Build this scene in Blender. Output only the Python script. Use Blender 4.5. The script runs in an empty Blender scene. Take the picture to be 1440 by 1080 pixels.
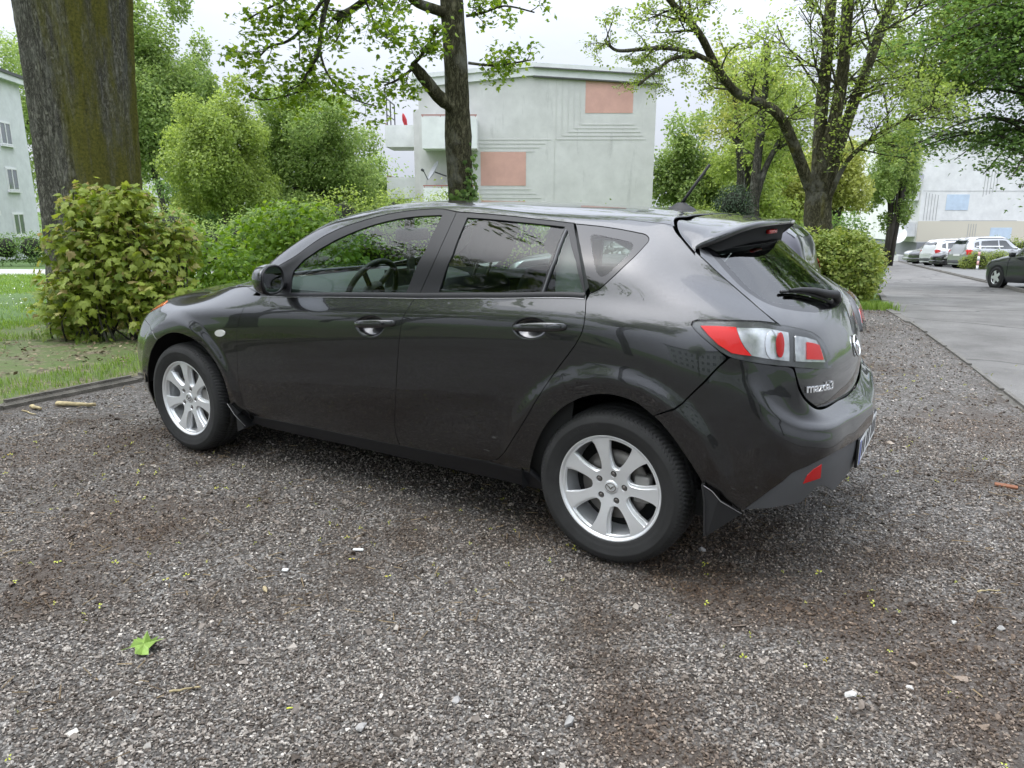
import bpy, bmesh, math, random
import numpy as np
from mathutils import Vector, Matrix, Euler
from mathutils.geometry import delaunay_2d_cdt
R_ = math.radians
scene = bpy.context.scene
COL = scene.collection
# ------------------------------------------------------------------ camera, sky, sun, exposure
cam_d = bpy.data.cameras.new('camera'); cam = bpy.data.objects.new('camera', cam_d); COL.objects.link(cam)
cam.location = (1.111, -3.348, 1.39)
cam.rotation_euler = (R_(90 - 13.58), 0, R_(31.9))
cam_d.sensor_width = 36; cam_d.lens = 26.0; cam_d.clip_start = .05; cam_d.clip_end = 2000
scene.camera = cam
SUN_DIR = Vector((-.30, -.22, .93)).normalized(); SUN_EL, SUN_AZ = math.asin(SUN_DIR.z), math.atan2(SUN_DIR.x, SUN_DIR.y)
world = bpy.data.worlds.new('World'); scene.world = world; world.use_nodes = True
wn = world.node_tree; wn.nodes.clear()
def wnode(t, **k):
    n = wn.nodes.new(t)
    for a, b in k.items(): setattr(n, a, b)
    return n
w_out = wnode('ShaderNodeOutputWorld'); w_bg = wnode('ShaderNodeBackground'); w_bg.inputs['Strength'].default_value = .090
w_sky = wnode('ShaderNodeTexSky', sky_type='NISHITA', sun_disc=False, sun_elevation=SUN_EL, sun_rotation=SUN_AZ, dust_density=4.0, air_density=1.0, ozone_density=1.0)
w_hsv = wnode('ShaderNodeHueSaturation'); w_hsv.inputs['Saturation'].default_value = .30
w_tc = wnode('ShaderNodeTexCoord'); w_map = wnode('ShaderNodeMapping'); w_map.inputs['Scale'].default_value = (1.5, 1.5, 4)
w_no = wnode('ShaderNodeTexNoise'); w_no.inputs['Scale'].default_value = 2.2; w_no.inputs['Detail'].default_value = 6; w_no.inputs['Roughness'].default_value = .55
w_cr = wnode('ShaderNodeValToRGB'); w_cr.color_ramp.elements[0].position = .3; w_cr.color_ramp.elements[0].color = (3.45, 3.75, 4.35, 1); w_cr.color_ramp.elements[1].position = .72; w_cr.color_ramp.elements[1].color = (4.15, 4.42, 4.95, 1)
w_mix = wnode('ShaderNodeMix', data_type='RGBA'); w_mix.inputs[0].default_value = .82     # cloud deck over the sky
L = wn.links.new
L(w_sky.outputs['Color'], w_hsv.inputs['Color']); L(w_hsv.outputs['Color'], w_mix.inputs[6])
L(w_tc.outputs['Generated'], w_map.inputs['Vector']); L(w_map.outputs['Vector'], w_no.inputs['Vector']); L(w_no.outputs['Fac'], w_cr.inputs['Fac']); L(w_cr.outputs['Color'], w_mix.inputs[7])
w_sep = wnode('ShaderNodeSeparateXYZ'); w_mr = wnode('ShaderNodeMapRange'); w_mr.inputs['From Min'].default_value = 0; w_mr.inputs['From Max'].default_value = 1; w_mr.inputs['To Min'].default_value = 1.0; w_mr.inputs['To Max'].default_value = 5.2   # overcast: the zenith is brighter than the horizon
w_mul = wnode('ShaderNodeVectorMath', operation='SCALE')
L(w_tc.outputs['Generated'], w_sep.inputs[0]); w_pw = wnode('ShaderNodeMath', operation='POWER', use_clamp=True); w_pw.inputs[1].default_value = 1.5; L(w_sep.outputs['Z'], w_pw.inputs[0]); L(w_pw.outputs[0], w_mr.inputs['Value']); L(w_mix.outputs[2], w_mul.inputs[0]); L(w_mr.outputs[0], w_mul.inputs['Scale'])
L(w_mul.outputs[0], w_bg.inputs['Color']); L(w_bg.outputs['Background'], w_out.inputs['Surface'])
sun_d = bpy.data.lights.new('sun', 'SUN'); sun_d.energy = .6; sun_d.angle = R_(60); sun_d.color = (1, .975, .94)
sun = bpy.data.objects.new('sun', sun_d); COL.objects.link(sun)
sun.rotation_euler = SUN_DIR.to_track_quat('Z', 'Y').to_euler()
vs = scene.view_settings; vs.view_transform = 'Standard'; vs.look = 'None'; vs.exposure = 1.10; vs.gamma = 1.0; vs.use_curve_mapping = False
try:
    scene.render.engine = 'CYCLES'
    cy = scene.cycles; cy.use_denoising = True; cy.max_bounces = 8; cy.transparent_max_bounces = 16; cy.diffuse_bounces = 3; cy.glossy_bounces = 4; cy.transmission_bounces = 4; cy.use_adaptive_sampling = True; cy.adaptive_threshold = .015
    cy.caustics_reflective = False; cy.caustics_refractive = False; cy.sample_clamp_indirect = 6
except Exception: pass

# ------------------------------------------------------------------ helpers
rng = np.random.default_rng(11)
def tag(o, label=None, cat=None, group=None, kind=None):
    if label: o['label'] = label
    if cat: o['category'] = cat
    if group: o['group'] = group
    if kind: o['kind'] = kind
    return o
def link(o, parent=None):
    COL.objects.link(o)
    if parent is not None:
        o.parent = parent
        m = parent; M = Matrix.Identity(4)
        while m is not None: M = m.matrix_basis.copy() if m.parent is None else (m.parent.matrix_basis @ m.matrix_parent_inverse @ m.matrix_basis); break
        o.matrix_parent_inverse = Matrix.Identity(4)
    return o
WB = {}                                                      # world position of every empty / thing root
def empty(name, loc, parent=None):
    o = bpy.data.objects.new(name, None); o.empty_display_size = .2; COL.objects.link(o)
    o.location = loc
    return o
def mk(name, verts, faces, mat=None, parent=None, smooth=True, normals=None, mats=None, fmat=None):
    """one mesh object; verts in world metres (made local to the root of its thing)"""
    v = np.asarray(verts, float).reshape(-1, 3)
    root = parent
    while root is not None and root.parent is not None: root = root.parent
    if root is not None: v = v - np.array(root.location)
    me = bpy.data.meshes.new(name)
    if isinstance(faces, np.ndarray):
        nf, k = faces.shape
        me.vertices.add(len(v)); me.vertices.foreach_set('co', v.ravel().astype(np.float32))
        me.loops.add(nf * k); me.loops.foreach_set('vertex_index', faces.ravel().astype(np.int32))
        me.polygons.add(nf); me.polygons.foreach_set('loop_start', np.arange(0, nf * k, k, dtype=np.int32))
        try: me.polygons.foreach_set('loop_total', np.full(nf, k, dtype=np.int32))
        except Exception: pass
        me.update(calc_edges=True)
    else:
        me.from_pydata(v.tolist(), [], [tuple(f) for f in faces])
    for m in (mats or ([mat] if mat else [])): me.materials.append(m)
    if fmat is not None: me.polygons.foreach_set('material_index', np.asarray(fmat, np.int32))
    me.polygons.foreach_set('use_smooth', np.full(len(me.polygons), bool(smooth)))
    me.update()
    if normals is not None: me.normals_split_custom_set_from_vertices(np.asarray(normals, float).tolist())
    o = bpy.data.objects.new(name, me); COL.objects.link(o)
    if parent is not None: o.parent = parent                  # children of an unrotated root share its frame
    return o
class MB:
    """collects boxes, tubes, lathes into one mesh"""
    def __init__(s): s.v = []; s.f = []; s.m = []
    def add(s, v, f, m=0):
        b = len(s.v); s.v += [tuple(p) for p in v]; s.f += [tuple(i + b for i in q) for q in f]; s.m += [m] * len(f); return s
    def box(s, lo, hi, M=None, bev=0, m=0):
        lo = np.array(lo, float); hi = np.array(hi, float)
        if bev > 0:
            bm = bmesh.new(); bmesh.ops.create_cube(bm, size=1)
            for q in bm.verts: q.co = Vector(((lo + hi) / 2 + np.array(q.co) * (hi - lo)))
            bmesh.ops.bevel(bm, geom=bm.edges[:], offset=bev, segments=2, affect='EDGES', profile=.5)
            bm.verts.index_update(); v = [np.array(q.co) for q in bm.verts]; f = [[q.index for q in p.verts] for p in bm.faces]; bm.free()
        else:
            v = [np.array((x, y, z)) for z in (lo[2], hi[2]) for y in (lo[1], hi[1]) for x in (lo[0], hi[0])]
            f = [(0, 2, 3, 1), (4, 5, 7, 6), (0, 1, 5, 4), (2, 6, 7, 3), (0, 4, 6, 2), (1, 3, 7, 5)]
        if M is not None: v = [np.array(M @ Vector(p)) for p in v]
        return s.add(v, f, m)
    def tube(s, pts, rad, n=8, cap=True, m=0):
        v, f = tube_arrays(pts, rad, n); 
        if cap: f = f + [tuple(range(n - 1, -1, -1)), tuple(range(len(v) - n, len(v)))]
        return s.add(v, f, m)
    def lathe(s, prof, M=None, n=32, m=0, close=False):
        """prof: (radius, height along local z)"""
        v = []; f = []; k = len(prof)
        for i in range(n):
            a = 2 * math.pi * i / n
            for r, h in prof: v.append((r * math.cos(a), r * math.sin(a), h))
        for i in range(n):
            j = (i + 1) % n
            for q in range(k - 1): f.append((i * k + q, j * k + q, j * k + q + 1, i * k + q + 1))
        if M is not None: v = [tuple(M @ Vector(p)) for p in v]
        return s.add(v, f, m)
    def build(s, name, mat, parent=None, smooth=False):
        mats = mat if isinstance(mat, (list, tuple)) else [mat]
        return mk(name, s.v, s.f, None, parent, smooth, mats=mats, fmat=s.m)
def tube_arrays(pts, rad, n=8):
    pts = np.asarray(pts, float); k = len(pts)
    rad = np.full(k, rad, float) if np.isscalar(rad) else np.asarray(rad, float)
    t = np.gradient(pts, axis=0); t /= np.linalg.norm(t, axis=1)[:, None] + 1e-9
    up = np.array((0, 0, 1.0)) if abs(t[0, 2]) < .9 else np.array((1.0, 0, 0))
    a = np.cross(t[0], up); a /= np.linalg.norm(a)
    ang = np.arange(n) * 2 * math.pi / n; v = []
    for i in range(k):
        a = a - t[i] * a.dot(t[i]); a /= np.linalg.norm(a) + 1e-9; b = np.cross(t[i], a)
        v += [pts[i] + rad[i] * (math.cos(q) * a + math.sin(q) * b) for q in ang]
    f = [(i * n + j, i * n + (j + 1) % n, (i + 1) * n + (j + 1) % n, (i + 1) * n + j) for i in range(k - 1) for j in range(n)]
    return v, f
# materials -----------------------------------------------------------------------
def mat(name, col, rough=.5, metal=0, coat=0, spec=.5, var=0, vscale=6, bump=0, bscale=40, trans=0, emit=None, detail=4):
    m = bpy.data.materials.new(name); m.use_nodes = True; nt = m.node_tree; b = nt.nodes['Principled BSDF']
    b.inputs['Base Color'].default_value = (*col, 1); b.inputs['Roughness'].default_value = rough; b.inputs['Metallic'].default_value = metal
    b.inputs['Coat Weight'].default_value = coat; b.inputs['Coat Roughness'].default_value = .03; b.inputs['Specular IOR Level'].default_value = spec
    tc = nt.nodes.new('ShaderNodeTexCoord')
    if var:
        no = nt.nodes.new('ShaderNodeTexNoise'); no.inputs['Scale'].default_value = vscale; no.inputs['Detail'].default_value = detail; no.inputs['Roughness'].default_value = .6
        cr = nt.nodes.new('ShaderNodeValToRGB'); cr.color_ramp.elements[0].position = .3; cr.color_ramp.elements[1].position = .7
        cr.color_ramp.elements[0].color = (*[c * (1 - var) for c in col], 1); cr.color_ramp.elements[1].color = (*[min(1, c * (1 + var)) for c in col], 1)
        nt.links.new(tc.outputs['Object'], no.inputs['Vector']); nt.links.new(no.outputs['Fac'], cr.inputs['Fac']); nt.links.new(cr.outputs['Color'], b.inputs['Base Color'])
    if bump:
        no = nt.nodes.new('ShaderNodeTexNoise'); no.inputs['Scale'].default_value = bscale; no.inputs['Detail'].default_value = 5
        bu = nt.nodes.new('ShaderNodeBump'); bu.inputs['Strength'].default_value = bump; bu.inputs['Distance'].default_value = .02
        nt.links.new(tc.outputs['Object'], no.inputs['Vector']); nt.links.new(no.outputs['Fac'], bu.inputs['Height']); nt.links.new(bu.outputs['Normal'], b.inputs['Normal'])
    return m
def glass_mat(name, tint, ior=1.5, rough=.0):
    m = bpy.data.materials.new(name); m.use_nodes = True; nt = m.node_tree; nt.nodes.clear()
    o = nt.nodes.new('ShaderNodeOutputMaterial'); mx = nt.nodes.new('ShaderNodeMixShader'); t = nt.nodes.new('ShaderNodeBsdfTransparent'); g = nt.nodes.new('ShaderNodeBsdfGlossy'); f = nt.nodes.new('ShaderNodeFresnel')
    t.inputs['Color'].default_value = (*tint, 1); g.inputs['Roughness'].default_value = rough; f.inputs['IOR'].default_value = ior
    ge = nt.nodes.new('ShaderNodeNewGeometry'); im = nt.nodes.new('ShaderNodeMix'); im.data_type = 'FLOAT'; im.inputs[2].default_value = ior; im.inputs[3].default_value = 1 / ior   # thin pane: the same reflectance from both sides
    nt.links.new(ge.outputs['Backfacing'], im.inputs[0]); nt.links.new(im.outputs[0], f.inputs['IOR'])
    nt.links.new(f.outputs['Fac'], mx.inputs['Fac']); nt.links.new(t.outputs[0], mx.inputs[1]); nt.links.new(g.outputs[0], mx.inputs[2]); nt.links.new(mx.outputs[0], o.inputs['Surface'])
    return m
# the site frame: lat = metres to the right, dep = metres away, seen from where the photographer stood; the car's axis is turned 31.9 degrees to it
FX, FY = cam.location[0], cam.location[1]; CA, SA = math.cos(R_(31.9)), math.sin(R_(31.9))
def site(lat, dep): return np.stack([FX + CA * np.asarray(lat, float) - SA * np.asarray(dep, float), FY + SA * np.asarray(lat, float) + CA * np.asarray(dep, float)], -1)
def to_site(x, y):
    dx = np.asarray(x, float) - FX; dy = np.asarray(y, float) - FY
    return CA * dx + SA * dy, -SA * dx + CA * dy
def terrain(x, y):
    """level around the parked car, then falling away from it, faster on the road side"""
    lat, dep = to_site(x, y)
    soft = lambda c, w: w * np.log1p(np.exp(np.clip((dep - c) / w, -30, 60)))
    t = np.clip((lat - 2) / 8, 0, 1); t = t * t * (3 - 2 * t)
    return -(.05 + .035 * t) * soft(9.5, 1.5) + .035 * t * soft(22, 3.)
def sp(lat, dep, dz=0):
    p = site(lat, dep); return Vector((p[0], p[1], float(terrain(p[0], p[1])) + dz))

# ================================================================== ground, road, kerbs
def nodes(name):
    m = bpy.data.materials.new(name); m.use_nodes = True; nt = m.node_tree
    return m, nt, nt.nodes['Principled BSDF'], (lambda t, **k: _nn(nt, t, k)), nt.links.new
def _nn(nt, t, k):
    n = nt.nodes.new(t)
    for a, b in k.items():
        if a in n.inputs: n.inputs[a].default_value = b
        else: setattr(n, a, b)
    return n
def ramp(n, stops):
    e = n.color_ramp.elements
    while len(e) < len(stops): e.new(.5)
    for x, (p, c) in zip(e, stops): x.position = p; x.color = (*c, 1) if len(c) == 3 else c
    return n
def dirt_factor(N, K, vec, noise_out):
    """1 inside the brown patches of trodden-in debris, ragged at their edges"""
    last = None
    for la, de, rr in ((1.45, 1.95, .50), (.85, 2.42, .26), (1.2, 2.25, .25), (-1.75, 3.05, .55), (-2.7, 4.1, .6), (.35, 1.75, .22), (3.1, 4.6, .5)):
        W = site(la, de); d = N('ShaderNodeVectorMath', operation='DISTANCE'); d.inputs[1].default_value = (W[0], W[1], 0); K(vec, d.inputs[0])
        m = N('ShaderNodeMapRange'); m.inputs['From Min'].default_value = rr * 1.25; m.inputs['From Max'].default_value = rr * .3; K(d.outputs['Value'], m.inputs['Value'])
        if last is None: last = m.outputs[0]
        else: mx = N('ShaderNodeMath', operation='MAXIMUM'); K(last, mx.inputs[0]); K(m.outputs[0], mx.inputs[1]); last = mx.outputs[0]
    ml = N('ShaderNodeMath', operation='MULTIPLY_ADD'); ml.inputs[1].default_value = 1.9; ml.inputs[2].default_value = -.95; K(noise_out, ml.inputs[0]); ad = N('ShaderNodeMath', operation='ADD', use_clamp=True); K(last, ad.inputs[0]); K(ml.outputs[0], ad.inputs[1])
    sc_ = N('ShaderNodeMath', operation='MULTIPLY'); sc_.inputs[1].default_value = .55; K(ad.outputs[0], sc_.inputs[0]); mu = N('ShaderNodeMath', operation='MULTIPLY', use_clamp=True); K(sc_.outputs[0], mu.inputs[0]); st = N('ShaderNodeMath', operation='GREATER_THAN'); st.inputs[1].default_value = .001; K(last, st.inputs[0]); K(st.outputs[0], mu.inputs[1]); return mu.outputs[0]
def gravel_mat():
    m, nt, b, N, K = nodes('wet_gravel'); tc = N('ShaderNodeTexCoord')
    v1 = N('ShaderNodeTexVoronoi', Scale=95.0, Randomness=1.0); v2 = N('ShaderNodeTexVoronoi', Scale=170.0); big = N('ShaderNodeTexNoise', Scale=.75, Detail=5.0, Roughness=.62); mid = N('ShaderNodeTexNoise', Scale=3.0, Detail=8.0, Roughness=.7)
    for t in (v1, v2, big, mid): K(tc.outputs['Object'], t.inputs['Vector'])
    c1 = ramp(N('ShaderNodeValToRGB'), [(0, (.022, .018, .015)), (.4, (.055, .048, .042)), (.75, (.13, .12, .11)), (1, (.42, .40, .375))])
    c2 = ramp(N('ShaderNodeValToRGB'), [(0, (.018, .015, .012)), (.6, (.055, .047, .040)), (1, (.26, .24, .22))])
    s1 = N('ShaderNodeSeparateColor'); s2 = N('ShaderNodeSeparateColor'); K(v1.outputs['Color'], s1.inputs[0]); K(v2.outputs['Color'], s2.inputs[0]); K(s1.outputs[0], c1.inputs[0]); K(s2.outputs[0], c2.inputs[0])
    mx = N('ShaderNodeMix', data_type='RGBA'); K(mid.outputs['Fac'], mx.inputs[0]); K(c1.outputs[0], mx.inputs[6]); K(c2.outputs[0], mx.inputs[7])
    rd = ramp(N('ShaderNodeValToRGB'), [(.46, (0, 0, 0)), (.66, (1, 1, 1))]); ad = N('ShaderNodeMath', operation='ADD'); sc = N('ShaderNodeMath', operation='MULTIPLY'); sc.inputs[1].default_value = .35
    K(mid.outputs['Fac'], sc.inputs[0]); K(big.outputs['Fac'], ad.inputs[0]); K(sc.outputs[0], ad.inputs[1]); sb = N('ShaderNodeMath', operation='SUBTRACT'); sb.inputs[1].default_value = .175; K(ad.outputs[0], sb.inputs[0]); K(sb.outputs[0], rd.inputs[0])
    dirt = N('ShaderNodeMix', data_type='RGBA'); dirt.inputs[7].default_value = (.050, .036, .025, 1); ml = N('ShaderNodeMath', operation='MULTIPLY'); ml.inputs[1].default_value = .8; K(rd.outputs[0], ml.inputs[0]); K(ml.outputs[0], dirt.inputs[0]); K(mx.outputs[2], dirt.inputs[6])
    d2 = N('ShaderNodeMix', data_type='RGBA'); d2.inputs[7].default_value = (.052, .034, .022, 1); K(dirt_factor(N, K, tc.outputs['Object'], mid.outputs['Fac']), d2.inputs[0]); K(dirt.outputs[2], d2.inputs[6]); K(d2.outputs[2], b.inputs['Base Color']); b.inputs['Roughness'].default_value = .75
    bu = N('ShaderNodeBump', Strength=.9, Distance=.008); h = N('ShaderNodeMath', operation='MULTIPLY'); h.inputs[1].default_value = -1.0; K(v1.outputs['Distance'], h.inputs[0]); K(h.outputs[0], bu.inputs['Height'])
    bu2 = N('ShaderNodeBump', Strength=.5, Distance=.004); K(v2.outputs['Distance'], bu2.inputs['Height']); K(bu.outputs[0], bu2.inputs['Normal']); K(bu2.outputs[0], b.inputs['Normal'])
    return m
def asphalt_mat():
    m, nt, b, N, K = nodes('worn_asphalt'); tc = N('ShaderNodeTexCoord'); f = N('ShaderNodeTexNoise', Scale=260.0, Detail=2.0); g = N('ShaderNodeTexNoise', Scale=.35, Detail=5.0); st = N('ShaderNodeTexNoise', Scale=1.2, Detail=7.0, Roughness=.7)
    for t in (f, g, st): K(tc.outputs['Object'], t.inputs['Vector'])
    c = ramp(N('ShaderNodeValToRGB'), [(.3, (.085, .083, .080)), (.75, (.22, .215, .208))]); K(f.outputs['Fac'], c.inputs[0])
    d = ramp(N('ShaderNodeValToRGB'), [(.35, (.62, .60, .58)), (.7, (1.22, 1.21, 1.19))]); K(st.outputs['Fac'], d.inputs[0])
    mu = N('ShaderNodeMix', data_type='RGBA', blend_type='MULTIPLY'); mu.inputs[0].default_value = 1; K(c.outputs[0], mu.inputs[6]); K(d.outputs[0], mu.inputs[7]); K(mu.outputs[2], b.inputs['Base Color'])
    ck = N('ShaderNodeTexVoronoi', Scale=.55, feature='DISTANCE_TO_EDGE'); wq = N('ShaderNodeTexNoise', Scale=1.5, Detail=6.0); wm = N('ShaderNodeMix', data_type='RGBA'); wm.inputs[0].default_value = .35; K(tc.outputs['Object'], wq.inputs['Vector']); K(tc.outputs['Object'], wm.inputs[6]); K(wq.outputs['Color'], wm.inputs[7]); K(wm.outputs[2], ck.inputs['Vector'])
    cr = ramp(N('ShaderNodeValToRGB'), [(0, (.35, .34, .32)), (.016, (1, 1, 1))]); K(ck.outputs['Distance'], cr.inputs[0]); pt = N('ShaderNodeTexVoronoi', Scale=.28, distance='CHEBYCHEV'); ps = N('ShaderNodeSeparateColor'); K(tc.outputs['Object'], pt.inputs['Vector']); K(pt.outputs['Color'], ps.inputs[0]); pr = ramp(N('ShaderNodeValToRGB'), [(.3, (.82, .82, .82)), (.7, (1.15, 1.14, 1.12))]); K(ps.outputs[0], pr.inputs[0])
    m2 = N('ShaderNodeMix', data_type='RGBA', blend_type='MULTIPLY'); m2.inputs[0].default_value = 1; K(mu.outputs[2], m2.inputs[6]); K(cr.outputs[0], m2.inputs[7]); m3 = N('ShaderNodeMix', data_type='RGBA', blend_type='MULTIPLY'); m3.inputs[0].default_value = .3; K(m2.outputs[2], m3.inputs[6]); K(pr.outputs[0], m3.inputs[7]); K(m3.outputs[2], b.inputs['Base Color'])
    b.inputs['Roughness'].default_value = .72; bu = N('ShaderNodeBump', Strength=.4, Distance=.004); K(f.outputs['Fac'], bu.inputs['Height']); K(bu.outputs[0], b.inputs['Normal']); return m
def lawn_mat():
    m, nt, b, N, K = nodes('lawn_soil'); tc = N('ShaderNodeTexCoord'); f = N('ShaderNodeTexNoise', Scale=30.0, Detail=6.0, Roughness=.7); g = N('ShaderNodeTexNoise', Scale=.5, Detail=5.0)
    for t in (f, g): K(tc.outputs['Object'], t.inputs['Vector'])
    c = ramp(N('ShaderNodeValToRGB'), [(.3, (.035, .07, .014)), (.55, (.075, .14, .028)), (.8, (.12, .20, .045))]); K(f.outputs['Fac'], c.inputs[0])
    d = ramp(N('ShaderNodeValToRGB'), [(.3, (.75, .75, .7)), (.7, (1.1, 1.1, 1.0))]); K(g.outputs['Fac'], d.inputs[0])
    mu = N('ShaderNodeMix', data_type='RGBA', blend_type='MULTIPLY'); mu.inputs[0].default_value = 1; K(c.outputs[0], mu.inputs[6]); K(d.outputs[0], mu.inputs[7]); K(mu.outputs[2], b.inputs['Base Color']); b.inputs['Roughness'].default_value = .9
    bu = N('ShaderNodeBump', Strength=.6, Distance=.03); K(f.outputs['Fac'], bu.inputs['Height']); K(bu.outputs[0], b.inputs['Normal']); return m
def litter_mat():
    m, nt, b, N, K = nodes('leaf_litter_soil'); tc = N('ShaderNodeTexCoord'); f = N('ShaderNodeTexVoronoi', Scale=38.0); g = N('ShaderNodeTexNoise', Scale=4.0, Detail=7.0, Roughness=.7)
    for t in (f, g): K(tc.outputs['Object'], t.inputs['Vector'])
    s = N('ShaderNodeSeparateColor'); K(f.outputs['Color'], s.inputs[0])
    c = ramp(N('ShaderNodeValToRGB'), [(0, (.06, .046, .03)), (.5, (.13, .10, .065)), (1, (.26, .21, .14))]); K(s.outputs[0], c.inputs[0])
    mx = N('ShaderNodeMix', data_type='RGBA'); mx.inputs[7].default_value = (.085, .12, .03, 1); r = ramp(N('ShaderNodeValToRGB'), [(.36, (0, 0, 0)), (.54, (1, 1, 1))]); K(g.outputs['Fac'], r.inputs[0]); K(r.outputs[0], mx.inputs[0]); K(c.outputs[0], mx.inputs[6]); K(mx.outputs[2], b.inputs['Base Color'])
    b.inputs['Roughness'].default_value = .85; bu = N('ShaderNodeBump', Strength=.8, Distance=.015); K(s.outputs[0], bu.inputs['Height']); K(bu.outputs[0], b.inputs['Normal']); return m
M_GRAVEL, M_ASPH, M_LAWN, M_LIT = gravel_mat(), asphalt_mat(), lawn_mat(), litter_mat()
def bumps(x, y, amp, seed):
    r = np.random.default_rng(seed); z = 0
    for k in range(14): a = r.uniform(0, 6.28); f = r.uniform(1.2, 6); z = z + amp / f * .9 * np.sin(f * (x * math.cos(a) + y * math.sin(a)) + r.uniform(0, 6.28))
    return z
def lot_z(x, y): return terrain(x, y) + bumps(np.asarray(x), np.asarray(y), .008, 3)
def sheet(name, poly_site, m, dz, step, bump=0.0, seed=0):
    """ground sheet: polygon in the site frame, draped on the terrain"""
    P = [Vector(p) for p in poly_site]; loop = []
    for i in range(len(P)):
        a, b = P[i], P[(i + 1) % len(P)]; k = max(1, int((b - a).length / step)); loop += [tuple(a + (b - a) * t / k) for t in range(k)]
    lo = np.min(loop, 0); hi = np.max(loop, 0); gx, gy = np.meshgrid(np.arange(lo[0] + step / 2, hi[0], step), np.arange(lo[1] + step / 2, hi[1], step)); q = np.stack([gx.ravel(), gy.ravel()], 1)
    lp = np.array(loop); q = q[inside_(lp, q)]
    V = [Vector(v) for v in loop] + [Vector(v) for v in q]; n = len(loop)
    vo, _, fo, *_r = delaunay_2d_cdt(V, [(i, (i + 1) % n) for i in range(n)], [], 0, 1e-6)
    vo = np.array([tuple(v) for v in vo]); fo = np.array([f for f in fo if len(f) == 3]); fo = fo[inside_(lp, vo[fo].mean(1))]
    W = site(vo[:, 0], vo[:, 1]); z = terrain(W[:, 0], W[:, 1]) + dz
    if bump: z = z + bumps(W[:, 0], W[:, 1], bump, seed)
    V3 = np.column_stack([W, z]); a, b, c = V3[fo[:, 0]], V3[fo[:, 1]], V3[fo[:, 2]]; fl = np.cross(b - a, c - a)[:, 2] < 0; fo[fl] = fo[fl][:, ::-1]
    return tag(mk(name, V3, fo, m, None, True), kind='structure')
def inside_(poly, q):
    x, y = q[:, 0], q[:, 1]; r = np.zeros(len(q), bool); n = len(poly)
    for i in range(n):
        x0, y0 = poly[i]; x1, y1 = poly[(i + 1) % n]
        if y0 == y1: continue
        r ^= ((y0 > y) != (y1 > y)) & (x < (x1 - x0) * (y - y0) / (y1 - y0) + x0)
    return r
# base ground out to the horizon
g = np.concatenate([np.linspace(-700, -60, 14), np.linspace(-50, 50, 41), np.linspace(60, 700, 14)]); gx, gy = np.meshgrid(g, g); W = site(gx.ravel(), gy.ravel())
z = terrain(W[:, 0], W[:, 1]) - .06; n = len(g); i = np.arange((n - 1) * n).reshape(n - 1, n)[:, :-1].ravel()
tag(mk('ground', np.column_stack([W, z]), np.stack([i, i + 1, i + n + 1, i + n], 1), M_LAWN, None, True), kind='structure')
def KX(x, y): a, b = to_site(x, y); return (float(a), float(b))
XK = -4.55                                                    # the kerb in front of the car
lot = [KX(XK + .02, -14), KX(6, -14), KX(4.2, -4), KX(1.62, 2.4), KX(.02, 9.06), KX(-.45, 11.2), KX(XK + .02, 11.2)]
sheet('gravel_lot', lot, M_GRAVEL, .0, .22, .008, 3)
sheet('lawn_verge', [KX(XK - .08, -14), KX(XK - .08, 12), KX(-8.6, 12), KX(-8.6, -14)], M_LIT, .045, .35, .03, 5)
sheet('lawn', [KX(-8.58, -30), KX(-8.58, 12), (-9, 21.2), (-24, 21.2), (-60, 12), (-60, -20)], M_LAWN, .04, 1.2, .04, 6)
sheet('footpath', [(-9, 21.2), (-9, 24.5), (-14, 26.5), (-40, 30), (-60, 31), (-60, 14), (-24, 21.2)], mat('path_paving', (.34, .33, .33), .85, var=.12, vscale=3), .02, 1.5)
sheet('road', [KX(6.03, -14), KX(4.23, -4), KX(1.65, 2.4), KX(.05, 9.06), (5.75, 11.2), (9.0, 18), (12.2, 24.6), (18.5, 37.3), (24.8, 50), (31, 61), (36, 72), (40, 70), (35, 61), (30, 58), (24.7, 45.4), (20.5, 35.2), (16, 24.6), (12.8, 18.5), (11.6, 14.5), (12.5, 6), (16, -6), (17, -14)], M_ASPH, .004, .8)
sheet('lay_by', [(11.62, 14.5), (12.82, 18.5), (16.02, 24.6), (20.52, 35.2), (24.72, 45.4), (30.02, 58), (35.02, 61), (60, 62), (55, 40), (40, 22), (26, 6), (12.6, 6)], mat('lay_by_asphalt', (.13, .13, .125), .8, var=.2, vscale=2), .010, 1.5)
# kerbs
def kerb_line(name, pts_site, w, h, m, seg, gap=.012, label=None):
    pts = resample_(np.array(pts_site, float), seg)
    root = None; k = 0; par = None
    for a, b in zip(pts[:-1], pts[1:]):
        d = b - a; l = np.linalg.norm(d); d = d / l; nn = np.array((-d[1], d[0])); q = [a + d * gap / 2 - nn * w / 2, b - d * gap / 2 - nn * w / 2, b - d * gap / 2 + nn * w / 2, a + d * gap / 2 + nn * w / 2]
        r = random.Random(k * 7 + 1); dz = r.uniform(-.006, .006); bm = bmesh.new(); vs_ = []
        for (la, de) in q:
            W = site(la, de); vs_.append((W[0], W[1], float(terrain(W[0], W[1]))))
        V = [bm.verts.new((x, y, z - .1)) for x, y, z in vs_] + [bm.verts.new((x, y, z + h + dz)) for x, y, z in vs_]
        for f in ((0, 1, 5, 4), (1, 2, 6, 5), (2, 3, 7, 6), (3, 0, 4, 7), (4, 5, 6, 7)): bm.faces.new([V[i] for i in f])
        bmesh.ops.bevel(bm, geom=[e for e in bm.edges if e.verts[0].co.z > vs_[0][2] and e.verts[1].co.z > vs_[0][2]], offset=min(.034, w * .42), segments=3, affect='EDGES')
        bm.verts.index_update(); v = [tuple(p.co) for p in bm.verts]; f = [[p.index for p in q_.verts] for q_ in bm.faces]; bm.free()
        if par is None: par = empty(name, v[0]); tag(par, kind='structure')
        mk('kerb_stone', v, f, m, par, False); k += 1
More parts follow.
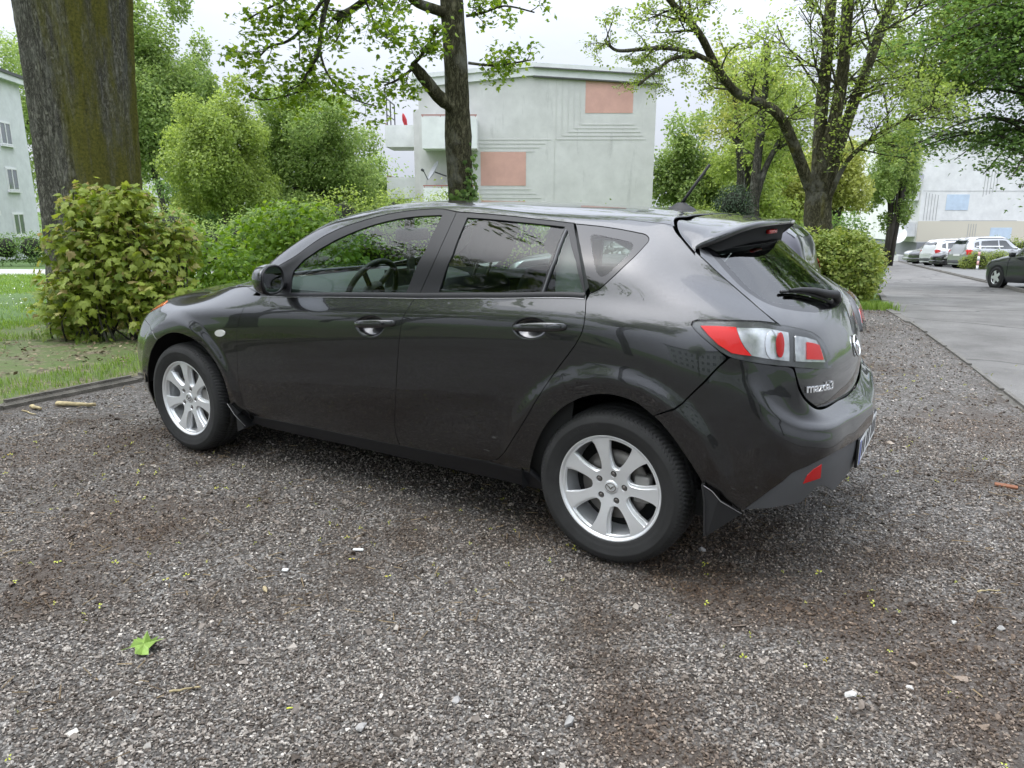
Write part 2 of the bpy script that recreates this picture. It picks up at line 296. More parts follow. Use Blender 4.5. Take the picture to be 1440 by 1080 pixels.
def resample_(p, seg):
    o = [p[0]]
    for a, b in zip(p[:-1], p[1:]):
        k = max(1, round(np.linalg.norm(b - a) / seg)); o += [a + (b - a) * t / k for t in range(1, k + 1)]
    return np.array(o)
M_KERB = mat('mossy_concrete_kerb', (.115, .105, .088), .9, var=.35, vscale=9, bump=.6, bscale=60)
M_EDGE = mat('old_edging_concrete', (.135, .128, .115), .9, var=.25, vscale=12, bump=.5, bscale=80)
kerb_line('kerb', [KX(XK - .03, -9), KX(XK - .03, 9)], .10, .07, M_KERB, 1.0, .004)
kerb_line('road_edging', [KX(4.2, -4), KX(1.635, 2.4), KX(.035, 9.06), (5.72, 11.2), (8.95, 18), (12.15, 24.6)], .10, .022, M_EDGE, 1.0)
kerb_line('far_kerb', [(11.6, 14.5), (12.8, 18.5), (16, 24.6), (20.5, 35.2), (24.7, 45.4), (30, 58)], .14, .09, M_EDGE, 1.5)
# ---------------------------------------------------------------- loose stones
def island_mat(name, stops, rough=.8, trans=0.0, spec=.3):
    m, nt, b, N, K = nodes(name); ge = N('ShaderNodeNewGeometry'); c = ramp(N('ShaderNodeValToRGB'), stops); K(ge.outputs['Random Per Island'], c.inputs[0]); K(c.outputs[0], b.inputs['Base Color']); b.inputs['Roughness'].default_value = rough; b.inputs['Specular IOR Level'].default_value = spec
    if trans:
        t = N('ShaderNodeBsdfTranslucent'); mx = N('ShaderNodeMixShader'); mx.inputs[0].default_value = trans; hs = N('ShaderNodeHueSaturation'); hs.inputs['Value'].default_value = 1.25; hs.inputs['Saturation'].default_value = 1.1; hs.inputs['Hue'].default_value = .49
        K(c.outputs[0], hs.inputs['Color']); K(hs.outputs[0], t.inputs['Color']); K(b.outputs[0], mx.inputs[1]); K(t.outputs[0], mx.inputs[2]); K(mx.outputs[0], nt.nodes['Material Output'].inputs['Surface'])
    return m
def stone_mat():
    m, nt, b, N, K = nodes('gravel_stone'); ge = N('ShaderNodeNewGeometry'); c = ramp(N('ShaderNodeValToRGB'), [(0, (.046, .037, .030)), (.25, (.088, .074, .063)), (.55, (.17, .150, .133)), (.80, (.26, .238, .216)), (.95, (.35, .328, .30)), (1, (.50, .478, .445))]); K(ge.outputs['Random Per Island'], c.inputs[0])
    tc = N('ShaderNodeTexCoord'); a = N('ShaderNodeTexNoise', Scale=.75, Detail=5.0, Roughness=.62); K(tc.outputs['Object'], a.inputs['Vector']); r = ramp(N('ShaderNodeValToRGB'), [(.46, (1.15, 1.12, 1.09)), (.64, (.50, .38, .28))]); K(a.outputs['Fac'], r.inputs[0])
    mu = N('ShaderNodeMix', data_type='RGBA', blend_type='MULTIPLY'); mu.inputs[0].default_value = 1; K(c.outputs[0], mu.inputs[6]); K(r.outputs[0], mu.inputs[7]); n3 = N('ShaderNodeTexNoise', Scale=3.0, Detail=8.0, Roughness=.7); K(tc.outputs['Object'], n3.inputs['Vector']); dk = N('ShaderNodeMix', data_type='RGBA', blend_type='MULTIPLY'); dk.inputs[7].default_value = (.62, .46, .33, 1); K(dirt_factor(N, K, tc.outputs['Object'], n3.outputs['Fac']), dk.inputs[0]); K(mu.outputs[2], dk.inputs[6]); K(dk.outputs[2], b.inputs['Base Color']); b.inputs['Roughness'].default_value = .7; b.inputs['Specular IOR Level'].default_value = .3; return m
M_STONE = stone_mat()
def rock_templates(n, pts, seed):
    r = np.random.default_rng(seed); T = []
    for _ in range(n):
        bm = bmesh.new(); p = r.normal(size=(pts, 3)); p /= np.linalg.norm(p, axis=1)[:, None]; p *= r.uniform(.75, 1.0, (pts, 1))
        for q in p: bm.verts.new(q)
        bmesh.ops.convex_hull(bm, input=bm.verts[:]); bmesh.ops.delete(bm, geom=[v for v in bm.verts if not v.link_faces], context='VERTS')
        bm.verts.index_update(); bmesh.ops.triangulate(bm, faces=bm.faces[:]); bm.verts.ensure_lookup_table(); T.append((np.array([tuple(v.co) for v in bm.verts]), np.array([[v.index for v in f.verts] for f in bm.faces]))); bm.free()
    return T
def rand_rot(r, n):
    q = r.normal(size=(n, 4)); q /= np.linalg.norm(q, axis=1)[:, None]; w, x, y, z = q.T
    return np.stack([np.stack([1-2*(y*y+z*z), 2*(x*y-z*w), 2*(x*z+y*w)], -1), np.stack([2*(x*y+z*w), 1-2*(x*x+z*z), 2*(y*z-x*w)], -1), np.stack([2*(x*z-y*w), 2*(y*z+x*w), 1-2*(x*x+y*y)], -1)], 1)
def scatter(templates, pos, scale, R):
    """pos n,3  scale n,3  R n,3,3 -> joined arrays"""
    V = []; F = []; b = 0; n = len(pos); which = np.arange(n) % len(templates)
    for k, (tv, tf) in enumerate(templates):
        i = np.where(which == k)[0]
        if not len(i): continue
        v = np.einsum('nij,nvj->nvi', R[i], tv[None] * scale[i][:, None, :]) + pos[i][:, None, :]
        V.append(v.reshape(-1, 3)); F.append((tf[None] + (np.arange(len(i)) * len(tv))[:, None, None] + b).reshape(-1, tf.shape[1])); b += len(i) * len(tv)
    return np.concatenate(V), np.concatenate(F)
def vnoise(x, y, f, seed):
    """cheap smooth noise 0..1 from sines"""
    r = np.random.default_rng(seed); s = 0
    for k in range(9): a = r.uniform(0, 6.28); g = f * r.uniform(.5, 1.9); s = s + np.sin(g * (x * math.cos(a) + y * math.sin(a)) + r.uniform(0, 6.28))
    return .5 + s / 9 * .9
SPOTS = [(*site(la, de), rr) for la, de, rr in ((1.45, 1.95, .50), (.85, 2.42, .26), (1.2, 2.25, .25), (-1.75, 3.05, .55), (-2.7, 4.1, .6), (.35, 1.75, .22), (3.1, 4.6, .5))]
def dirt_spots(x, y):
    f = 0 * x
    for cx, cy, rr in SPOTS: f = np.maximum(f, np.clip(1.35 - np.hypot(x - cx, y - cy) / rr, 0, 1))
    return f
def stones():
    r = np.random.default_rng(5); T = rock_templates(10, 8, 2); P = []; S = []
    for d0, d1, dens, s0, s1 in ((1.15, 2.1, 15500, .0032, .0078), (2.1, 3.2, 9800, .0036, .0082), (3.2, 4.8, 4200, .0044, .0096), (4.8, 9.5, 420, .007, .015), (9.5, 12.5, 200, .010, .018)):
        A = .80 * (d1 * d1 - d0 * d0); n = int(A * dens); de = np.sqrt(r.uniform(d0 * d0, d1 * d1, n)); la = r.uniform(-.80, .80, n) * de
        W = site(la, de); ns = vnoise(W[:, 0], W[:, 1], 1.6, 4) * .6 + vnoise(W[:, 0], W[:, 1], 5, 9) * .4
        keep = r.uniform(size=n) < np.clip((ns - .10) * 2.6, .62, 1) * (1 - .35 * dirt_spots(W[:, 0], W[:, 1])); keep &= W[:, 0] > XK + .1; keep &= inside_(np.array(lot), np.column_stack([la, de])); W = W[keep]
        P.append(W); S.append(s0 + (s1 - s0) * r.beta(1.3, 3.0, len(W)) * 1.6)
        nb = int(A * (26 if d0 < 4 else 6)); de = np.sqrt(r.uniform(d0 * d0, d1 * d1, nb)); la = r.uniform(-.8, .8, nb) * de; W = site(la, de); ok = (W[:, 0] > XK + .1) & inside_(np.array(lot), np.column_stack([la, de])); P.append(W[ok]); S.append(r.uniform(.012, .024, ok.sum()))
    P = np.concatenate(P); S = np.concatenate(S); n = len(P)
    sc = S[:, None] * np.stack([r.uniform(.8, 1.35, n), r.uniform(.7, 1.1, n), r.uniform(.45, .85, n)], 1)
    Rz = np.zeros((n, 3, 3)); a = r.uniform(0, 6.28, n); Rz[:, 0, 0] = np.cos(a); Rz[:, 0, 1] = -np.sin(a); Rz[:, 1, 0] = np.sin(a); Rz[:, 1, 1] = np.cos(a); Rz[:, 2, 2] = 1
    tl = rand_rot(r, n); mixr = Rz.copy(); k = r.uniform(size=n) < .35; mixr[k] = tl[k]
    z = lot_z(P[:, 0], P[:, 1]) + S * .12 + .002
    V, F = scatter(T, np.column_stack([P, z]), sc, mixr)
    tag(mk('gravel', V, F, M_STONE, None, False), kind='stuff')
stones()

# ================================================================== buildings
m_rend = None
def render_wall(name, col, streak=.5):
    m, nt, b, N, K = nodes(name); tc = N('ShaderNodeTexCoord'); mp = N('ShaderNodeMapping'); mp.inputs['Scale'].default_value = (1.3, 1.3, .22)
    a = N('ShaderNodeTexNoise', Scale=1.4, Detail=8.0, Roughness=.65); s = N('ShaderNodeTexNoise', Scale=2.2, Detail=7.0, Roughness=.7); sp_ = N('ShaderNodeTexNoise', Scale=14.0, Detail=8.0, Roughness=.75)
    K(tc.outputs['Object'], mp.inputs[0]); K(mp.outputs[0], s.inputs['Vector']); K(tc.outputs['Object'], a.inputs['Vector']); K(tc.outputs['Object'], sp_.inputs['Vector'])
    r1 = ramp(N('ShaderNodeValToRGB'), [(.3, tuple(c * .86 for c in col)), (.7, tuple(min(1, c * 1.06) for c in col))]); K(a.outputs['Fac'], r1.inputs[0])
    r2 = ramp(N('ShaderNodeValToRGB'), [(.58, (0, 0, 0)), (.82, (1, 1, 1))]); K(s.outputs['Fac'], r2.inputs[0]); r3 = ramp(N('ShaderNodeValToRGB'), [(.60, (0, 0, 0)), (.66, (1, 1, 1))]); K(sp_.outputs['Fac'], r3.inputs[0])
    mu = N('ShaderNodeMath', operation='MULTIPLY'); mu.inputs[1].default_value = streak * .5; K(r2.outputs[0], mu.inputs[0]); mu2 = N('ShaderNodeMath', operation='MULTIPLY'); K(r3.outputs[0], mu2.inputs[0]); K(r2.outputs[0], mu2.inputs[1]); mu3 = N('ShaderNodeMath', operation='MULTIPLY_ADD'); mu3.inputs[1].default_value = streak; K(mu2.outputs[0], mu3.inputs[0]); K(mu.outputs[0], mu3.inputs[2])
    mx = N('ShaderNodeMix', data_type='RGBA'); mx.inputs[7].default_value = (.10, .10, .095, 1); K(mu3.outputs[0], mx.inputs[0]); K(r1.outputs[0], mx.inputs[6]); vn = N('ShaderNodeTexNoise', Scale=1.6, Detail=9.0, Roughness=.8); vm = N('ShaderNodeMapping'); vm.inputs['Scale'].default_value = (3.2, 3.2, .10); K(tc.outputs['Object'], vm.inputs[0]); K(vm.outputs[0], vn.inputs['Vector']); vr = ramp(N('ShaderNodeValToRGB'), [(.64, (0, 0, 0)), (.74, (1, 1, 1))]); K(vn.outputs['Fac'], vr.inputs[0]); vk = N('ShaderNodeMath', operation='MULTIPLY'); vk.inputs[1].default_value = streak * .45; K(vr.outputs[0], vk.inputs[0])
    m4 = N('ShaderNodeMix', data_type='RGBA'); m4.inputs[7].default_value = (.16, .155, .145, 1); K(vk.outputs[0], m4.inputs[0]); K(mx.outputs[2], m4.inputs[6]); K(m4.outputs[2], b.inputs['Base Color']); b.inputs['Roughness'].default_value = .9
    bu = N('ShaderNodeBump', Strength=.25, Distance=.01); K(sp_.outputs['Fac'], bu.inputs['Height']); K(bu.outputs[0], b.inputs['Normal']); return m
M_WALL = render_wall('weathered_render', (.585, .578, .56), .95); M_WALL2 = render_wall('pale_render', (.70, .71, .725), .12); M_WALL3 = render_wall('far_render', (.76, .76, .745), .15)
M_PINK = render_wall('salmon_paint', (.60, .355, .30), .3); M_BLUE = mat('light_blue_paint', (.52, .62, .73), .85, var=.1, vscale=2); M_BALC = render_wall('balcony_white', (.74, .75, .745), .18); M_FASC = render_wall('fascia_white', (.70, .71, .71), .2)
M_DARKW = mat('roof_felt', (.10, .10, .10), .9); M_PANE = mat('window_pane', (.10, .12, .13), .04, spec=.8, coat=.5); M_FRAME = mat('white_window_frame', (.78, .78, .78), .4); M_CURT = mat('net_curtain', (.40, .40, .39), .9, var=.2, vscale=6)
M_RAIL = mat('dark_railing', (.05, .05, .055), .5); M_REDP = mat('red_plastic', (.45, .03, .04), .5); M_GREYB = mat('grey_base_paint', (.25, .26, .27), .85); M_CREAM = mat('cream_paint', (.62, .58, .48), .85); M_SHADOW = mat('groove_shade', (.42, .42, .41), .95)  # M_SHADOW: shade of thin relief lines, put into the colour
class Frame:
    """box builder in a wall's own axes: a along the wall, o outwards, z up"""
    def __init__(s, origin, adir, odir): s.O = np.array(origin, float); s.A = np.array((*adir, 0.0)); s.D = np.array((*odir, 0.0))
    def P(s, a, o, z): return tuple(s.O + s.A * a + s.D * o + np.array((0, 0, z)))
    def box(s, mb, a0, a1, o0, o1, z0, z1, m=0):
        v = [s.P(a, o, z) for z in (z0, z1) for o in (o0, o1) for a in (a0, a1)]; return mb.add(v, [(0, 2, 3, 1), (4, 5, 7, 6), (0, 1, 5, 4), (2, 6, 7, 3), (0, 4, 6, 2), (1, 3, 7, 5)], m)
def box_obj(F, name, m, parent, *a): b = MB(); F.box(b, *a); return b.build(name, m, parent)
RH = np.array((CA, SA)); FH_ = np.array((-SA, CA))
# ---- middle building: blind gable with two salmon panels ------------------------------------
O3 = sp(0, 31); bld = empty('apartment_building', O3); tag(bld, 'weathered grey apartment block with two salmon panels on its blind gable', 'building')
G = Frame(O3, RH, -FH_)
def gable(F, name, m, parent, a0, a1, zl, zr, am, zm, depth):
    v = [F.P(a0, 0, -1), F.P(a1, 0, -1), F.P(a1, 0, zr), F.P(am, 0, zm), F.P(a0, 0, zl)]; w = [F.P(a0, -depth, -1), F.P(a1, -depth, -1), F.P(a1, -depth, zr), F.P(am, -depth, zm), F.P(a0, -depth, zl)]
    return mk(name, v + w, [(0, 1, 2, 3, 4), (9, 8, 7, 6, 5), (1, 0, 5, 6), (2, 1, 6, 7), (3, 2, 7, 8), (4, 3, 8, 9), (0, 4, 9, 5)], m, parent, False)
gable(G, 'wall', M_WALL, bld, -3.70, 5.70, 6.95, 7.12, .83, 7.62, 22)
def slope(F, name, m, parent, a0, z0, a1, z1, th, o0, o1):
    v = [F.P(a0, o0, z0), F.P(a1, o0, z1), F.P(a1, o0, z1 + th), F.P(a0, o0, z0 + th)]; w = [F.P(a0, o1, z0), F.P(a1, o1, z1), F.P(a1, o1, z1 + th), F.P(a0, o1, z0 + th)]
    return mk(name, v + w, [(0, 1, 2, 3), (7, 6, 5, 4), (1, 0, 4, 5), (3, 2, 6, 7), (2, 1, 5, 6), (0, 3, 7, 4)], m, parent, False)
slope(G, 'fascia', M_FASC, bld, .83, 7.40, 5.95, 7.10, .30, .12, -22.1); slope(G, 'fascia', M_FASC, bld, -3.95, 6.95, .83, 7.40, .30, .12, -22.1)
slope(G, 'roof', M_FASC, bld, .83, 7.702, 5.95, 7.402, .16, .20, -22.2); slope(G, 'roof', M_FASC, bld, -3.95, 7.252, .83, 7.702, .16, .20, -22.2)
slope(G, 'roof_edge', M_DARKW, bld, .83, 7.66, 5.97, 7.36, .045, .235, .201); slope(G, 'roof_edge', M_DARKW, bld, .83, 7.345, 5.9, 7.05, .05, .13, .002)
box_obj(G, 'painted_panel', M_PINK, bld, 2.90, 4.78, -.02, .012, 6.02, 7.25); box_obj(G, 'painted_panel', M_PINK, bld, -1.26, .56, -.02, .012, 3.24, 4.55)
def px2gable(px, py):                                          # gable coordinates measured on the photograph, 33.55 px per metre
    return (px - 720) / 33.55 - .0, (380 - py) / 36.6 + .0
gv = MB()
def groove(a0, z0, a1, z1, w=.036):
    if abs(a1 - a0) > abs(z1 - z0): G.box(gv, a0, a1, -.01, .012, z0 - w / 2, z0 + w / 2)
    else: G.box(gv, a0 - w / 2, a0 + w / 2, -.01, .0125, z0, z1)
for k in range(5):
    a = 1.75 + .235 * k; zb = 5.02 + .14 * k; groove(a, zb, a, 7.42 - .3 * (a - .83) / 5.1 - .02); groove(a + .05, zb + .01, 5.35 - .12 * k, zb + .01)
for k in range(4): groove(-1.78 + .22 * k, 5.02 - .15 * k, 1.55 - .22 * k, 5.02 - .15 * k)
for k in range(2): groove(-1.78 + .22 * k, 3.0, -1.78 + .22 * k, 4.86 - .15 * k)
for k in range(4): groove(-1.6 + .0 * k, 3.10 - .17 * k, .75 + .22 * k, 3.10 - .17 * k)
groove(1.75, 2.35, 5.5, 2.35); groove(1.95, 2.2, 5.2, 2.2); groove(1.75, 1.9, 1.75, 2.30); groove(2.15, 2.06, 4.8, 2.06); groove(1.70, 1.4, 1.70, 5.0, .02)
tag(gv.build('relief_line', mat('relief_shade', (.54, .535, .515), .9), bld), kind='stuff')  # strips coloured darker than the wall, standing in for thin shadow lines
def balcony(F, parent, a0, a1, o0, o1, z, h=.98, rail=True):
    """parapet slabs of a balcony hung on the wall"""
    b = MB(); F.box(b, a0, a1, o0, o1, z - .16, z); sl = b.build('balcony_slab', M_BALC, parent); b = MB(); F.box(b, a0, a1, o1 - .07, o1, z + .002, z + h); F.box(b, a0, a0 + .07, o0, o1 - .072, z + .002, z + h); F.box(b, a1 - .07, a1, o0, o1 - .072, z + .002, z + h); b.build('balcony_front', M_BALC, sl)
    if rail:
        b = MB(); F.box(b, a0 - .01, a1 + .01, o1 - .055, o1 - .015, z + h + .06, z + h + .10)
        for q in np.linspace(a0 + .05, a1 - .05, 4): F.box(b, q - .012, q + .012, o1 - .047, o1 - .023, z + h - .01, z + h + .062)
        b.build('balcony_rail', mat('brown_rail', (.33, .12, .09), .6) if 'brown_rail' not in bpy.data.materials else bpy.data.materials['brown_rail'], sl)
    return sl
for z in (4.75, 2.15, -.45): balcony(G, bld, -3.45, -1.35, 0.0, 1.25, z)
# far balconies on the block's left side
Fs = Frame(sp(0, 31), FH_, -RH)
for i, z in enumerate((5.75, 3.0, .3)):
    s_ = balcony(Fs, bld, 11.6, 14.6, 5.25, 6.95, z)
    if i == 0:
        b = MB()
        for a in (11.7, 13.0, 14.5): Fs.box(b, a - .03, a + .03, 6.80, 6.86, z + .98, z + 2.4)
        Fs.box(b, 11.7, 14.5, 6.81, 6.85, z + 2.33, z + 2.4); Fs.box(b, 11.7, 14.5, 6.81, 6.85, z + 1.5, z + 1.55); b.build('awning_frame', M_RAIL, s_)
wg = MB(); Fs.box(wg, 10.5, 21.5, 3.703, 5.25, -1, 7.4); wg.build('side_wing', M_WALL, bld)
para = MB(); c = Vector(Fs.P(12.6, 6.0, 7.1)); para.lathe([(0, .38), (.07, .28), (.13, 0), (.09, -.3), (.015, -.5)], Matrix.Translation(c) @ Matrix.Rotation(.35, 4, 'X'), 10)
tag(para.build('folded_parasol', M_REDP, None, True), 'red folded parasol on the top corner balcony', 'parasol')
# satellite dish
def dish(name, pos, aim, r, m, label, group=None):
    root = empty(name, pos); tag(root, label, 'satellite dish', group); q = Vector(aim).to_track_quat('Z', 'Y').to_matrix().to_4x4(); M = Matrix.Translation(pos) @ q
    b = MB(); b.lathe([(0, 0), (r * .4, .03 * r), (r * .75, .12 * r), (r, .22 * r), (r * 1.01, .20 * r), (r * .75, .09 * r), (0, -.03 * r)], M, 22); b.build('dish_bowl', m, root, True)
    b = MB(); b.tube([M @ Vector((0, -r * .95, .2 * r)), M @ Vector((0, -r * .45, r * .95))], .02, 6); b.lathe([(0, 0), (.05, 0), (.05, .12), (0, .12)], M @ Matrix.Translation((0, -r * .45, r * .9)), 8); b.build('receiver_arm', M_RAIL, root); b = MB(); b.tube([M @ Vector((0, 0, -.02)), M @ Vector((0, .1, -.5))], .03, 6); b.build('wall_bracket', M_RAIL, root)
dish('satellite_dish', Vector(G.P(-3.05, .75, 3.75)), (-.5, -.6, .45), .42, mat('grey_dish', (.30, .31, .33), .5), 'grey satellite dish under the balcony left of the ivy trunk')
# ---- left building ---------------------------------------------------------------------------
dv = np.array((-.18, .984)); wd = RH * dv[0] + FH_ * dv[1]; wo = RH * dv[1] - FH_ * dv[0]
OL = sp(-23 - .183 * 40 + 7.3, 40.0); OL = Vector((*site(-30.32, 40.0), float(terrain(*site(-30.32, 40)))))
bl = empty('apartment_building', OL); tag(bl, 'pale grey three-storey apartment house behind the big mossy trunk', 'building')
FL = Frame(OL, wd, wo)
b = MB(); FL.box(b, -18, 12.2, -11, 0, -1, 10.6); b.build('wall', M_WALL2, bl)
b = MB(); FL.box(b, -18.3, 12.5, -11.3, .35, 10.602, 10.95); b.build('eave_board', M_FASC, bl)
b = MB(); FL.box(b, -18.4, 12.6, -11.4, .42, 10.952, 11.15); b.build('roof', M_DARKW, bl)
def window(F, a, z, w, h, parent, mull=True, rv=.10):
    b = MB(); F.box(b, a - w / 2 - .07, a + w / 2 + .07, .002, .03, z - .07, z + h + .07); fr = b.build('window', M_FRAME, parent)
    b = MB()
    for x0, x1, y0, y1 in ((-w / 2, w / 2, 0, .07), (-w / 2, w / 2, h - .07, h), (-w / 2, -w / 2 + .07, .072, h - .072), (w / 2 - .07, w / 2, .072, h - .072)) + (((-.05, .05, .072, h - .072),) if mull else ()): F.box(b, a + x0, a + x1, .032, .075, z + y0, z + y1)
    b.build('window_frame', M_FRAME, fr)
    b = MB(); F.box(b, a - w / 2 + .07, a + w / 2 - .07, .031, .045, z + .07, z + h - .07); b.build('pane', M_PANE, fr)
    b = MB(); F.box(b, a - w / 2 - .12, a + w / 2 + .12, .032, .17, z - .14, z - .072); b.build('sill', M_FRAME, fr); return fr
for a in (5.4, 9.2, 1.6, -2.6, -6.4): 
    for z in (.95, 3.75, 6.55):
        if a == 1.6 and z < 1: continue
        window(FL, a, z + .1, 1.45, 1.35, bl)
b = MB(); FL.box(b, 2.9, 3.25, .002, .12, -1, 10.6); b.build('rainwater_pipe', M_FRAME, bl)
b = MB(); FL.box(b, .6, 3.6, .002, 1.5, 2.35, 2.62); cn = b.build('entrance_canopy', M_FRAME, bl); b = MB(); FL.box(b, 1.0, 2.1, .004, .06, 0, 2.2); b.build('entrance_door', M_PANE, bl)
# ---- right building -----------------------------------------------------------------------------
OR = Vector((*site(0, 60), float(terrain(*site(0, 60))))); br = empty('apartment_building', OR); tag(br, 'cream white building with light blue panels behind the parked cars on the right', 'building')
FR = Frame(OR, RH, -FH_)
b = MB(); FR.box(b, 32.2, 62, -14, 0, 1.05, 9.6); b.build('wall', M_WALL3, br); b = MB(); FR.box(b, 32.3, 62, -14, .01, -3, 1.048); b.build('base_wall', M_GREYB, br)
b = MB(); FR.box(b, 32.2, 62, -.05, .012, 1.1, 2.7); b.build('painted_band', M_CREAM, br)
b = MB(); FR.box(b, 31.9, 62.3, -14.2, .35, 9.602, 10.0); b.build('roof', M_FASC, br)
for a0, z0, w, h in ((34.2, 3.55, 1.78, 1.2), (38.0, 1.2, 1.7, 1.0), (47, 5.4, 1.8, 1.2)):
    b = MB(); FR.box(b, a0, a0 + w, .013, .028, z0, z0 + h); b.build('painted_panel', M_BLUE, br)
gr = MB()
for k in range(5): FR.box(gr, 32.55 + .24 * k, 32.59 + .24 * k, .002, .02, 2.75, 4.9 - .05 * k)
for k in range(5): FR.box(gr, 37.0 + .24 * k, 37.04 + .24 * k, .002, .02, 4.6 + .1 * k, 6.6)
for k in range(4): FR.box(gr, 36.2 + .2 * k, 36.24 + .2 * k, .014, .03, 1.2, 2.5); FR.box(gr, 42.5 + .24 * k, 42.54 + .24 * k, .014, .03, 1.1, 3.3)
FR.box(gr, 33.9, 40, .002, .016, 2.72, 2.76); FR.box(gr, 32.3, 41, .002, .016, 5.0, 5.03); tag(gr.build('relief_line', M_SHADOW, br), kind='stuff')
b = MB(); FR.box(b, 32.1, 62, .36, .42, 9.4, 9.65); b.build('gutter', M_FRAME, br)
for z in (7.3, 4.55, 1.75, -.9): balcony(FR, br, 31.1, 32.19, -2.6, -.25, z - .1, .95, False)
for (a, z, r) in ((30.9, 3.55, .62), (30.75, 1.55, .66)): dish('satellite_dish', Vector(FR.P(a, .1, z)), (-.3, -.85, .3), r, M_BALC, ['white satellite dish on the middle balcony of the cream building', 'white satellite dish on the lowest balcony of the cream building'][z < 2], 'white dishes on the far balconies')
dish('satellite_dish', Vector(FR.P(31.7, .15, 6.0)), (-.3, -.85, .3), .45, mat('dark_dish', (.22, .23, .25), .5), 'small dark satellite dish on an upper balcony of the cream building')
# ---- the houses across the yard, behind the photographer: they only show in the car's paint ------
OB = Vector((*site(-9, -26), 0.0)); bb = empty('apartment_building', OB); tag(bb, 'pale apartment house across the yard behind the viewer, seen mirrored in the paint', 'building')
FB = Frame(OB, RH, FH_)
b = MB(); FB.box(b, -17, 17, -10, 0, -.5, 9.5); b.build('wall', M_WALL2, bb); b = MB(); FB.box(b, -17.4, 17.4, -10.4, .4, 9.502, 10); b.build('roof', M_DARKW, bb)
for a in np.arange(-15, 16, 3.3):
    for z in (1, 3.8, 6.6): window(FB, a, z, 1.7, 1.4, bb)

# ================================================================== trees, hedges, grass
LIMB = {}
LIMB['tree2_left'] = [(5.64,14.0,1.25),(5.29,13.9,1.95),(4.9,13.7,2.58),(4.58,13.5,2.93),(4.18,13.3,3.09),(3.74,13.1,3.21),(3.34,12.9,3.56),(3.01,12.7,3.98),(2.77,12.6,4.2),(2.44,12.5,4.47),(2.11,12.4,4.84)]
LIMB['tree2_subl'] = [(3.21,12.8,3.63),(2.8,12.6,3.75),(2.35,12.4,3.77),(1.98,12.2,3.71),(1.57,12.0,3.66),(1.38,11.9,3.79)]
LIMB['tree2_subl2'] = [(2.93,12.7,3.69),(2.52,12.4,3.62),(2.19,12.2,3.38),(1.92,12.0,3.17)]
LIMB['tree2_c1'] = [(5.63,14.0,1.12),(5.57,14.0,2.07),(5.53,14.0,3.04),(5.58,14.1,3.84),(5.6,14.2,4.89),(5.59,14.3,6.26)]
LIMB['tree2_c2'] = [(5.69,14.0,1.25),(5.64,13.9,2.11),(5.73,13.8,3.11),(5.72,13.7,3.87),(5.65,13.6,4.75),(5.56,13.5,5.99)]
LIMB['tree2_r'] = [(5.71,14.0,1.37),(5.89,14.0,2.34),(6.13,14.1,3.15),(6.43,14.2,4.02),(6.67,14.3,4.77),(6.94,14.4,5.63)]
LIMB['tree2_rt'] = [(5.7,13.9,1.25),(5.77,13.8,1.61),(5.91,13.6,2.14),(6.22,13.4,2.51),(6.62,13.2,2.79),(7.12,13.0,3.01)]
LIMB['tree2_base'] = [(5.7,14.0,0.67),(5.65,14.0,1.12),(5.63,14.0,1.63)]
LIMB['mid_trunk'] = [(-0.69,10.5,0.99),(-0.7,10.5,1.38),(-0.72,10.5,2.04),(-0.73,10.5,2.67),(-0.75,10.5,3.29),(-0.79,10.5,3.98),(-0.84,10.6,5.0),(-0.88,10.8,6.51)]
LIMB['mid_stub'] = [(-0.81,10.4,2.68),(-0.94,10.3,2.76),(-1.05,10.2,2.88),(-1.18,10.1,3.03),(-1.27,10.1,3.13)]
LIMB['mid_s2'] = [(-1.27,10.1,3.13),(-1.14,10.0,3.22),(-1.02,10.0,3.39),(-0.89,10.0,3.55)]
LIMB['mid_s3'] = [(-1.24,10.1,3.1),(-1.43,9.9,2.92),(-1.59,9.8,2.84)]
LIMB['mid_top'] = [(-0.82,10.5,3.81),(-0.98,10.3,3.82),(-1.16,10.1,3.84),(-1.3,9.9,3.91),(-1.53,9.7,3.94),(-1.84,9.5,3.66),(-2.08,9.4,3.52)]
LIMB['mid_r1'] = [(-0.6,10.5,3.79),(-0.37,10.5,3.83),(-0.09,10.5,3.91),(0.29,10.4,3.81)]
LIMB['mid_r2'] = [(-0.58,10.5,3.22),(-0.28,10.5,3.19),(-0.05,10.4,3.19),(0.23,10.3,3.22)]
LIMB['hang1'] = [(-1.8,9.0,4.04),(-2.08,9.2,3.7),(-2.18,9.2,3.4),(-2.23,9.2,3.12),(-2.31,9.2,2.98),(-2.43,9.2,2.79),(-2.46,9.2,2.69)]
LIMB['hang2'] = [(-2.22,9.2,3.12),(-2.16,9.2,2.91),(-2.03,9.2,2.73),(-1.83,9.2,2.59),(-1.59,9.2,2.52)]
LIMB['hang3'] = [(-1.93,9.0,3.83),(-2.34,9.1,3.38),(-2.55,9.1,3.21),(-2.76,9.1,3.15),(-2.89,9.1,3.04)]
LIMB['hang4'] = [(-2.34,9.1,3.38),(-2.41,9.1,3.49),(-2.39,9.0,3.17),(-2.41,9.0,2.98)]
LIMB['hang5'] = [(-2.46,9.2,2.69),(-2.66,9.2,2.63),(-2.91,9.2,2.59),(-3.08,9.2,2.63)]
LIMB['hang6'] = [(-1.77,9.2,3.88),(-1.64,9.3,3.57),(-1.57,9.3,3.38),(-1.45,9.3,3.27)]
LIMB['hang7'] = [(-2.18,8.9,3.8),(-2.5,8.9,3.59),(-2.79,8.9,3.46),(-2.95,8.9,3.37)]
LIMB['rt_trunk'] = [(14.15,20.0,-1.07),(13.77,20.0,0.63),(13.37,20.0,1.73),(13.06,20.2,2.99),(12.82,20.4,4.75),(12.58,20.6,6.47),(12.24,20.8,8.95)]
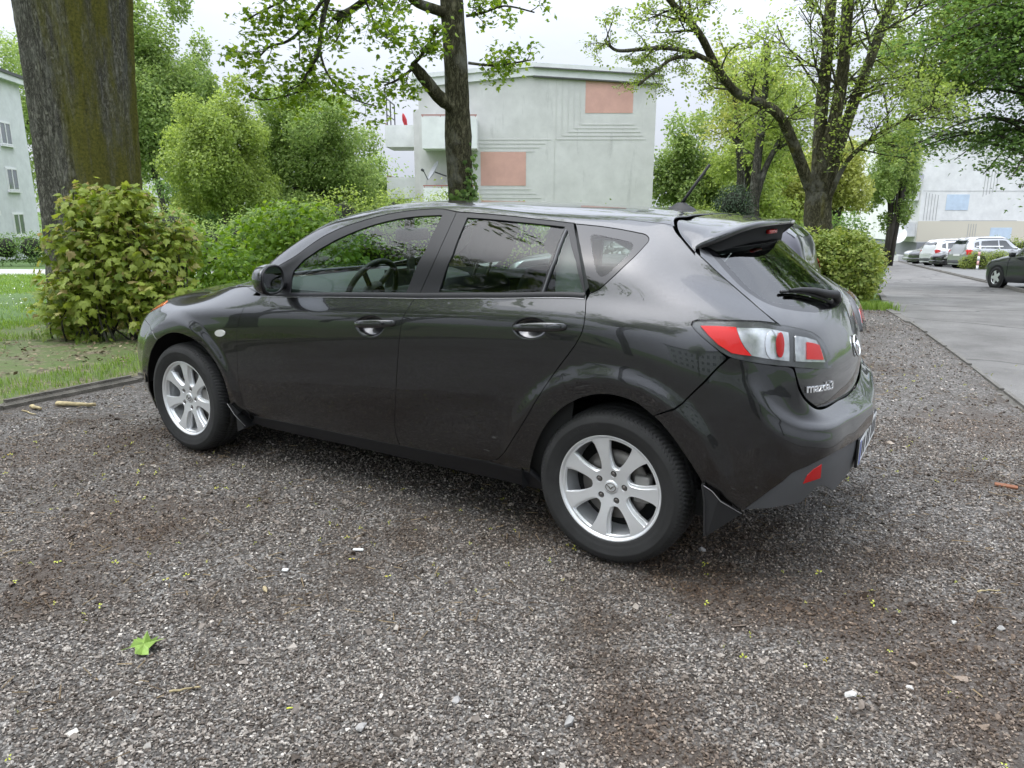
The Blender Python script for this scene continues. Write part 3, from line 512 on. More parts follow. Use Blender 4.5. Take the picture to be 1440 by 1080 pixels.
LIMB['twin1'] = [(7.68,24.0,0.7),(7.62,24.0,2.01),(7.66,24.0,3.29),(7.71,24.0,4.53),(7.69,24.0,6.14)]
LIMB['twin1b'] = [(7.63,24.0,1.36),(7.88,24.0,2.44),(8.25,24.0,3.29),(8.71,24.0,4.33)]
LIMB['twin2'] = [(8.16,27.0,0.87),(8.06,27.0,2.33),(7.85,27.0,3.76),(7.56,27.0,5.84)]
def leaf_mat(name, stops, trans=.35, rough=.5): return island_mat(name, stops, rough, trans, .35)
LM = {
 'maple': leaf_mat('maple_leaf', [(0, (.10, .18, .02)), (.5, (.20, .31, .04)), (.85, (.30, .42, .06)), (1, (.38, .48, .10))], .55),
 'bronze': leaf_mat('bronze_maple_leaf', [(0, (.12, .175, .025)), (.35, (.23, .31, .048)), (.70, (.33, .39, .08)), (.88, (.39, .38, .12)), (1, (.44, .34, .16))], .45),
 'fresh': leaf_mat('fresh_maple_leaf', [(0, (.10, .19, .02)), (.5, (.18, .31, .038)), (.85, (.27, .41, .055)), (1, (.34, .46, .09))], .45),
 'mid': leaf_mat('tree_leaf_mid', [(0, (.155, .235, .070)), (.5, (.245, .345, .10)), (1, (.345, .44, .15))], .55),
 'yellow': leaf_mat('tree_leaf_yellow', [(0, (.24, .28, .065)), (.5, (.37, .41, .11)), (1, (.48, .51, .17))], .5),
 'lime': leaf_mat('tree_leaf_lime', [(0, (.165, .235, .048)), (.5, (.27, .36, .085)), (1, (.38, .47, .14))], .55),
 'deep': leaf_mat('tree_leaf_deep', [(0, (.080, .15, .042)), (.5, (.145, .245, .066)), (1, (.23, .34, .10))], .5),
 'dark': leaf_mat('evergreen_leaf', [(0, (.016, .034, .014)), (.6, (.030, .058, .024)), (1, (.055, .09, .04))], .1),
 'hedge': leaf_mat('hedge_leaf', [(0, (.13, .19, .035)), (.5, (.23, .30, .058)), (1, (.35, .39, .11))], .4),
 'grass': leaf_mat('grass_blade', [(0, (.11, .19, .03)), (.6, (.20, .32, .055)), (1, (.30, .40, .10))], .4, .6),
}
def bark(name, c0, c1, moss, scale=14, side=None):
    """ridged bark from stretched noise; moss on one side or in patches"""
    m, nt, b, N, K = nodes(name); tc = N('ShaderNodeTexCoord'); mp = N('ShaderNodeMapping'); mp.inputs['Scale'].default_value = (1, 1, .34)
    wv = N('ShaderNodeTexNoise', Scale=2.5, Detail=3.0); dm = N('ShaderNodeMix', data_type='RGBA'); dm.inputs[0].default_value = .10; K(tc.outputs['Object'], wv.inputs['Vector']); K(tc.outputs['Object'], dm.inputs[6]); K(wv.outputs['Color'], dm.inputs[7]); K(dm.outputs[2], mp.inputs[0])
    v = N('ShaderNodeTexNoise', Scale=float(scale), Detail=9.0, Roughness=.72, Distortion=.25); n = N('ShaderNodeTexNoise', Scale=scale * 4.0, Detail=6.0, Roughness=.7); g = N('ShaderNodeTexNoise', Scale=1.0, Detail=5.0, Roughness=.6); lp = N('ShaderNodeTexNoise', Scale=2.6, Detail=6.0, Roughness=.65)
    for t in (v, n): K(mp.outputs[0], t.inputs['Vector'])
    K(tc.outputs['Object'], lp.inputs['Vector'])
    rd = N('ShaderNodeMath', operation='SUBTRACT'); rd.inputs[1].default_value = .5; K(v.outputs['Fac'], rd.inputs[0]); ab = N('ShaderNodeMath', operation='ABSOLUTE'); K(rd.outputs[0], ab.inputs[0])
    gm = N('ShaderNodeMapping'); gm.inputs['Scale'].default_value = (2.6, 2.6, .26); K(tc.outputs['Object'], gm.inputs[0]); K(gm.outputs[0], g.inputs['Vector'])
    c = ramp(N('ShaderNodeValToRGB'), [(.0, tuple(x * .35 for x in c0)), (.05, c0), (.20, c1)]); K(ab.outputs[0], c.inputs[0]); d = ramp(N('ShaderNodeValToRGB'), [(.3, (.62, .60, .57)), (.65, (1.15, 1.15, 1.12))]); K(n.outputs['Fac'], d.inputs[0])
    mu = N('ShaderNodeMix', data_type='RGBA', blend_type='MULTIPLY'); mu.inputs[0].default_value = 1; K(c.outputs[0], mu.inputs[6]); K(d.outputs[0], mu.inputs[7])
    li = ramp(N('ShaderNodeValToRGB'), [(.52, (0, 0, 0)), (.66, (.55, .55, .55))]); K(lp.outputs['Fac'], li.inputs[0]); lx = N('ShaderNodeMix', data_type='RGBA'); lx.inputs[7].default_value = (.24, .24, .21, 1); K(li.outputs[0], lx.inputs[0]); K(mu.outputs[2], lx.inputs[6])
    fac = g.outputs['Fac']
    if side is not None:                                        # moss favours the damp side of the trunk
        sx = N('ShaderNodeVectorMath', operation='DOT_PRODUCT'); sx.inputs[1].default_value = side; K(tc.outputs['Object'], sx.inputs[0]); ma = N('ShaderNodeMath', operation='MULTIPLY_ADD'); ma.inputs[1].default_value = .46; g2 = N('ShaderNodeMath', operation='MULTIPLY_ADD'); g2.inputs[1].default_value = .75; g2.inputs[2].default_value = .13; K(g.outputs['Fac'], g2.inputs[0]); K(sx.outputs['Value'], ma.inputs[0]); K(g2.outputs[0], ma.inputs[2]); fac = ma.outputs[0]
    mr = ramp(N('ShaderNodeValToRGB'), [(.60, (0, 0, 0)), (.70, (1, 1, 1))]); K(fac, mr.inputs[0]); n2 = N('ShaderNodeTexNoise', Scale=38.0, Detail=7.0, Roughness=.7); K(tc.outputs['Object'], n2.inputs['Vector']); mc = ramp(N('ShaderNodeValToRGB'), [(.3, (.065, .070, .016)), (.7, (.23, .215, .045))]); K(n2.outputs['Fac'], mc.inputs[0])
    ml = N('ShaderNodeMath', operation='MULTIPLY'); ml.inputs[1].default_value = moss; K(mr.outputs[0], ml.inputs[0]); mx = N('ShaderNodeMix', data_type='RGBA'); K(ml.outputs[0], mx.inputs[0]); K(lx.outputs[2], mx.inputs[6]); K(mc.outputs[0], mx.inputs[7]); K(mx.outputs[2], b.inputs['Base Color']); b.inputs['Roughness'].default_value = .95; b.inputs['Specular IOR Level'].default_value = .15
    ad = N('ShaderNodeMath', operation='MULTIPLY_ADD'); ad.inputs[1].default_value = 2.2; K(ab.outputs[0], ad.inputs[0]); K(n.outputs['Fac'], ad.inputs[2]); bu = N('ShaderNodeBump', Strength=1.0, Distance=.028); K(ad.outputs[0], bu.inputs['Height']); K(bu.outputs[0], b.inputs['Normal']); return m
B_OLD = bark('old_mossy_bark', (.17, .165, .145), (.46, .45, .40), .95, 26, (CA * .9, SA * .9 - .3, 0)); B_MID = bark('olive_bark', (.090, .086, .050), (.23, .22, .145), .80, 16); B_TW = bark('grey_bark', (.085, .08, .07), (.21, .20, .175), .5, 16)
B_FAR = mat('far_bark', (.055, .048, .040), .95, var=.3, vscale=2)
# --- leaf shapes
_ml = [(0,-.02),(.10,.05),(.30,-.02),(.26,.14),(.50,.22),(.36,.36),(.42,.60),(.20,.52),(.14,.74),(0,1.0)]
MAPLE = np.array(_ml + [(-x, y) for x, y in _ml[1:-1][::-1]])
def leaf_template(kind):
    if kind == 'maple':
        z = -.22 * np.abs(MAPLE[:, 0]) ** 1.3 - .16 * MAPLE[:, 1] ** 2; V = np.vstack([np.column_stack([MAPLE, z]), [[0, .30, .03]]]); n = len(MAPLE); return V, np.array([(i, (i + 1) % n, n) for i in range(n)])
    if kind == 'tuft':                                          # three small leaves on one stalk
        V = []; F = []
        for k, (a, t) in enumerate(((0, .2), (1.25, -.1), (-1.25, .0))):
            b = len(V); d = np.array((math.sin(a), math.cos(a), t)); s = np.array((math.cos(a), -math.sin(a), 0)); c = d * .22
            V += [c, c + d * .42 + s * .24 + (0, 0, .03), c + d * .80, c + d * .42 - s * .24 + (0, 0, .03)]; F += [(b, b + 1, b + 2), (b, b + 2, b + 3)]
        return np.array(V), np.array(F)
    V = np.array([(0, 0, 0), (.32, .5, .05), (0, 1, -.10), (-.32, .5, .05)]); return V, np.array([(0, 1, 2), (0, 2, 3)])
TPL = {k: leaf_template(k) for k in ('maple', 'tuft', 'quad')}
def orient(r, n, normals=None, spread=.6, droop=.0):
    """rotation: leaf's local z near `normals`, tip in a random direction, drooping"""
    if normals is None: normals = np.tile((0, 0, 1.0), (n, 1))
    z = normals + r.normal(size=(n, 3)) * spread; z /= np.linalg.norm(z, axis=1)[:, None]
    y = r.normal(size=(n, 3)); y[:, 2] -= droop; y -= z * (y * z).sum(1)[:, None]; y /= np.linalg.norm(y, axis=1)[:, None]; x = np.cross(y, z); return np.stack([x, y, z], 2)
def leaves(name, pos, size, m, parent, kind='quad', normals=None, spread=.6, droop=.3, seed=0, stuff=False):
    r = np.random.default_rng(seed); n = len(pos); R = orient(r, n, normals, spread, droop); s = (np.full(n, size) if np.isscalar(size) else size) * r.uniform(.5, 1.3, n)
    V, F = scatter([TPL[kind]], np.asarray(pos), np.repeat(s[:, None], 3, 1), R)
    o = mk(name, V, F, m, parent, False)
    if stuff: o['kind'] = 'stuff'
    return o
def lobes_points(r, lobes, n, shell=.55):
    """points in the outer shells of ellipsoid lobes; lobes rows: x y z rx ry rz"""
    L_ = np.array(lobes); w = (L_[:, 3] * L_[:, 4] + L_[:, 4] * L_[:, 5] + L_[:, 3] * L_[:, 5]); k = r.choice(len(L_), n, p=w / w.sum()); d = r.normal(size=(n, 3)); d /= np.linalg.norm(d, axis=1)[:, None]
    t = shell + (1 - shell) * r.uniform(size=n) ** .6; t *= 1 + .10 * r.normal(size=n); P = L_[k, :3] + d * L_[k, 3:] * t[:, None]; return P, d
def crown_lobes(r, c, rad, n, size=(.28, .5)):
    out = []
    for _ in range(n):
        d = r.normal(size=3); d /= np.linalg.norm(d); t = r.uniform(.30, .92); s = r.uniform(*size) * (1.25 - .55 * t); p = np.array(c) + d * np.array(rad) * t; out.append((*p, rad[0] * s, rad[1] * s, rad[2] * s * .8))
    return out
def bg_tree(label, lat, dep, h, rad, mt, n=22000, lobes=26, leaf=.17, zc=None, trunk_r=.25, multi=1, seed=1, group='trees in the background', lsize=(.24, .42), name='tree'):
    r = np.random.default_rng(seed); base = sp(lat, dep); root = empty(name, base); tag(root, label, 'tree', group)
    rz = rad[2]; _s = 1.5 * math.log1p(math.exp(min((dep - 9.5) / 1.5, 60))); c = np.array(base) + (0, 0, (zc if zc else h - rz) + max(0, -.05 * _s - base[2])); L_ = crown_lobes(r, c, rad, lobes, lsize); P, d = lobes_points(r, L_, n, .35)
    P = P[P[:, 2] > base[2] + .15]; d = d[:len(P)]
    up = P - c; up /= np.linalg.norm(up, axis=1)[:, None] + 1e-6
    leaves('crown', P, leaf, LM[mt] if isinstance(mt, str) else mt, root, 'quad', up * .6 + (0, 0, .5), .7, .3, seed)
    b = MB()
    for k in range(multi):
        a = r.uniform(0, 6.28); o = np.array((math.cos(a), math.sin(a), 0)) * (.0 if multi == 1 else .35); p0 = np.array(base) + o * .5 - (0, 0, .2); tip = c + np.array((*(r.normal(size=2) * rad[0] * .25), rz * .3)); b.tube([p0, p0 * .6 + tip * .4 + o * .5, tip], [trunk_r / multi ** .4, trunk_r * .75 / multi ** .4, trunk_r * .2], 8)
        for q in range(7):
            t = r.uniform(.3, .9); s0 = p0 * (1 - t) + tip * t; e = np.array(L_[r.integers(len(L_))][:3]); b.tube([s0, (s0 + e) / 2 + (0, 0, .2), e], [trunk_r * .35, trunk_r * .22, trunk_r * .06], 6)
    b.build('trunk', B_FAR, root, True); return root
def limb_pts(k):
    return [Vector((*site(a, d), z)) for a, d, z in LIMB[k]]
def smooth_path(p, n=4):
    p = np.array(p, float); o = []
    for i in range(len(p) - 1):
        p0 = p[max(i - 1, 0)]; p1 = p[i]; p2 = p[i + 1]; p3 = p[min(i + 2, len(p) - 1)]
        for q in range(n):
            t = q / n; o.append(.5 * (2 * p1 + (p2 - p0) * t + (2 * p0 - 5 * p1 + 4 * p2 - p3) * t * t + (3 * p1 - p0 - 3 * p2 + p3) * t ** 3))
    o.append(p[-1]); return np.array(o)
def wobbly_tube(mb, path, r0, r1, n=10, rough=.12, seed=0, bulge=None):
    """tapered limb with an uneven, knotty surface"""
    r = np.random.default_rng(seed); k = len(path); t = np.linspace(0, 1, k); rad = r0 + (r1 - r0) * t
    if bulge is not None: rad = rad * bulge(t)
    v, f = tube_arrays(path, rad, n); v = np.array(v).reshape(k, n, 3); c = np.array(path)[:, None, :]
    ph = r.uniform(0, 6.28, 6); a = np.arange(n) * 2 * np.pi / n
    w = 1 + rough * (np.sin(2 * a[None] + ph[0] + 3 * t[:, None]) * .4 + np.sin(3 * a[None] + ph[1] - 5 * t[:, None]) * .35 + np.sin(5 * a[None] + ph[2] + 9 * t[:, None]) * .25) + rough * .25 * r.normal(size=(k, n))
    v = c + (v - c) * w[..., None]; mb.add(v.reshape(-1, 3), f)
def twigs(r, mb, path, r0, levels, length, count, ends, up=.15):
    """side shoots along a path; collects twig ends"""
    path = np.asarray(path); n = len(path)
    for _ in range(count):
        i = int(r.uniform(.15, 1.0) * (n - 1)); p = path[i]; t = path[min(i + 1, n - 1)] - path[max(i - 1, 0)]; t /= np.linalg.norm(t) + 1e-9
        d = r.normal(size=3); d -= t * d.dot(t); d /= np.linalg.norm(d); d = d * .8 + t * .6 + (0, 0, up); d /= np.linalg.norm(d); l = length * r.uniform(.5, 1.2); q = [p]
        for s in range(4): d = d + r.normal(size=3) * .18 - np.array((0, 0, .04)); d /= np.linalg.norm(d); q.append(q[-1] + d * l / 4)
        mb.tube(q, [r0, r0 * .8, r0 * .6, r0 * .45, r0 * .3], 5, False)
        ends += [q[2] * .5 + q[3] * .5, q[3], q[4]]
        if levels > 1: twigs(r, mb, q, r0 * .5, levels - 1, length * .55, 3, ends, up)
# --- the big mossy trunk at the left, with a limb that hangs into the picture -------------------------
r = np.random.default_rng(21)
root = empty('old_maple_tree', sp(-4.88, 8.9)); tag(root, 'huge old maple with a thick mossy trunk behind the bronze shrub', 'tree')
b = MB(); base = np.array(sp(-4.88, 8.95)); tp = [base + np.array((0, 0, -.2)), *[np.array((*site(-4.89 + .030 * (z - 1.6), 8.95), z)) for z in np.linspace(.3, 6.5, 120)]]
K_ = 220; path = np.array(tp); t = (path[:, 2] - path[0, 2]); rad = .505 + .20 * np.exp(-t / .45) + .012 * t + .05 * np.exp(-((path[:, 2] - 4.6) / 1.4) ** 2)
v, f = tube_arrays(path, rad, K_); v = np.array(v).reshape(len(path), K_, 3); a = np.arange(K_) * 2 * np.pi / K_; zz = path[:, 2][:, None]
w = 1 + .050 * np.sin(3 * a[None] + .5 + .25 * zz) + .040 * np.sin(5 * a[None] + 1.2 - .3 * zz) + .028 * np.sin(9 * a[None] + .7 * zz) + .016 * np.sin(17 * a[None] + 1.1 * zz) + .004 * r.normal(size=(len(path), K_)); w = w - .030 * np.abs(np.sin(17 * a[None] + 1.6 * np.sin(1.7 * zz + 2 * a[None]) + .8 * np.sin(4.1 * zz))) ** 6 * (.4 + .6 * np.abs(np.sin(2.3 * zz + 5 * a[None]))) - .018 * np.abs(np.sin(29 * a[None] + 2.2 * np.sin(3.1 * zz - 3 * a[None]))) ** 4 * np.abs(np.sin(5.3 * zz + 7 * a[None])) - .012 * np.abs(np.sin(9 * zz + 2.5 * np.sin(8 * a[None]))) ** 8; v = path[:, None] + (v - path[:, None]) * w[..., None]; b.add(v.reshape(-1, 3), f)
tr = b.build('trunk', B_OLD, root, True)
lb = MB(); ends = []
top = np.array((*site(-4.6, 8.95), 5.2))
for k, r0 in (('hang1', .035), ('hang2', .016), ('hang3', .022), ('hang4', .012), ('hang5', .012), ('hang6', .014), ('hang7', .016)):
    p = smooth_path(limb_pts(k), 5); wobbly_tube(lb, p, r0, r0 * .45, 7, .1, 3); twigs(r, lb, p, r0 * .26, 2, .36, 9, ends, .05)
for tgt in ('hang1', 'hang3', 'hang6', 'hang7'):
    e = np.array(limb_pts(tgt)[0]); p = smooth_path([top, top * .5 + e * .5 + (0, 0, .5), e], 6); wobbly_tube(lb, p, .11, .035, 8, .1, 5)
lb.build('branch', B_TW, root, True)
def leaf_clusters(r, ends, per, spread): P = np.repeat(np.array(ends), per, 0); return P + r.normal(size=P.shape) * spread * np.array((1, 1, .7))
P = leaf_clusters(r, ends, 3, .085); leaves('hanging_leaves', P, .068, LM['maple'], root, 'maple', None, .55, .9, 4, True)
cr = crown_lobes(r, np.array((*site(-4.8, 9.0), 9.0)), (4.6, 4.6, 3.0), 22, (.25, .4)); P, d = lobes_points(r, cr, 9000); P = P[P[:, 2] > 5.2]; leaves('crown', P, .16, LM['maple'], root, 'quad', None, .7, .4, 5)
# --- slim maple with ivy behind the car ---------------------------------------------------------
root = empty('maple_tree', sp(-.7, 10.5)); tag(root, 'slender dark trunk with ivy at its foot and a sawn side stub', 'tree')
b = MB(); p = smooth_path([np.array((*site(-.69, 10.5), -.2))] + limb_pts('mid_trunk'), 5); wobbly_tube(b, p, .175, .135, 26, .07, 2, lambda t: 1 + .12 * np.exp(-((t - .42) / .06) ** 2) + .35 * np.exp(-t / .06)); b.build('trunk', B_MID, root, True)
b = MB(); ends = []; wobbly_tube(b, smooth_path(limb_pts('mid_stub'), 5), .095, .060, 12, .12, 7); 
for k, r0, c in (('mid_s2', .028, 8), ('mid_s3', .022, 8), ('mid_top', .075, 14), ('mid_r1', .02, 9), ('mid_r2', .02, 9)):
    p = smooth_path(limb_pts(k), 5); wobbly_tube(b, p, r0, r0 * .45, 8, .1, 3)
    if k != 'mid_top': twigs(r, b, p, r0 * .35, 2, .30, c, ends, .05)
    else: twigs(r, b, p[6:], .014, 2, .42, 18, ends, -.1)
b.build('branch', B_MID, root, True); P = leaf_clusters(r, ends, 3, .085); leaves('foliage', P, .068, LM['maple'], root, 'maple', None, .55, .9, 14, True)
cr = crown_lobes(r, np.array((*site(-.8, 10.5), 8.6)), (3.6, 3.6, 2.6), 18, (.25, .4)); P, d = lobes_points(r, cr, 7000); P = P[P[:, 2] > 5.3]; leaves('crown', P, .16, LM['maple'], root, 'quad', None, .7, .4, 15)
ang = r.uniform(-2.6, .9, 900); z = r.beta(1.0, 2.0, 900) * 1.55 + .7; ax = np.array([np.interp(z, p_[:, 2], p_[:, i]) for p_ in [np.array([tuple(q) for q in limb_pts('mid_trunk')])] for i in (0, 1)]).T
cov = (ang > -1.1) | (z < 1.6); z, ang, ax = z[cov], ang[cov], ax[cov]; aw = ang + R_(31.9); nn = np.stack([np.cos(aw), np.sin(aw), 0 * aw], 1); P = np.column_stack([ax, z]) + nn * (.185 + r.uniform(0, .06, len(z)))[:, None]
iv = leaves('ivy', P, .07, LM['deep'], root, 'maple', nn, .5, 1.2, 16, True)
# --- many-stemmed tree on the right ---------------------------------------------------------------
root = empty('many_stemmed_tree', sp(5.66, 14)); tag(root, 'large tree splitting into mossy stems behind the right hand hedge', 'tree')
b = MB(); ends = []; base = np.array((*site(5.66, 14.05), -.5))
for k, r0, r1, n in (('tree2_base', .28, .23, 24), ('tree2_left', .105, .04, 14), ('tree2_c1', .13, .08, 16), ('tree2_c2', .125, .08, 16), ('tree2_r', .11, .065, 14), ('tree2_rt', .055, .02, 10), ('tree2_subl', .045, .02, 8), ('tree2_subl2', .035, .018, 8)):
    pp = limb_pts(k)
    if k == 'tree2_base': pp = [Vector(base)] + pp
    p = smooth_path(pp, 6); wobbly_tube(b, p, r0, r1, n, .08, len(k)); 
b.build('trunk', B_MID, root, True)
b = MB()
for k, r0, c, l in (('tree2_left', .022, 16, .75), ('tree2_c1', .026, 14, 1.3), ('tree2_c2', .026, 14, 1.3), ('tree2_r', .026, 16, 1.3), ('tree2_rt', .018, 14, .9)): twigs(r, b, smooth_path(limb_pts(k), 6)[8:], r0, 3, l, c, ends, .25)
e2 = []
for k, r0, c in (('tree2_subl', .012, 13), ('tree2_subl2', .010, 9)): twigs(r, b, smooth_path(limb_pts(k), 6), r0, 2, .38, c, e2, .0)
b.build('branch', B_MID, root, True)
P = np.array(ends); P = P[r.uniform(size=len(P)) < .8]; P = leaf_clusters(r, P, 2, .14); leaves('foliage', P, .085, LM['lime'], root, 'tuft', None, .7, .5, 24, True)
P = leaf_clusters(r, e2, 3, .06); leaves('young_leaves', P, .065, LM['lime'], root, 'tuft', None, .8, 2.0, 25, True)
cr = crown_lobes(r, np.array((*site(5.2, 14.5), 7.8)), (3.2, 3.2, 1.8), 16, (.22, .36)); P, d = lobes_points(r, cr, 3500); P = P[P[:, 2] > 6.0]; leaves('crown', P, .16, LM['lime'], root, 'quad', None, .7, .4, 26)
# --- dark layered tree at the right edge ------------------------------------------------------------
root = empty('hornbeam_tree', sp(14.9, 20)); tag(root, 'dense dark green tree with drooping sprays at the right edge', 'tree')
b = MB(); p = smooth_path([v + Vector((*(RH * 1.0), 0)) for v in limb_pts('rt_trunk')], 5); wobbly_tube(b, p, .30, .2, 14, .1, 9); P = []; Nn = []
for k in range(165):
    i = int(r.uniform(.35, 1.0) * (len(p) - 1)); s0 = p[i]; a = r.uniform(0, 6.28); l = r.uniform(1.4, 4.6); e = s0 + np.array((math.cos(a) * l, math.sin(a) * l, r.uniform(-.5, .9))); ee = to_site(e[0], e[1])
    if e[2] < 2.75 - np.clip((ee[0] / ee[1] - .58) / .10, 0, 1) * 1.5: e[2] = 2.9 + r.uniform(0, .5); l_ok = s0[2] > 2.2
    else: l_ok = True
    if not l_ok: continue
    q = smooth_path([s0, s0 * .5 + e * .5 + (0, 0, .45), e + (0, 0, -.25)], 6); b.tube(q, np.linspace(.055, .010, len(q)), 5, False)
    for t in range(34):
        c = q[int(r.uniform(.35, 1) * (len(q) - 1))] + r.normal(size=3) * np.array((.38, .38, .10)); m_ = 10; P.append(c + r.normal(size=(m_, 3)) * np.array((.17, .17, .05)))
b.build('trunk', B_FAR, root, True); P = np.concatenate(P); la_, de_ = to_site(P[:, 0], P[:, 1]); pxr = la_ / de_; lim = 2.55 - np.clip((pxr - .58) / .10, 0, 1) * 1.6; P = P[P[:, 2] > lim + .25 * r.normal(size=len(P))]; leaves('crown', P, .125, LM['deep'], root, 'quad', None, .45, .4, 31)
root = empty('young_maple_tree', sp(17.4, 23.5)); tag(root, 'yellow green tree overlapping the dark tree at the upper right', 'tree')
b = MB(); b.tube([sp(17.4, 23.5, -.2), sp(17.2, 23.4, 3), sp(14.4, 22.8, 6), sp(11.6, 22, 7.2)], [.16, .13, .09, .04], 8); b.build('trunk', B_FAR, root, True)
cr = crown_lobes(r, np.array((*site(11.9, 22), 5.9)), (3.0, 2.4, 2.9), 34, (.2, .34)); P, d = lobes_points(r, cr, 21000, .3); P = P[P[:, 2] > 2.75 + .3 * r.normal(size=len(P))]; leaves('crown', P, .115, LM['lime'], root, 'quad', None, .6, .4, 33)
# --- twin slim trunks ------------------------------------------------------------------------------
root = empty('twin_stem_tree', sp(7.65, 24)); tag(root, 'slim tree with twin stems behind the low clipped hedge', 'tree'); b = MB(); ends = []
for k, r0 in (('twin1', .17), ('twin1b', .12)): p = smooth_path(limb_pts(k), 5); wobbly_tube(b, p, r0, r0 * .5, 10, .1, 4); twigs(r, b, p[6:], .03, 2, 1.4, 12, ends, .3)
b.build('trunk', B_TW, root, True); leaves('foliage', leaf_clusters(r, ends, 6, .28), .15, LM['lime'], root, 'tuft', None, .7, .4, 41)
root = empty('slim_tree', sp(8.1, 27)); tag(root, 'single slim grey trunk left of the twin stemmed tree', 'tree'); b = MB(); ends = []; p = smooth_path(limb_pts('twin2'), 5); wobbly_tube(b, p, .16, .09, 10, .1, 4); twigs(r, b, p[8:], .03, 2, 1.5, 16, ends, .3)
b.build('trunk', B_TW, root, True); leaves('foliage', leaf_clusters(r, ends, 6, .3), .16, LM['yellow'], root, 'tuft', None, .7, .4, 42)
# --- background trees ------------------------------------------------------------------------------
bg_tree('tall grey green tree with a lobed crown right of the mossy trunk', -22.6, 50, 17.3, (4.4, 4.0, 8.0), 'mid', 70000, 64, .22, 9.6, .3, 2, 101, lsize=(.22, .36))
bg_tree('rounded yellow green tree between the tall tree and the far dark tree', -13.6, 36, 9.3, (3.0, 3.0, 3.9), 'lime', 60000, 50, .145, 5.0, .22, 2, 102, lsize=(.22, .36))
bg_tree('broad deep green tree left of the salmon panel building', -11.0, 42, 10.7, (4.3, 4.0, 5.0), 'mid', 70000, 58, .17, 5.3, .3, 1, 103, lsize=(.22, .36))
bg_tree('low round tree just beside the far balconies', -9.6, 51, 7.6, (2.6, 2.5, 3.6), 'mid', 14000, 22, .20, 3.8, .2, 1, 104)
bg_tree('tree rising above the left apartment house roof', -40, 62, 19.5, (6, 5, 8), 'mid', 16000, 30, .26, None, .3, 1, 105)
bg_tree('green tree at the right corner of the salmon panel building', 10.2, 44, 8.6, (2.5, 2.4, 4.2), 'mid', 20000, 30, .20, 4.2, .2, 1, 106)
bg_tree('pale yellow tree behind the round topiary bush', 12.6, 42, 8.6, (3.1, 3, 4.2), 'lime', 18000, 34, .20, 4.1, .2, 2, 107)
bg_tree('bright yellow tree behind the twin stemmed trunks', 16.0, 46, 8.2, (3.6, 3, 4.0), 'yellow', 22000, 34, .20, 4.0, .2, 2, 108)
bg_tree('golden yellow tree just right of the many-stemmed trunk', 18.4, 44, 8.4, (2.3, 2.4, 4.1), 'yellow', 17000, 32, .20, 4.4, .2, 2, 109)
bg_tree('mid green tree with forked dark stems left of the cream building', 23.6, 47, 9.4, (1.75, 2.2, 3.7), 'mid', 18000, 30, .19, 5.5, .26, 3, 110)
bg_tree('tall olive tree high behind the many-stemmed tree', 10.6, 34, 9.6, (3.3, 3.0, 3.9), 'lime', 16000, 44, .14, 6.0, .2, 2, 111, lsize=(.13, .24))
bg_tree('dark tree at the edge of the lawn behind the rounded tree', -17.5, 44, 6.5, (3.2, 3, 3.2), 'deep', 12000, 22, .17, 2.8, .2, 2, 112)
# far wood closing the horizon
P = []; r2 = np.random.default_rng(77)
L_ = []
for k in range(90):
    la = -110 + 250 * k / 89 + r2.normal() * 1.5; de = 85 + r2.uniform(-8, 18); h = r2.uniform(6.5, 10.5); c = sp(la, de, h * .5); L_.append((*c, 3.2, 3.2, h * .55))
P, d = lobes_points(r2, L_, 52000, .7); o = leaves('distant_wood', P, .42, LM['mid'], None, 'quad', d, .7, .3, 78); tag(o, kind='stuff')
# trees across the yard behind the photographer (mirrored in the paint and glass)
for i, (la, de, h, mt) in enumerate(((-17, -7, 9, 'mid'), (3.5, -9, 9, 'lime'), (11.5, -7, 8, 'mid'), (-27, -2, 11, 'lime'), (-5, -12, 9, 'mid'))):
    bg_tree(['bushy tree left across the yard behind the viewer', 'tall tree in the yard straight behind the viewer', 'round tree at the right behind the viewer', 'far left tree beyond the lawn behind the viewer', 'big tree by the house behind the viewer'][i], la, de, h, (2.6, 2.6, h * .34), mt, 7000, 26, .17, h * .62, .2, 1, 200 + i, 'trees in the yard behind the viewer')
for i, (la, de, zc_, rd) in enumerate(((-6.5, -3.0, 8.4, 3.7), (1.2, -2.8, 8.8, 4.0), (6.3, -2.5, 8.6, 3.7), (-9.2, 3.0, 6.4, 3.6), (-14, -.8, 6.8, 3.8))):  # unseen crowns, placed so their leaves darken the car's window reflections
    bg_tree(['tall maple at the left shoulder of the viewer', 'tall maple just behind the viewer', 'tall maple right of the viewer', 'next old maple of the row, out of view at the left', 'maple on the lawn far to the left of the viewer'][i], la, de, 11.5, (rd, rd, 2.9 if i > 2 else 3.0), 'maple', 11000, 40, .17, zc_, .26, 1, 240 + i, 'trees in the yard behind the viewer', (.16, .28))
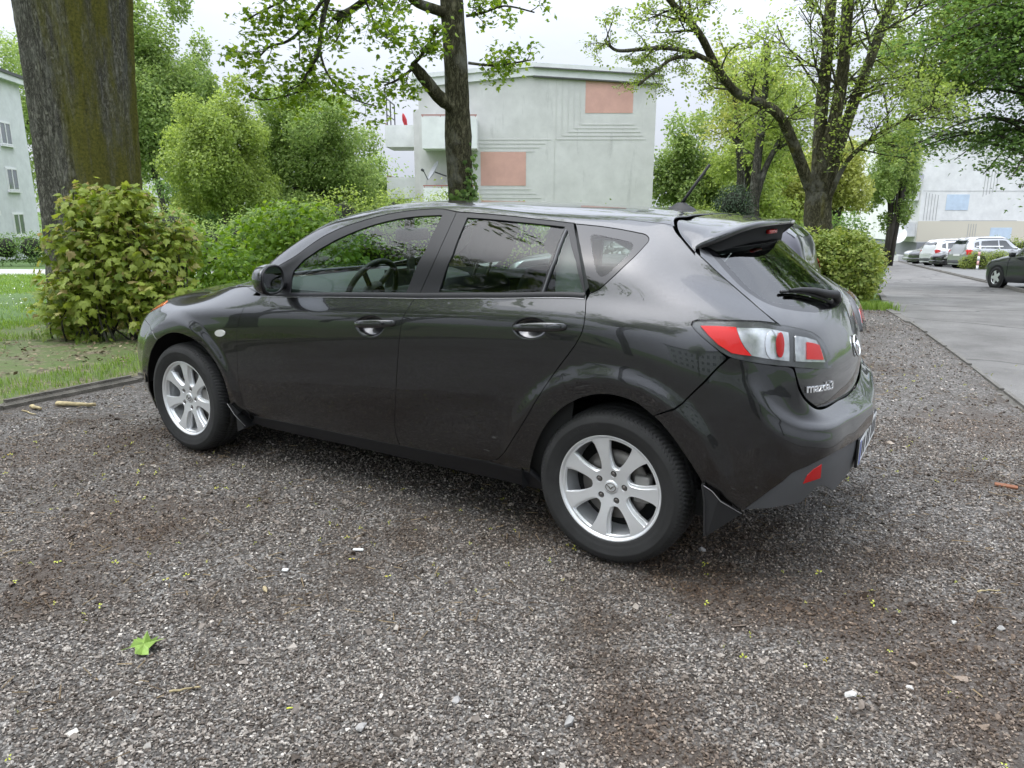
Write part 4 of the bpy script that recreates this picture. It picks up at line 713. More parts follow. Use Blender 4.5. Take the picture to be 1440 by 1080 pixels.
# --- shrubs and hedges ----------------------------------------------------------------------------
def hedge(name, label, lobes, n, size, m, kind, seed, cat='hedge', group=None, stems=14, zmin=None, shell=.6, cut=None, droop=.8):
    r = np.random.default_rng(seed); L_ = [(*sp(a, d, z), rx, ry, rz) for a, d, z, rx, ry, rz in lobes]; c = np.mean([l[:3] for l in L_], 0); base = Vector((c[0], c[1], float(terrain(c[0], c[1])))); root = empty(name, base); tag(root, label, cat, group)
    P, d = lobes_points(r, L_, n, shell); ok = P[:, 2] > terrain(P[:, 0], P[:, 1]) + .03
    if cut is not None: ok &= P[:, 2] < terrain(P[:, 0], P[:, 1]) + cut + .05 * r.normal(size=len(P))
    P, d = P[ok], d[ok]
    b = MB()
    for k in range(stems):
        l = L_[r.integers(len(L_))]; p0 = np.array((l[0], l[1], float(terrain(l[0], l[1])) - .05)) + np.array((*(r.normal(size=2) * .35 * l[3]), 0)); e = np.array(l[:3]) + r.normal(size=3) * np.array(l[3:]) * .28; e[2] = max(e[2], p0[2] + .3); q = smooth_path([p0, p0 * .5 + e * .5 + r.normal(size=3) * .06, e], 4); b.tube(q, np.linspace(.012, .005, len(q)), 5, False)
    b.build('stem', B_TW, root, True); return root, P, d, r
def big_leaf_shrub(name, label, lobes, n, size, m, seed, nobj=300, cat='shrub', stems=30, shell=.6, droop=.9):
    root, P, d, r = hedge(name, label, lobes, n, size, m, 'maple', seed, cat, None, stems, shell=shell)
    eye = np.array((FX, FY, 1.39)); view = eye - P; view /= np.linalg.norm(view, axis=1)[:, None]; sc = (d * view).sum(1); order = np.argsort(-(sc + .25 * r.uniform(size=len(P))))
    near = order[:nobj]; rest = order[nobj:]
    leaves('foliage', P[rest], size, m, root, 'maple', d[rest] * .5 + (0, 0, .7), .5, droop, seed, True)
    # the leaves that show largest are parts of their own; they share four leaf meshes
    tm = []
    for k in range(4):
        V, F = TPL['maple']; V = V.copy(); V[:, 2] *= (.6 + .35 * k); V[:, 0] *= .9 + .08 * k; o = mk('leaf', V, [tuple(f) for f in F], m, None, False); tm.append(o.data); bpy.data.objects.remove(o)
    R = orient(r, len(near), d[near] * .55 + np.array((0, 0, .6)), .45, droop); loc = np.array(root.location)
    for k, i in enumerate(near):
        o = bpy.data.objects.new('leaf', tm[k % 4]); COL.objects.link(o); o.parent = root; s = size * r.uniform(.7, 1.25); M = Matrix([[*(R[k][0] * s), P[i][0] - loc[0]], [*(R[k][1] * s), P[i][1] - loc[1]], [*(R[k][2] * s), P[i][2] - loc[2]], [0, 0, 0, 1]]); o.matrix_basis = M
    return root
M_BRZ_OBJ = LM['bronze']
big_leaf_shrub('maple_shrub', 'bronze tinged maple shrub in front of the mossy trunk', [(-4.2, 7.75, .95, .50, .45, .66), (-4.45, 7.7, .5, .46, .45, .50), (-3.78, 7.75, .80, .42, .45, .56), (-3.62, 7.7, .42, .42, .45, .40), (-4.05, 7.8, 1.38, .40, .4, .26), (-4.68, 7.8, .36, .42, .4, .34), (-3.52, 7.9, 1.02, .26, .3, .34), (-4.42, 7.8, 1.42, .18, .25, .26), (-3.85, 7.7, 1.45, .2, .25, .2), (-4.55, 7.7, 1.0, .22, .3, .3)], 4300, .092, LM['bronze'], 301, stems=60, shell=.25)
big_leaf_shrub('maple_bush', 'fresh green maple bush behind the car bonnet', [(-3.35, 10.6, .85, .80, .6, .72), (-2.75, 10.5, .95, .70, .6, .66), (-3.0, 10.4, .55, .9, .6, .55), (-3.75, 10.7, .75, .55, .5, .66), (-2.45, 10.7, .75, .6, .6, .6), (-3.1, 10.5, 1.2, .62, .5, .36), (-3.75, 9.7, .62, .42, .4, .50), (-4.15, 9.5, .50, .40, .4, .48), (-3.45, 9.6, .42, .40, .4, .42), (-4.3, 9.9, .9, .4, .4, .4)], 6600, .082, LM['fresh'], 302, shell=.40)
for (nm, lb_, lo_, n_, sz, mt, sd, kd, ct, grp) in (
    ('hedge', 'loose green hedge between the maple bush and the ivy trunk', [(-2.05 + .45 * k, 11.3 + .05 * k, .75 + .04 * (k % 3), .5, .5, .68) for k in range(10)], 15000, .055, 'fresh', 303, 'quad', 'hedge', None),
    ('clipped_hedge', 'clipped leafy hedge beside the road at the right', [(4.45 + .21 * k, 11.55 + .15 * (k % 2), .52, .36, .5, .62) for k in range(5)], 11000, .085, 'hedge', 304, 'tuft', 'hedge', None),
    ('dark_shrub', 'dark shrub behind the clipped hedge by the road', [(6.85, 15.6, .9, .62, .6, .8), (6.4, 15.4, .7, .6, .5, .6), (7.3, 15.6, .55, .5, .5, .5)], 7000, .07, 'deep', 305, 'quad', 'shrub', None),
    ('yellow_shrub', 'yellowish shrub low between the hedge and the dark shrub', [(6.3, 14.6, .8, .55, .4, .5), (6.9, 14.8, .6, .5, .4, .5)], 4000, .06, 'yellow', 306, 'quad', 'shrub', None),
    ('topiary_bush', 'round dark clipped evergreen bush above the car roof', [(6.40, 22, 2.22, .58, .58, .62), (6.4, 22, 1.4, .6, .6, .8)], 9000, .055, 'dark', 307, 'quad', 'shrub', None),
    ('low_hedge', 'low dark hedge under the round topiary bush', [(5.6 + .5 * k, 20.8, 1.22, .45, .4, .62) for k in range(6)], 8000, .06, 'deep', 308, 'quad', 'hedge', None),
    ('far_hedge', 'dark clipped hedge in front of the left apartment house', [(-25 + 1.2 * k, 33.5, .75, .95, .7, .72) for k in range(14)], 14000, .10, 'deep', 309, 'quad', 'hedge', None),
    ('lay_by_hedge', 'bright green hedge in front of the cream building', [(34 + 1.1 * k, 53, .9, .9, .7, 1.0) for k in range(16)], 12000, .13, 'hedge', 310, 'quad', 'hedge', None),
    ('road_end_hedge', 'small bright hedge at the far bend of the road', [(27.6 + .6 * k, 60, .7, .6, .5, .8) for k in range(5)], 5000, .09, 'hedge', 311, 'quad', 'hedge', None),
    ('bollard_bush', 'small rounded bush beside the striped bollard', [(25.2, 40.4, .5, .6, .5, .55), (26.1, 40.2, .5, .6, .5, .55), (24.7, 40.6, .35, .4, .4, .4)], 5000, .07, 'hedge', 312, 'quad', 'shrub', None),
    ('lawn_shrubs', 'mixed shrubs at the back of the lawn under the rounded tree', [(-14 + 1.3 * k, 26 - .3 * k, .8 + .25 * ((k * 7) % 3), .95, .8, .9) for k in range(11)], 20000, .085, 'mid', 313, 'quad', 'shrub', None),
    ('tall_shrub', 'feathery pale green shrub left of the ivy trunk', [(-4.2 + .55 * k, 16.5, 1.0 + .2 * (k % 2), .6, .6, 1.0) for k in range(7)], 14000, .06, 'lime', 314, 'quad', 'shrub', None),
    ('roadside_bush', 'green bush at the right edge behind the dark saloon', [(29.0 + .9 * k, 39.5, .8, .8, .6, 1.0) for k in range(5)], 7000, .09, 'hedge', 315, 'quad', 'shrub', None),
    ('yard_hedge', 'green hedge on the far side of the parked car', [(-1.2 + .5 * k, 12.1, .7, .55, .5, .70) for k in range(11)], 12000, .07, 'mid', 316, 'quad', 'hedge', None)):
    rt_, P, d, rr_ = hedge(nm, lb_, lo_, n_, sz, LM[mt], kd, sd, ct, grp, 12)
    lf = leaves('foliage', P, sz, LM[mt], rt_, kd, d * .6 + (0, 0, .5), .6, .6, sd)
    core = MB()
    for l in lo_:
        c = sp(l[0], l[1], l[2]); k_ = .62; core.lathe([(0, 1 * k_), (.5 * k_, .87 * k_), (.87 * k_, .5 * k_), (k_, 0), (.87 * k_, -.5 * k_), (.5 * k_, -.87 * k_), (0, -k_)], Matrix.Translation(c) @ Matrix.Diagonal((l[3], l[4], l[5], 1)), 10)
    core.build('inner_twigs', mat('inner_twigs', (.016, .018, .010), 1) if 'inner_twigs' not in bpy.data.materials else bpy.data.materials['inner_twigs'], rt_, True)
# --- grass --------------------------------------------------------------------------------------
def grass(name, n, fn, h0, h1, wd, m, seed, z0=.03):
    r = np.random.default_rng(seed); P = fn(r, n); n = len(P); a = r.uniform(0, 6.28, n); h = r.uniform(h0, h1, n); d = np.stack([np.cos(a), np.sin(a)], 1); le = r.uniform(.1, .8, n); z = terrain(P[:, 0], P[:, 1]) + z0
    px = np.stack([-d[:, 1], d[:, 0]], 1) * wd; v0 = np.column_stack([P + px, z]); v1 = np.column_stack([P - px, z]); v2 = np.column_stack([P + d * (h * le * .4)[:, None] - px * .7, z + h * .65]); v3 = np.column_stack([P + d * (h * le * .4)[:, None] + px * .7, z + h * .65]); v4 = np.column_stack([P + d * (h * le)[:, None], z + h])
    V = np.stack([v0, v1, v2, v3, v4], 1).reshape(-1, 3); i = np.arange(n)[:, None] * 5; F = np.concatenate([i + [[0, 1, 2]], i + [[0, 2, 3]], i + [[3, 2, 4]]]); return tag(mk(name, V, F, m, None, False), kind='stuff')
def verge_pts(r, n):
    x = XK - .12 - r.uniform(0, 1, n) ** .9 * 4.1; y = r.uniform(-4.0, 9, n); ns = vnoise(x, y, 2.6, 3) * .7 + vnoise(x, y, 7, 8) * .3; de = np.abs(x - XK); k = np.where(de < .75, ns > .12, np.where(de < 1.9, ns > .66, ns > .42)); return np.column_stack([x, y])[k & (r.uniform(size=n) < .9)]
grass('verge_grass', 95000, verge_pts, .025, .075, .0028, LM['grass'], 401, .04)
def lawn_pts(r, n): la = r.uniform(-19, -5.2, n); de = r.uniform(7.5, 21.5, n); W = site(la, de); k = W[:, 0] < XK - 4.0; return W[k]
grass('lawn_grass', 60000, lawn_pts, .04, .10, .005, LM['grass'], 402, .03)
def hedge_foot(r, n): la = 4.2 + r.uniform(0, 1.5, n); de = 10.9 + r.uniform(0, .5, n) + .1 * r.normal(size=n); return site(la, de)
grass('hedge_grass', 5000, hedge_foot, .05, .15, .004, LM['grass'], 403, 0)
def lawn_daisies():
    r = np.random.default_rng(9); n = 900; la = r.uniform(-14, -6, n); de = r.uniform(9.5, 20, n); W = site(la, de); k = (vnoise(W[:, 0], W[:, 1], .8, 2) > .5) & (W[:, 0] < XK - 4); W = W[k]; P = np.column_stack([W, terrain(W[:, 0], W[:, 1]) + .11]); leaves('daisies', P, .035, mat('daisy_white', (.8, .8, .76), .8), None, 'quad', None, .2, 0, 9).__setitem__('kind', 'stuff')
lawn_daisies()
# dry leaves and litter on the verge
r = np.random.default_rng(12); n = 5200; x = XK - .10 - r.uniform(0, 1, n) * 2.9; y = r.uniform(-4.5, 8.5, n); k = (vnoise(x, y, 2.2, 5) > .38); W = np.column_stack([x, y])[k]; P = np.column_stack([W, terrain(W[:, 0], W[:, 1]) + .055 + r.uniform(0, .012, len(W))])
tag(leaves('dry_litter', P, .042, island_mat('dry_leaf', [(0, (.06, .042, .025)), (.5, (.16, .12, .07)), (1, (.33, .27, .18))], .8), None, 'quad', None, .35, 0, 13), kind='stuff')

# ================================================================== the parked hatchback
# --- smooth car-body surfaces: control grid -> C1 bicubic patch ---------------------
class Patch:
    def __init__(s, grid, ku=None):
        g = np.array(grid, float)            # rows x cols x 3
        s.g = g
        s.kv = np.concatenate([[0], np.cumsum(np.linalg.norm(np.diff(g, axis=0), axis=2).mean(1))])
        s.ku = np.concatenate([[0], np.cumsum(np.linalg.norm(np.diff(g, axis=1), axis=2).mean(0))])
        s.tu = s._tan(np.moveaxis(g, 1, 0), s.ku)      # cols first
        s.tu = np.moveaxis(s.tu, 0, 1)
        s.tv = s._tan(g, s.kv)
        s.tuv = s._tan(s.tu, s.kv)
    @staticmethod
    def _tan(a, k):
        t = np.zeros_like(a); n = len(k)
        h = np.diff(k); d = np.diff(a, axis=0) / h.reshape((-1,) + (1,) * (a.ndim - 1))
        t[0] = d[0]; t[-1] = d[-1]
        for i in range(1, n - 1):
            w = h[i - 1] / (h[i - 1] + h[i])
            t[i] = d[i - 1] * (1 - w) + d[i] * w
        return t
    @staticmethod
    def _basis(k, x):
        i = np.clip(np.searchsorted(k, x, side='right') - 1, 0, len(k) - 2)
        h = k[i + 1] - k[i]; t = (x - k[i]) / h
        t2, t3 = t * t, t * t * t
        B = [2*t3 - 3*t2 + 1, -2*t3 + 3*t2, (t3 - 2*t2 + t) * h, (t3 - t2) * h]
        D = [(6*t2 - 6*t) / h, (-6*t2 + 6*t) / h, 3*t2 - 4*t + 1, 3*t2 - 2*t]
        return i, B, D
    def ev(s, uv, der=False):
        uv = np.asarray(uv, float).reshape(-1, 2)
        u = np.clip(uv[:, 0], s.ku[0] - .02, s.ku[-1] + .02); v = np.clip(uv[:, 1], s.kv[0] - .02, s.kv[-1] + .02)
        i, Bu, Du = s._basis(s.ku, u); j, Bv, Dv = s._basis(s.kv, v)
        def comb(bu, bv):
            P = 0
            for a in (0, 1):
                for b in (0, 1):
                    P = P + (bu[a]*bv[b])[:, None]*s.g[j+b, i+a] + (bu[2+a]*bv[b])[:, None]*s.tu[j+b, i+a] \
                          + (bu[a]*bv[2+b])[:, None]*s.tv[j+b, i+a] + (bu[2+a]*bv[2+b])[:, None]*s.tuv[j+b, i+a]
            return P
        P = comb(Bu, Bv)
        if not der: return P
        du = comb(Du, Bv); dv = comb(Bu, Dv)
        n = np.cross(du, dv); n /= np.linalg.norm(n, axis=1)[:, None] + 1e-12
        return P, n, du, dv

# --- control grids of the hatchback's skin (metres; -x forward, -y the driver's side) ----
def side_cols():
    C = []
    C.append([(-3.50,0,.18),(-3.54,0,.28),(-3.56,0,.42),(-3.555,0,.54),(-3.535,0,.62),(-3.50,0,.68),(-3.44,0,.725),(-3.37,0,.76),(-3.30,0,.785),(-3.22,0,.81),(-3.13,0,.832),(-3.03,0,.852)])
    C.append([(-3.42,-.42,.175),(-3.465,-.43,.28),(-3.485,-.43,.42),(-3.48,-.43,.54),(-3.455,-.42,.62),(-3.415,-.41,.68),(-3.36,-.39,.735),(-3.29,-.355,.775),(-3.22,-.315,.80),(-3.15,-.26,.822),(-3.07,-.14,.846),(-3.0,0,.86)])
    C.append([(-3.20,-.70,.165),(-3.245,-.72,.28),(-3.27,-.73,.42),(-3.265,-.73,.54),(-3.245,-.72,.63),(-3.215,-.70,.705),(-3.165,-.64,.785),(-3.10,-.54,.825),(-3.06,-.44,.850),(-3.02,-.34,.864),(-2.97,-.18,.882),(-2.93,0,.894)])
    C.append([(-2.98,-.80,.175),(-3.0,-.825,.30),(-3.01,-.84,.44),(-3.01,-.838,.57),(-3.0,-.82,.675),(-2.985,-.79,.755),(-2.95,-.685,.845),(-2.92,-.58,.875),(-2.88,-.47,.900),(-2.85,-.36,.913),(-2.83,-.18,.925),(-2.81,0,.93)])
    C.append([(-2.64,-.80,.225),(-2.64,-.838,.31),(-2.64,-.862,.46),(-2.64,-.870,.63),(-2.64,-.862,.75),(-2.64,-.838,.815),(-2.62,-.675,.897),(-2.62,-.59,.923),(-2.61,-.48,.942),(-2.60,-.36,.954),(-2.60,-.18,.963),(-2.60,0,.966)])
    C.append([(-2.28,-.80,.235),(-2.28,-.838,.31),(-2.28,-.862,.46),(-2.28,-.873,.65),(-2.28,-.871,.79),(-2.28,-.858,.85),(-2.30,-.735,.955),(-2.32,-.64,.972),(-2.34,-.51,.985),(-2.36,-.37,.995),(-2.38,-.18,1.002),(-2.39,0,1.005)])
    C.append([(-1.98,-.80,.235),(-1.98,-.838,.31),(-1.98,-.862,.46),(-1.98,-.873,.66),(-1.98,-.873,.81),(-1.98,-.865,.862),(-1.98,-.805,.962),(-2.0,-.785,1.0),(-1.995,-.762,1.045),(-2.06,-.69,1.085),(-2.20,-.37,1.09),(-2.25,0,1.095)])
    C.append([(-1.73,-.80,.237),(-1.73,-.838,.315),(-1.73,-.862,.465),(-1.73,-.874,.665),(-1.73,-.874,.825),(-1.73,-.867,.875),(-1.73,-.812,.972),(-1.74,-.778,1.075),(-1.70,-.708,1.203),(-1.755,-.645,1.262),(-1.87,-.35,1.30),(-1.92,0,1.312)])
    C.append([(-1.40,-.80,.24),(-1.40,-.838,.32),(-1.40,-.862,.47),(-1.40,-.874,.67),(-1.40,-.874,.842),(-1.40,-.867,.894),(-1.40,-.815,.993),(-1.40,-.775,1.13),(-1.40,-.652,1.322),(-1.42,-.585,1.362),(-1.46,-.33,1.392),(-1.49,0,1.402)])
    C.append([(-.95,-.80,.24),(-.95,-.838,.32),(-.95,-.862,.475),(-.95,-.874,.68),(-.95,-.874,.865),(-.95,-.868,.918),(-.95,-.818,1.02),(-.95,-.768,1.17),(-.94,-.605,1.372),(-.95,-.545,1.394),(-.95,-.3,1.408),(-.95,0,1.412)])
    C.append([(-.5,-.80,.24),(-.5,-.838,.32),(-.5,-.862,.48),(-.5,-.874,.69),(-.5,-.874,.885),(-.5,-.868,.94),(-.5,-.818,1.044),(-.5,-.765,1.175),(-.5,-.60,1.338),(-.5,-.54,1.366),(-.5,-.3,1.391),(-.5,0,1.397)])
    C.append([(-.13,-.80,.24),(-.13,-.838,.32),(-.13,-.864,.48),(-.13,-.876,.69),(-.13,-.876,.895),(-.13,-.870,.952),(-.13,-.815,1.058),(-.14,-.755,1.17),(-.15,-.605,1.303),(-.15,-.54,1.342),(-.15,-.3,1.372),(-.15,0,1.379)])
    C.append([(.12,-.80,.24),(.12,-.838,.32),(.12,-.862,.48),(.12,-.876,.69),(.12,-.873,.885),(.12,-.862,.945),(.11,-.805,1.043),(.06,-.735,1.155),(.03,-.615,1.265),(.0,-.53,1.329),(-.02,-.3,1.364),(-.03,0,1.371)])
    C.append([(.34,-.79,.25),(.34,-.825,.32),(.34,-.852,.48),(.34,-.864,.69),(.34,-.852,.865),(.34,-.836,.925),(.33,-.785,1.015),(.21,-.695,1.13),(.115,-.607,1.25),(.06,-.53,1.325),(.045,-.3,1.356),(.04,0,1.363)])
    C.append([(.60,-.70,.26),(.60,-.73,.32),(.60,-.75,.48),(.60,-.745,.67),(.61,-.71,.84),(.60,-.695,.915),(.60,-.685,.975),(.41,-.645,1.082),(.245,-.603,1.207),(.15,-.525,1.305),(.12,-.3,1.343),(.12,0,1.349)])
    return C
GA = [[c[r] for c in side_cols()] for r in range(12)]
GB = [  # rear bumper, rows from the bottom edge to the shelf gap
 [(.06,-.838,.31),(.20,-.835,.31),(.35,-.825,.31),(.49,-.795,.31),(.585,-.745,.315),(.65,-.675,.325),(.70,-.61,.335),(.77,-.33,.31),(.79,0,.30)],
 [(.06,-.858,.42),(.20,-.855,.42),(.35,-.845,.42),(.50,-.81,.42),(.60,-.755,.42),(.668,-.685,.42),(.715,-.625,.42),(.785,-.34,.41),(.805,0,.40)],
 [(.06,-.868,.55),(.20,-.866,.55),(.35,-.856,.55),(.50,-.816,.54),(.605,-.762,.53),(.672,-.692,.51),(.72,-.632,.50),(.79,-.34,.48),(.815,0,.47)],
 [(.06,-.876,.68),(.20,-.874,.68),(.35,-.861,.67),(.50,-.818,.65),(.603,-.767,.615),(.668,-.697,.58),(.717,-.637,.568),(.787,-.34,.545),(.82,0,.53)],
 [(.06,-.877,.77),(.20,-.8755,.77),(.35,-.8575,.76),(.497,-.8145,.735),(.594,-.7625,.662),(.661,-.692,.618),(.709,-.632,.604),(.779,-.34,.583),(.816,0,.56)],
 [(.06,-.877,.80),(.20,-.876,.80),(.35,-.856,.79),(.495,-.812,.765),(.591,-.76,.68),(.657,-.69,.635),(.705,-.63,.62),(.775,-.34,.60),(.812,0,.575)],
 [(.06,-.876,.83),(.20,-.874,.825),(.35,-.853,.815),(.490,-.8085,.80),(.587,-.748,.700),(.650,-.680,.650),(.695,-.618,.634),(.762,-.335,.610),(.799,0,.587)],
 [(.06,-.873,.90),(.20,-.870,.89),(.35,-.846,.88),(.48,-.806,.875),(.604,-.70,.848),(.637,-.68,.765),(.662,-.62,.705),(.722,-.3,.652),(.738,0,.635)],
]
_L = [(.80,[(.2,-.876),(.33,-.856),(.45,-.826),(.548,-.775),(.615,-.703),(.66,-.60),(.733,-.40)]),(.83,[(.2,-.876),(.33,-.856),(.45,-.824),(.545,-.771),(.610,-.70),(.655,-.60),(.722,-.40)]),
      (.90,[(.2,-.872),(.33,-.844),(.45,-.809),(.54,-.758),(.597,-.695),(.640,-.60),(.705,-.40)]),
      (.97,[(.2,-.848),(.33,-.820),(.45,-.787),(.53,-.740),(.578,-.685),(.617,-.60),(.675,-.40)]),
      (1.01,[(.2,-.825),(.33,-.795),(.45,-.762),(.52,-.72),(.558,-.67),(.593,-.60),(.648,-.40)])]
GL = [[(x, y, z) for x, y in r] for z, r in _L]
_T = [(.60,(.728,.718,.688,.645,.585)),(.72,(.735,.723,.692,.649,.58)),(.82,(.722,.710,.679,.636,.578)),(.90,(.686,.675,.648,.609,.554)),
      (.96,(.648,.641,.618,.585,.545)),(1.0,(.613,.605,.580,.548,.508)),(1.08,(.515,.508,.476,.428,.362)),(1.16,(.415,.408,.374,.311,.235)),
      (1.24,(.31,.303,.274,.20,.105)),(1.32,(.19,.185,.155,.09,.0))]
_Y = (0,.22,.45,.6,.72)
GT = [[(x[abs(k)], (1 if k > 0 else -1)*_Y[abs(k)], z) for k in range(-4, 5)] for z, x in _T]

OUT = {}
OUT['A_front_door'] = [(1.693,0.724),(1.695,0.708),(1.695,0.683),(1.691,0.659),(1.683,0.631),(1.665,0.594),(1.649,0.555),(1.642,0.531),(1.636,0.504),(1.631,0.475),(1.626,0.446),(1.622,0.417),(1.618,0.391),(1.614,0.365),(1.610,0.339),(1.607,0.314),(1.604,0.288),(1.602,0.263),(1.600,0.228),(1.600,0.193),(1.601,0.160),(1.602,0.133),(1.610,0.099),(1.629,0.075),(1.660,0.067),(1.689,0.066),(1.729,0.066),(1.776,0.067),(1.828,0.068),(1.881,0.068),(1.931,0.068),(1.976,0.068),(2.020,0.067),(2.063,0.067),(2.104,0.067),(2.145,0.067),(2.184,0.067),(2.223,0.066),(2.260,0.066),(2.296,0.066),(2.331,0.065),(2.367,0.065),(2.402,0.064),(2.439,0.064),(2.475,0.064),(2.508,0.065),(2.540,0.065),(2.573,0.066),(2.606,0.066),(2.639,0.067),(2.672,0.068),(2.704,0.068),(2.736,0.069),(2.767,0.070),(2.762,0.125),(2.763,0.174),(2.765,0.195),(2.769,0.219),(2.774,0.246),(2.780,0.274),(2.786,0.302),(2.791,0.329),(2.796,0.354),(2.800,0.375),(2.803,0.397),(2.807,0.419),(2.811,0.441),(2.815,0.461),(2.819,0.480),(2.823,0.499),(2.826,0.516),(2.830,0.532),(2.834,0.556),(2.839,0.581),(2.843,0.608),(2.848,0.631),(2.859,0.659),(2.868,0.685),(2.878,0.710),(2.890,0.729),(2.903,0.747)]
OUT['A_rear_door'] = [(2.909,0.747),(2.890,0.729),(2.878,0.710),(2.868,0.685),(2.859,0.659),(2.848,0.631),(2.843,0.608),(2.839,0.581),(2.834,0.556),(2.830,0.532),(2.826,0.516),(2.823,0.499),(2.819,0.480),(2.815,0.461),(2.811,0.441),(2.807,0.419),(2.803,0.397),(2.800,0.375),(2.796,0.354),(2.791,0.329),(2.786,0.302),(2.780,0.274),(2.774,0.246),(2.769,0.219),(2.765,0.195),(2.763,0.174),(2.762,0.125),(2.771,0.080),(2.767,0.070),(2.803,0.071),(2.843,0.073),(2.868,0.074),(2.897,0.075),(2.928,0.076),(2.960,0.077),(2.992,0.078),(3.025,0.079),(3.056,0.081),(3.083,0.082),(3.111,0.083),(3.139,0.085),(3.166,0.086),(3.194,0.088),(3.221,0.089),(3.247,0.091),(3.274,0.092),(3.322,0.112),(3.363,0.151),(3.379,0.170),(3.396,0.191),(3.414,0.214),(3.434,0.240),(3.446,0.255),(3.458,0.271),(3.471,0.289),(3.484,0.307),(3.498,0.326),(3.512,0.345),(3.525,0.364),(3.539,0.383),(3.552,0.400),(3.565,0.417),(3.577,0.433),(3.589,0.447),(3.600,0.460),(3.611,0.471),(3.625,0.485),(3.639,0.498),(3.652,0.511),(3.665,0.523),(3.676,0.535),(3.686,0.547),(3.695,0.558),(3.705,0.576),(3.713,0.595),(3.719,0.617),(3.722,0.641),(3.721,0.665),(3.718,0.688),(3.713,0.711),(3.708,0.734),(3.704,0.758)]
OUT['A_front_frame'] = [(1.974,0.739),(1.886,1.031),(1.913,1.026),(1.940,1.022),(1.966,1.018),(1.989,1.018),(2.014,1.022),(2.037,1.028),(2.062,1.034),(2.092,1.038),(2.123,1.042),(2.157,1.044),(2.195,1.043),(2.235,1.042),(2.276,1.040),(2.318,1.037),(2.361,1.034),(2.404,1.031),(2.436,1.031),(2.467,1.031),(2.499,1.032),(2.530,1.033),(2.559,1.034),(2.588,1.035),(2.618,1.036),(2.646,1.037),(2.674,1.038),(2.700,1.039),(2.736,1.040),(2.769,1.040),(2.801,1.040),(2.838,1.040),(2.875,1.037),(2.914,1.028),(2.954,1.021),(2.958,1.001),(2.961,0.985),(2.963,0.970),(2.965,0.957),(2.966,0.944),(2.967,0.931),(2.967,0.918),(2.967,0.905),(2.966,0.891),(2.963,0.876),(2.959,0.861),(2.953,0.845),(2.945,0.830),(2.937,0.814),(2.929,0.798),(2.921,0.781),(2.913,0.764),(2.907,0.745)]
OUT['A_front_glass'] = [(2.035,0.753),(2.039,0.817),(2.046,0.887),(2.084,0.941),(2.161,0.967),(2.265,0.981),(2.381,0.988),(2.505,0.996),(2.578,1.000),(2.649,1.004),(2.763,1.007),(2.887,1.007),(2.890,0.900),(2.828,0.756)]
OUT['A_rear_frame'] = [(2.907,0.745),(2.913,0.764),(2.921,0.781),(2.929,0.798),(2.937,0.814),(2.945,0.830),(2.953,0.845),(2.959,0.861),(2.963,0.876),(2.966,0.891),(2.967,0.905),(2.967,0.918),(2.967,0.931),(2.966,0.944),(2.965,0.957),(2.963,0.970),(2.961,0.985),(2.958,1.001),(2.954,1.021),(2.984,1.020),(3.013,1.020),(3.042,1.021),(3.071,1.021),(3.099,1.022),(3.128,1.024),(3.157,1.025),(3.186,1.026),(3.215,1.028),(3.245,1.029),(3.271,1.030),(3.298,1.031),(3.325,1.031),(3.352,1.031),(3.379,1.031),(3.405,1.031),(3.429,1.031),(3.453,1.031),(3.477,1.031),(3.501,1.030),(3.524,1.030),(3.547,1.031),(3.564,1.005),(3.580,0.984),(3.596,0.966),(3.610,0.948),(3.624,0.931),(3.637,0.914),(3.649,0.896),(3.660,0.877),(3.669,0.857),(3.677,0.837),(3.684,0.817),(3.691,0.796),(3.697,0.776),(3.704,0.757)]
OUT['A_rear_glass'] = [(3.009,0.757),(3.045,0.888),(3.027,1.000),(3.186,1.005),(3.365,1.009),(3.517,1.008),(3.531,0.887),(3.509,0.759)]
OUT['A_fixed_glass'] = [(3.529,0.759),(3.549,0.882),(3.536,0.995),(3.636,0.885),(3.692,0.765)]
OUT['A_quarter_glass'] = [(3.716,0.762),(3.710,0.776),(3.705,0.790),(3.700,0.804),(3.695,0.819),(3.689,0.833),(3.683,0.847),(3.677,0.861),(3.670,0.875),(3.662,0.889),(3.653,0.902),(3.644,0.915),(3.634,0.928),(3.624,0.941),(3.613,0.953),(3.603,0.966),(3.592,0.979),(3.580,0.994),(3.568,1.009),(3.555,1.028),(3.572,1.029),(3.589,1.030),(3.607,1.031),(3.624,1.032),(3.641,1.033),(3.658,1.035),(3.674,1.036),(3.691,1.037),(3.709,1.039),(3.726,1.040),(3.743,1.042),(3.760,1.044),(3.776,1.046),(3.792,1.047),(3.813,1.049),(3.834,1.051),(3.856,1.052),(3.879,1.054),(3.887,1.053),(3.896,1.052),(3.904,1.049),(3.914,1.042),(3.919,1.033),(3.918,1.023),(3.915,1.013),(3.905,0.996),(3.897,0.979),(3.889,0.963),(3.880,0.945),(3.870,0.927),(3.859,0.911),(3.850,0.898),(3.841,0.886),(3.831,0.873),(3.821,0.861),(3.809,0.847),(3.796,0.833),(3.784,0.820),(3.773,0.808),(3.760,0.794),(3.748,0.781)]
OUT['A_quarter_clear'] = [(3.652,0.980),(3.656,0.988),(3.667,0.992),(3.752,0.992),(3.830,0.994),(3.845,0.989),(3.852,0.975),(3.845,0.937),(3.811,0.886),(3.773,0.842),(3.757,0.834),(3.744,0.837),(3.729,0.855),(3.703,0.906),(3.673,0.948)]
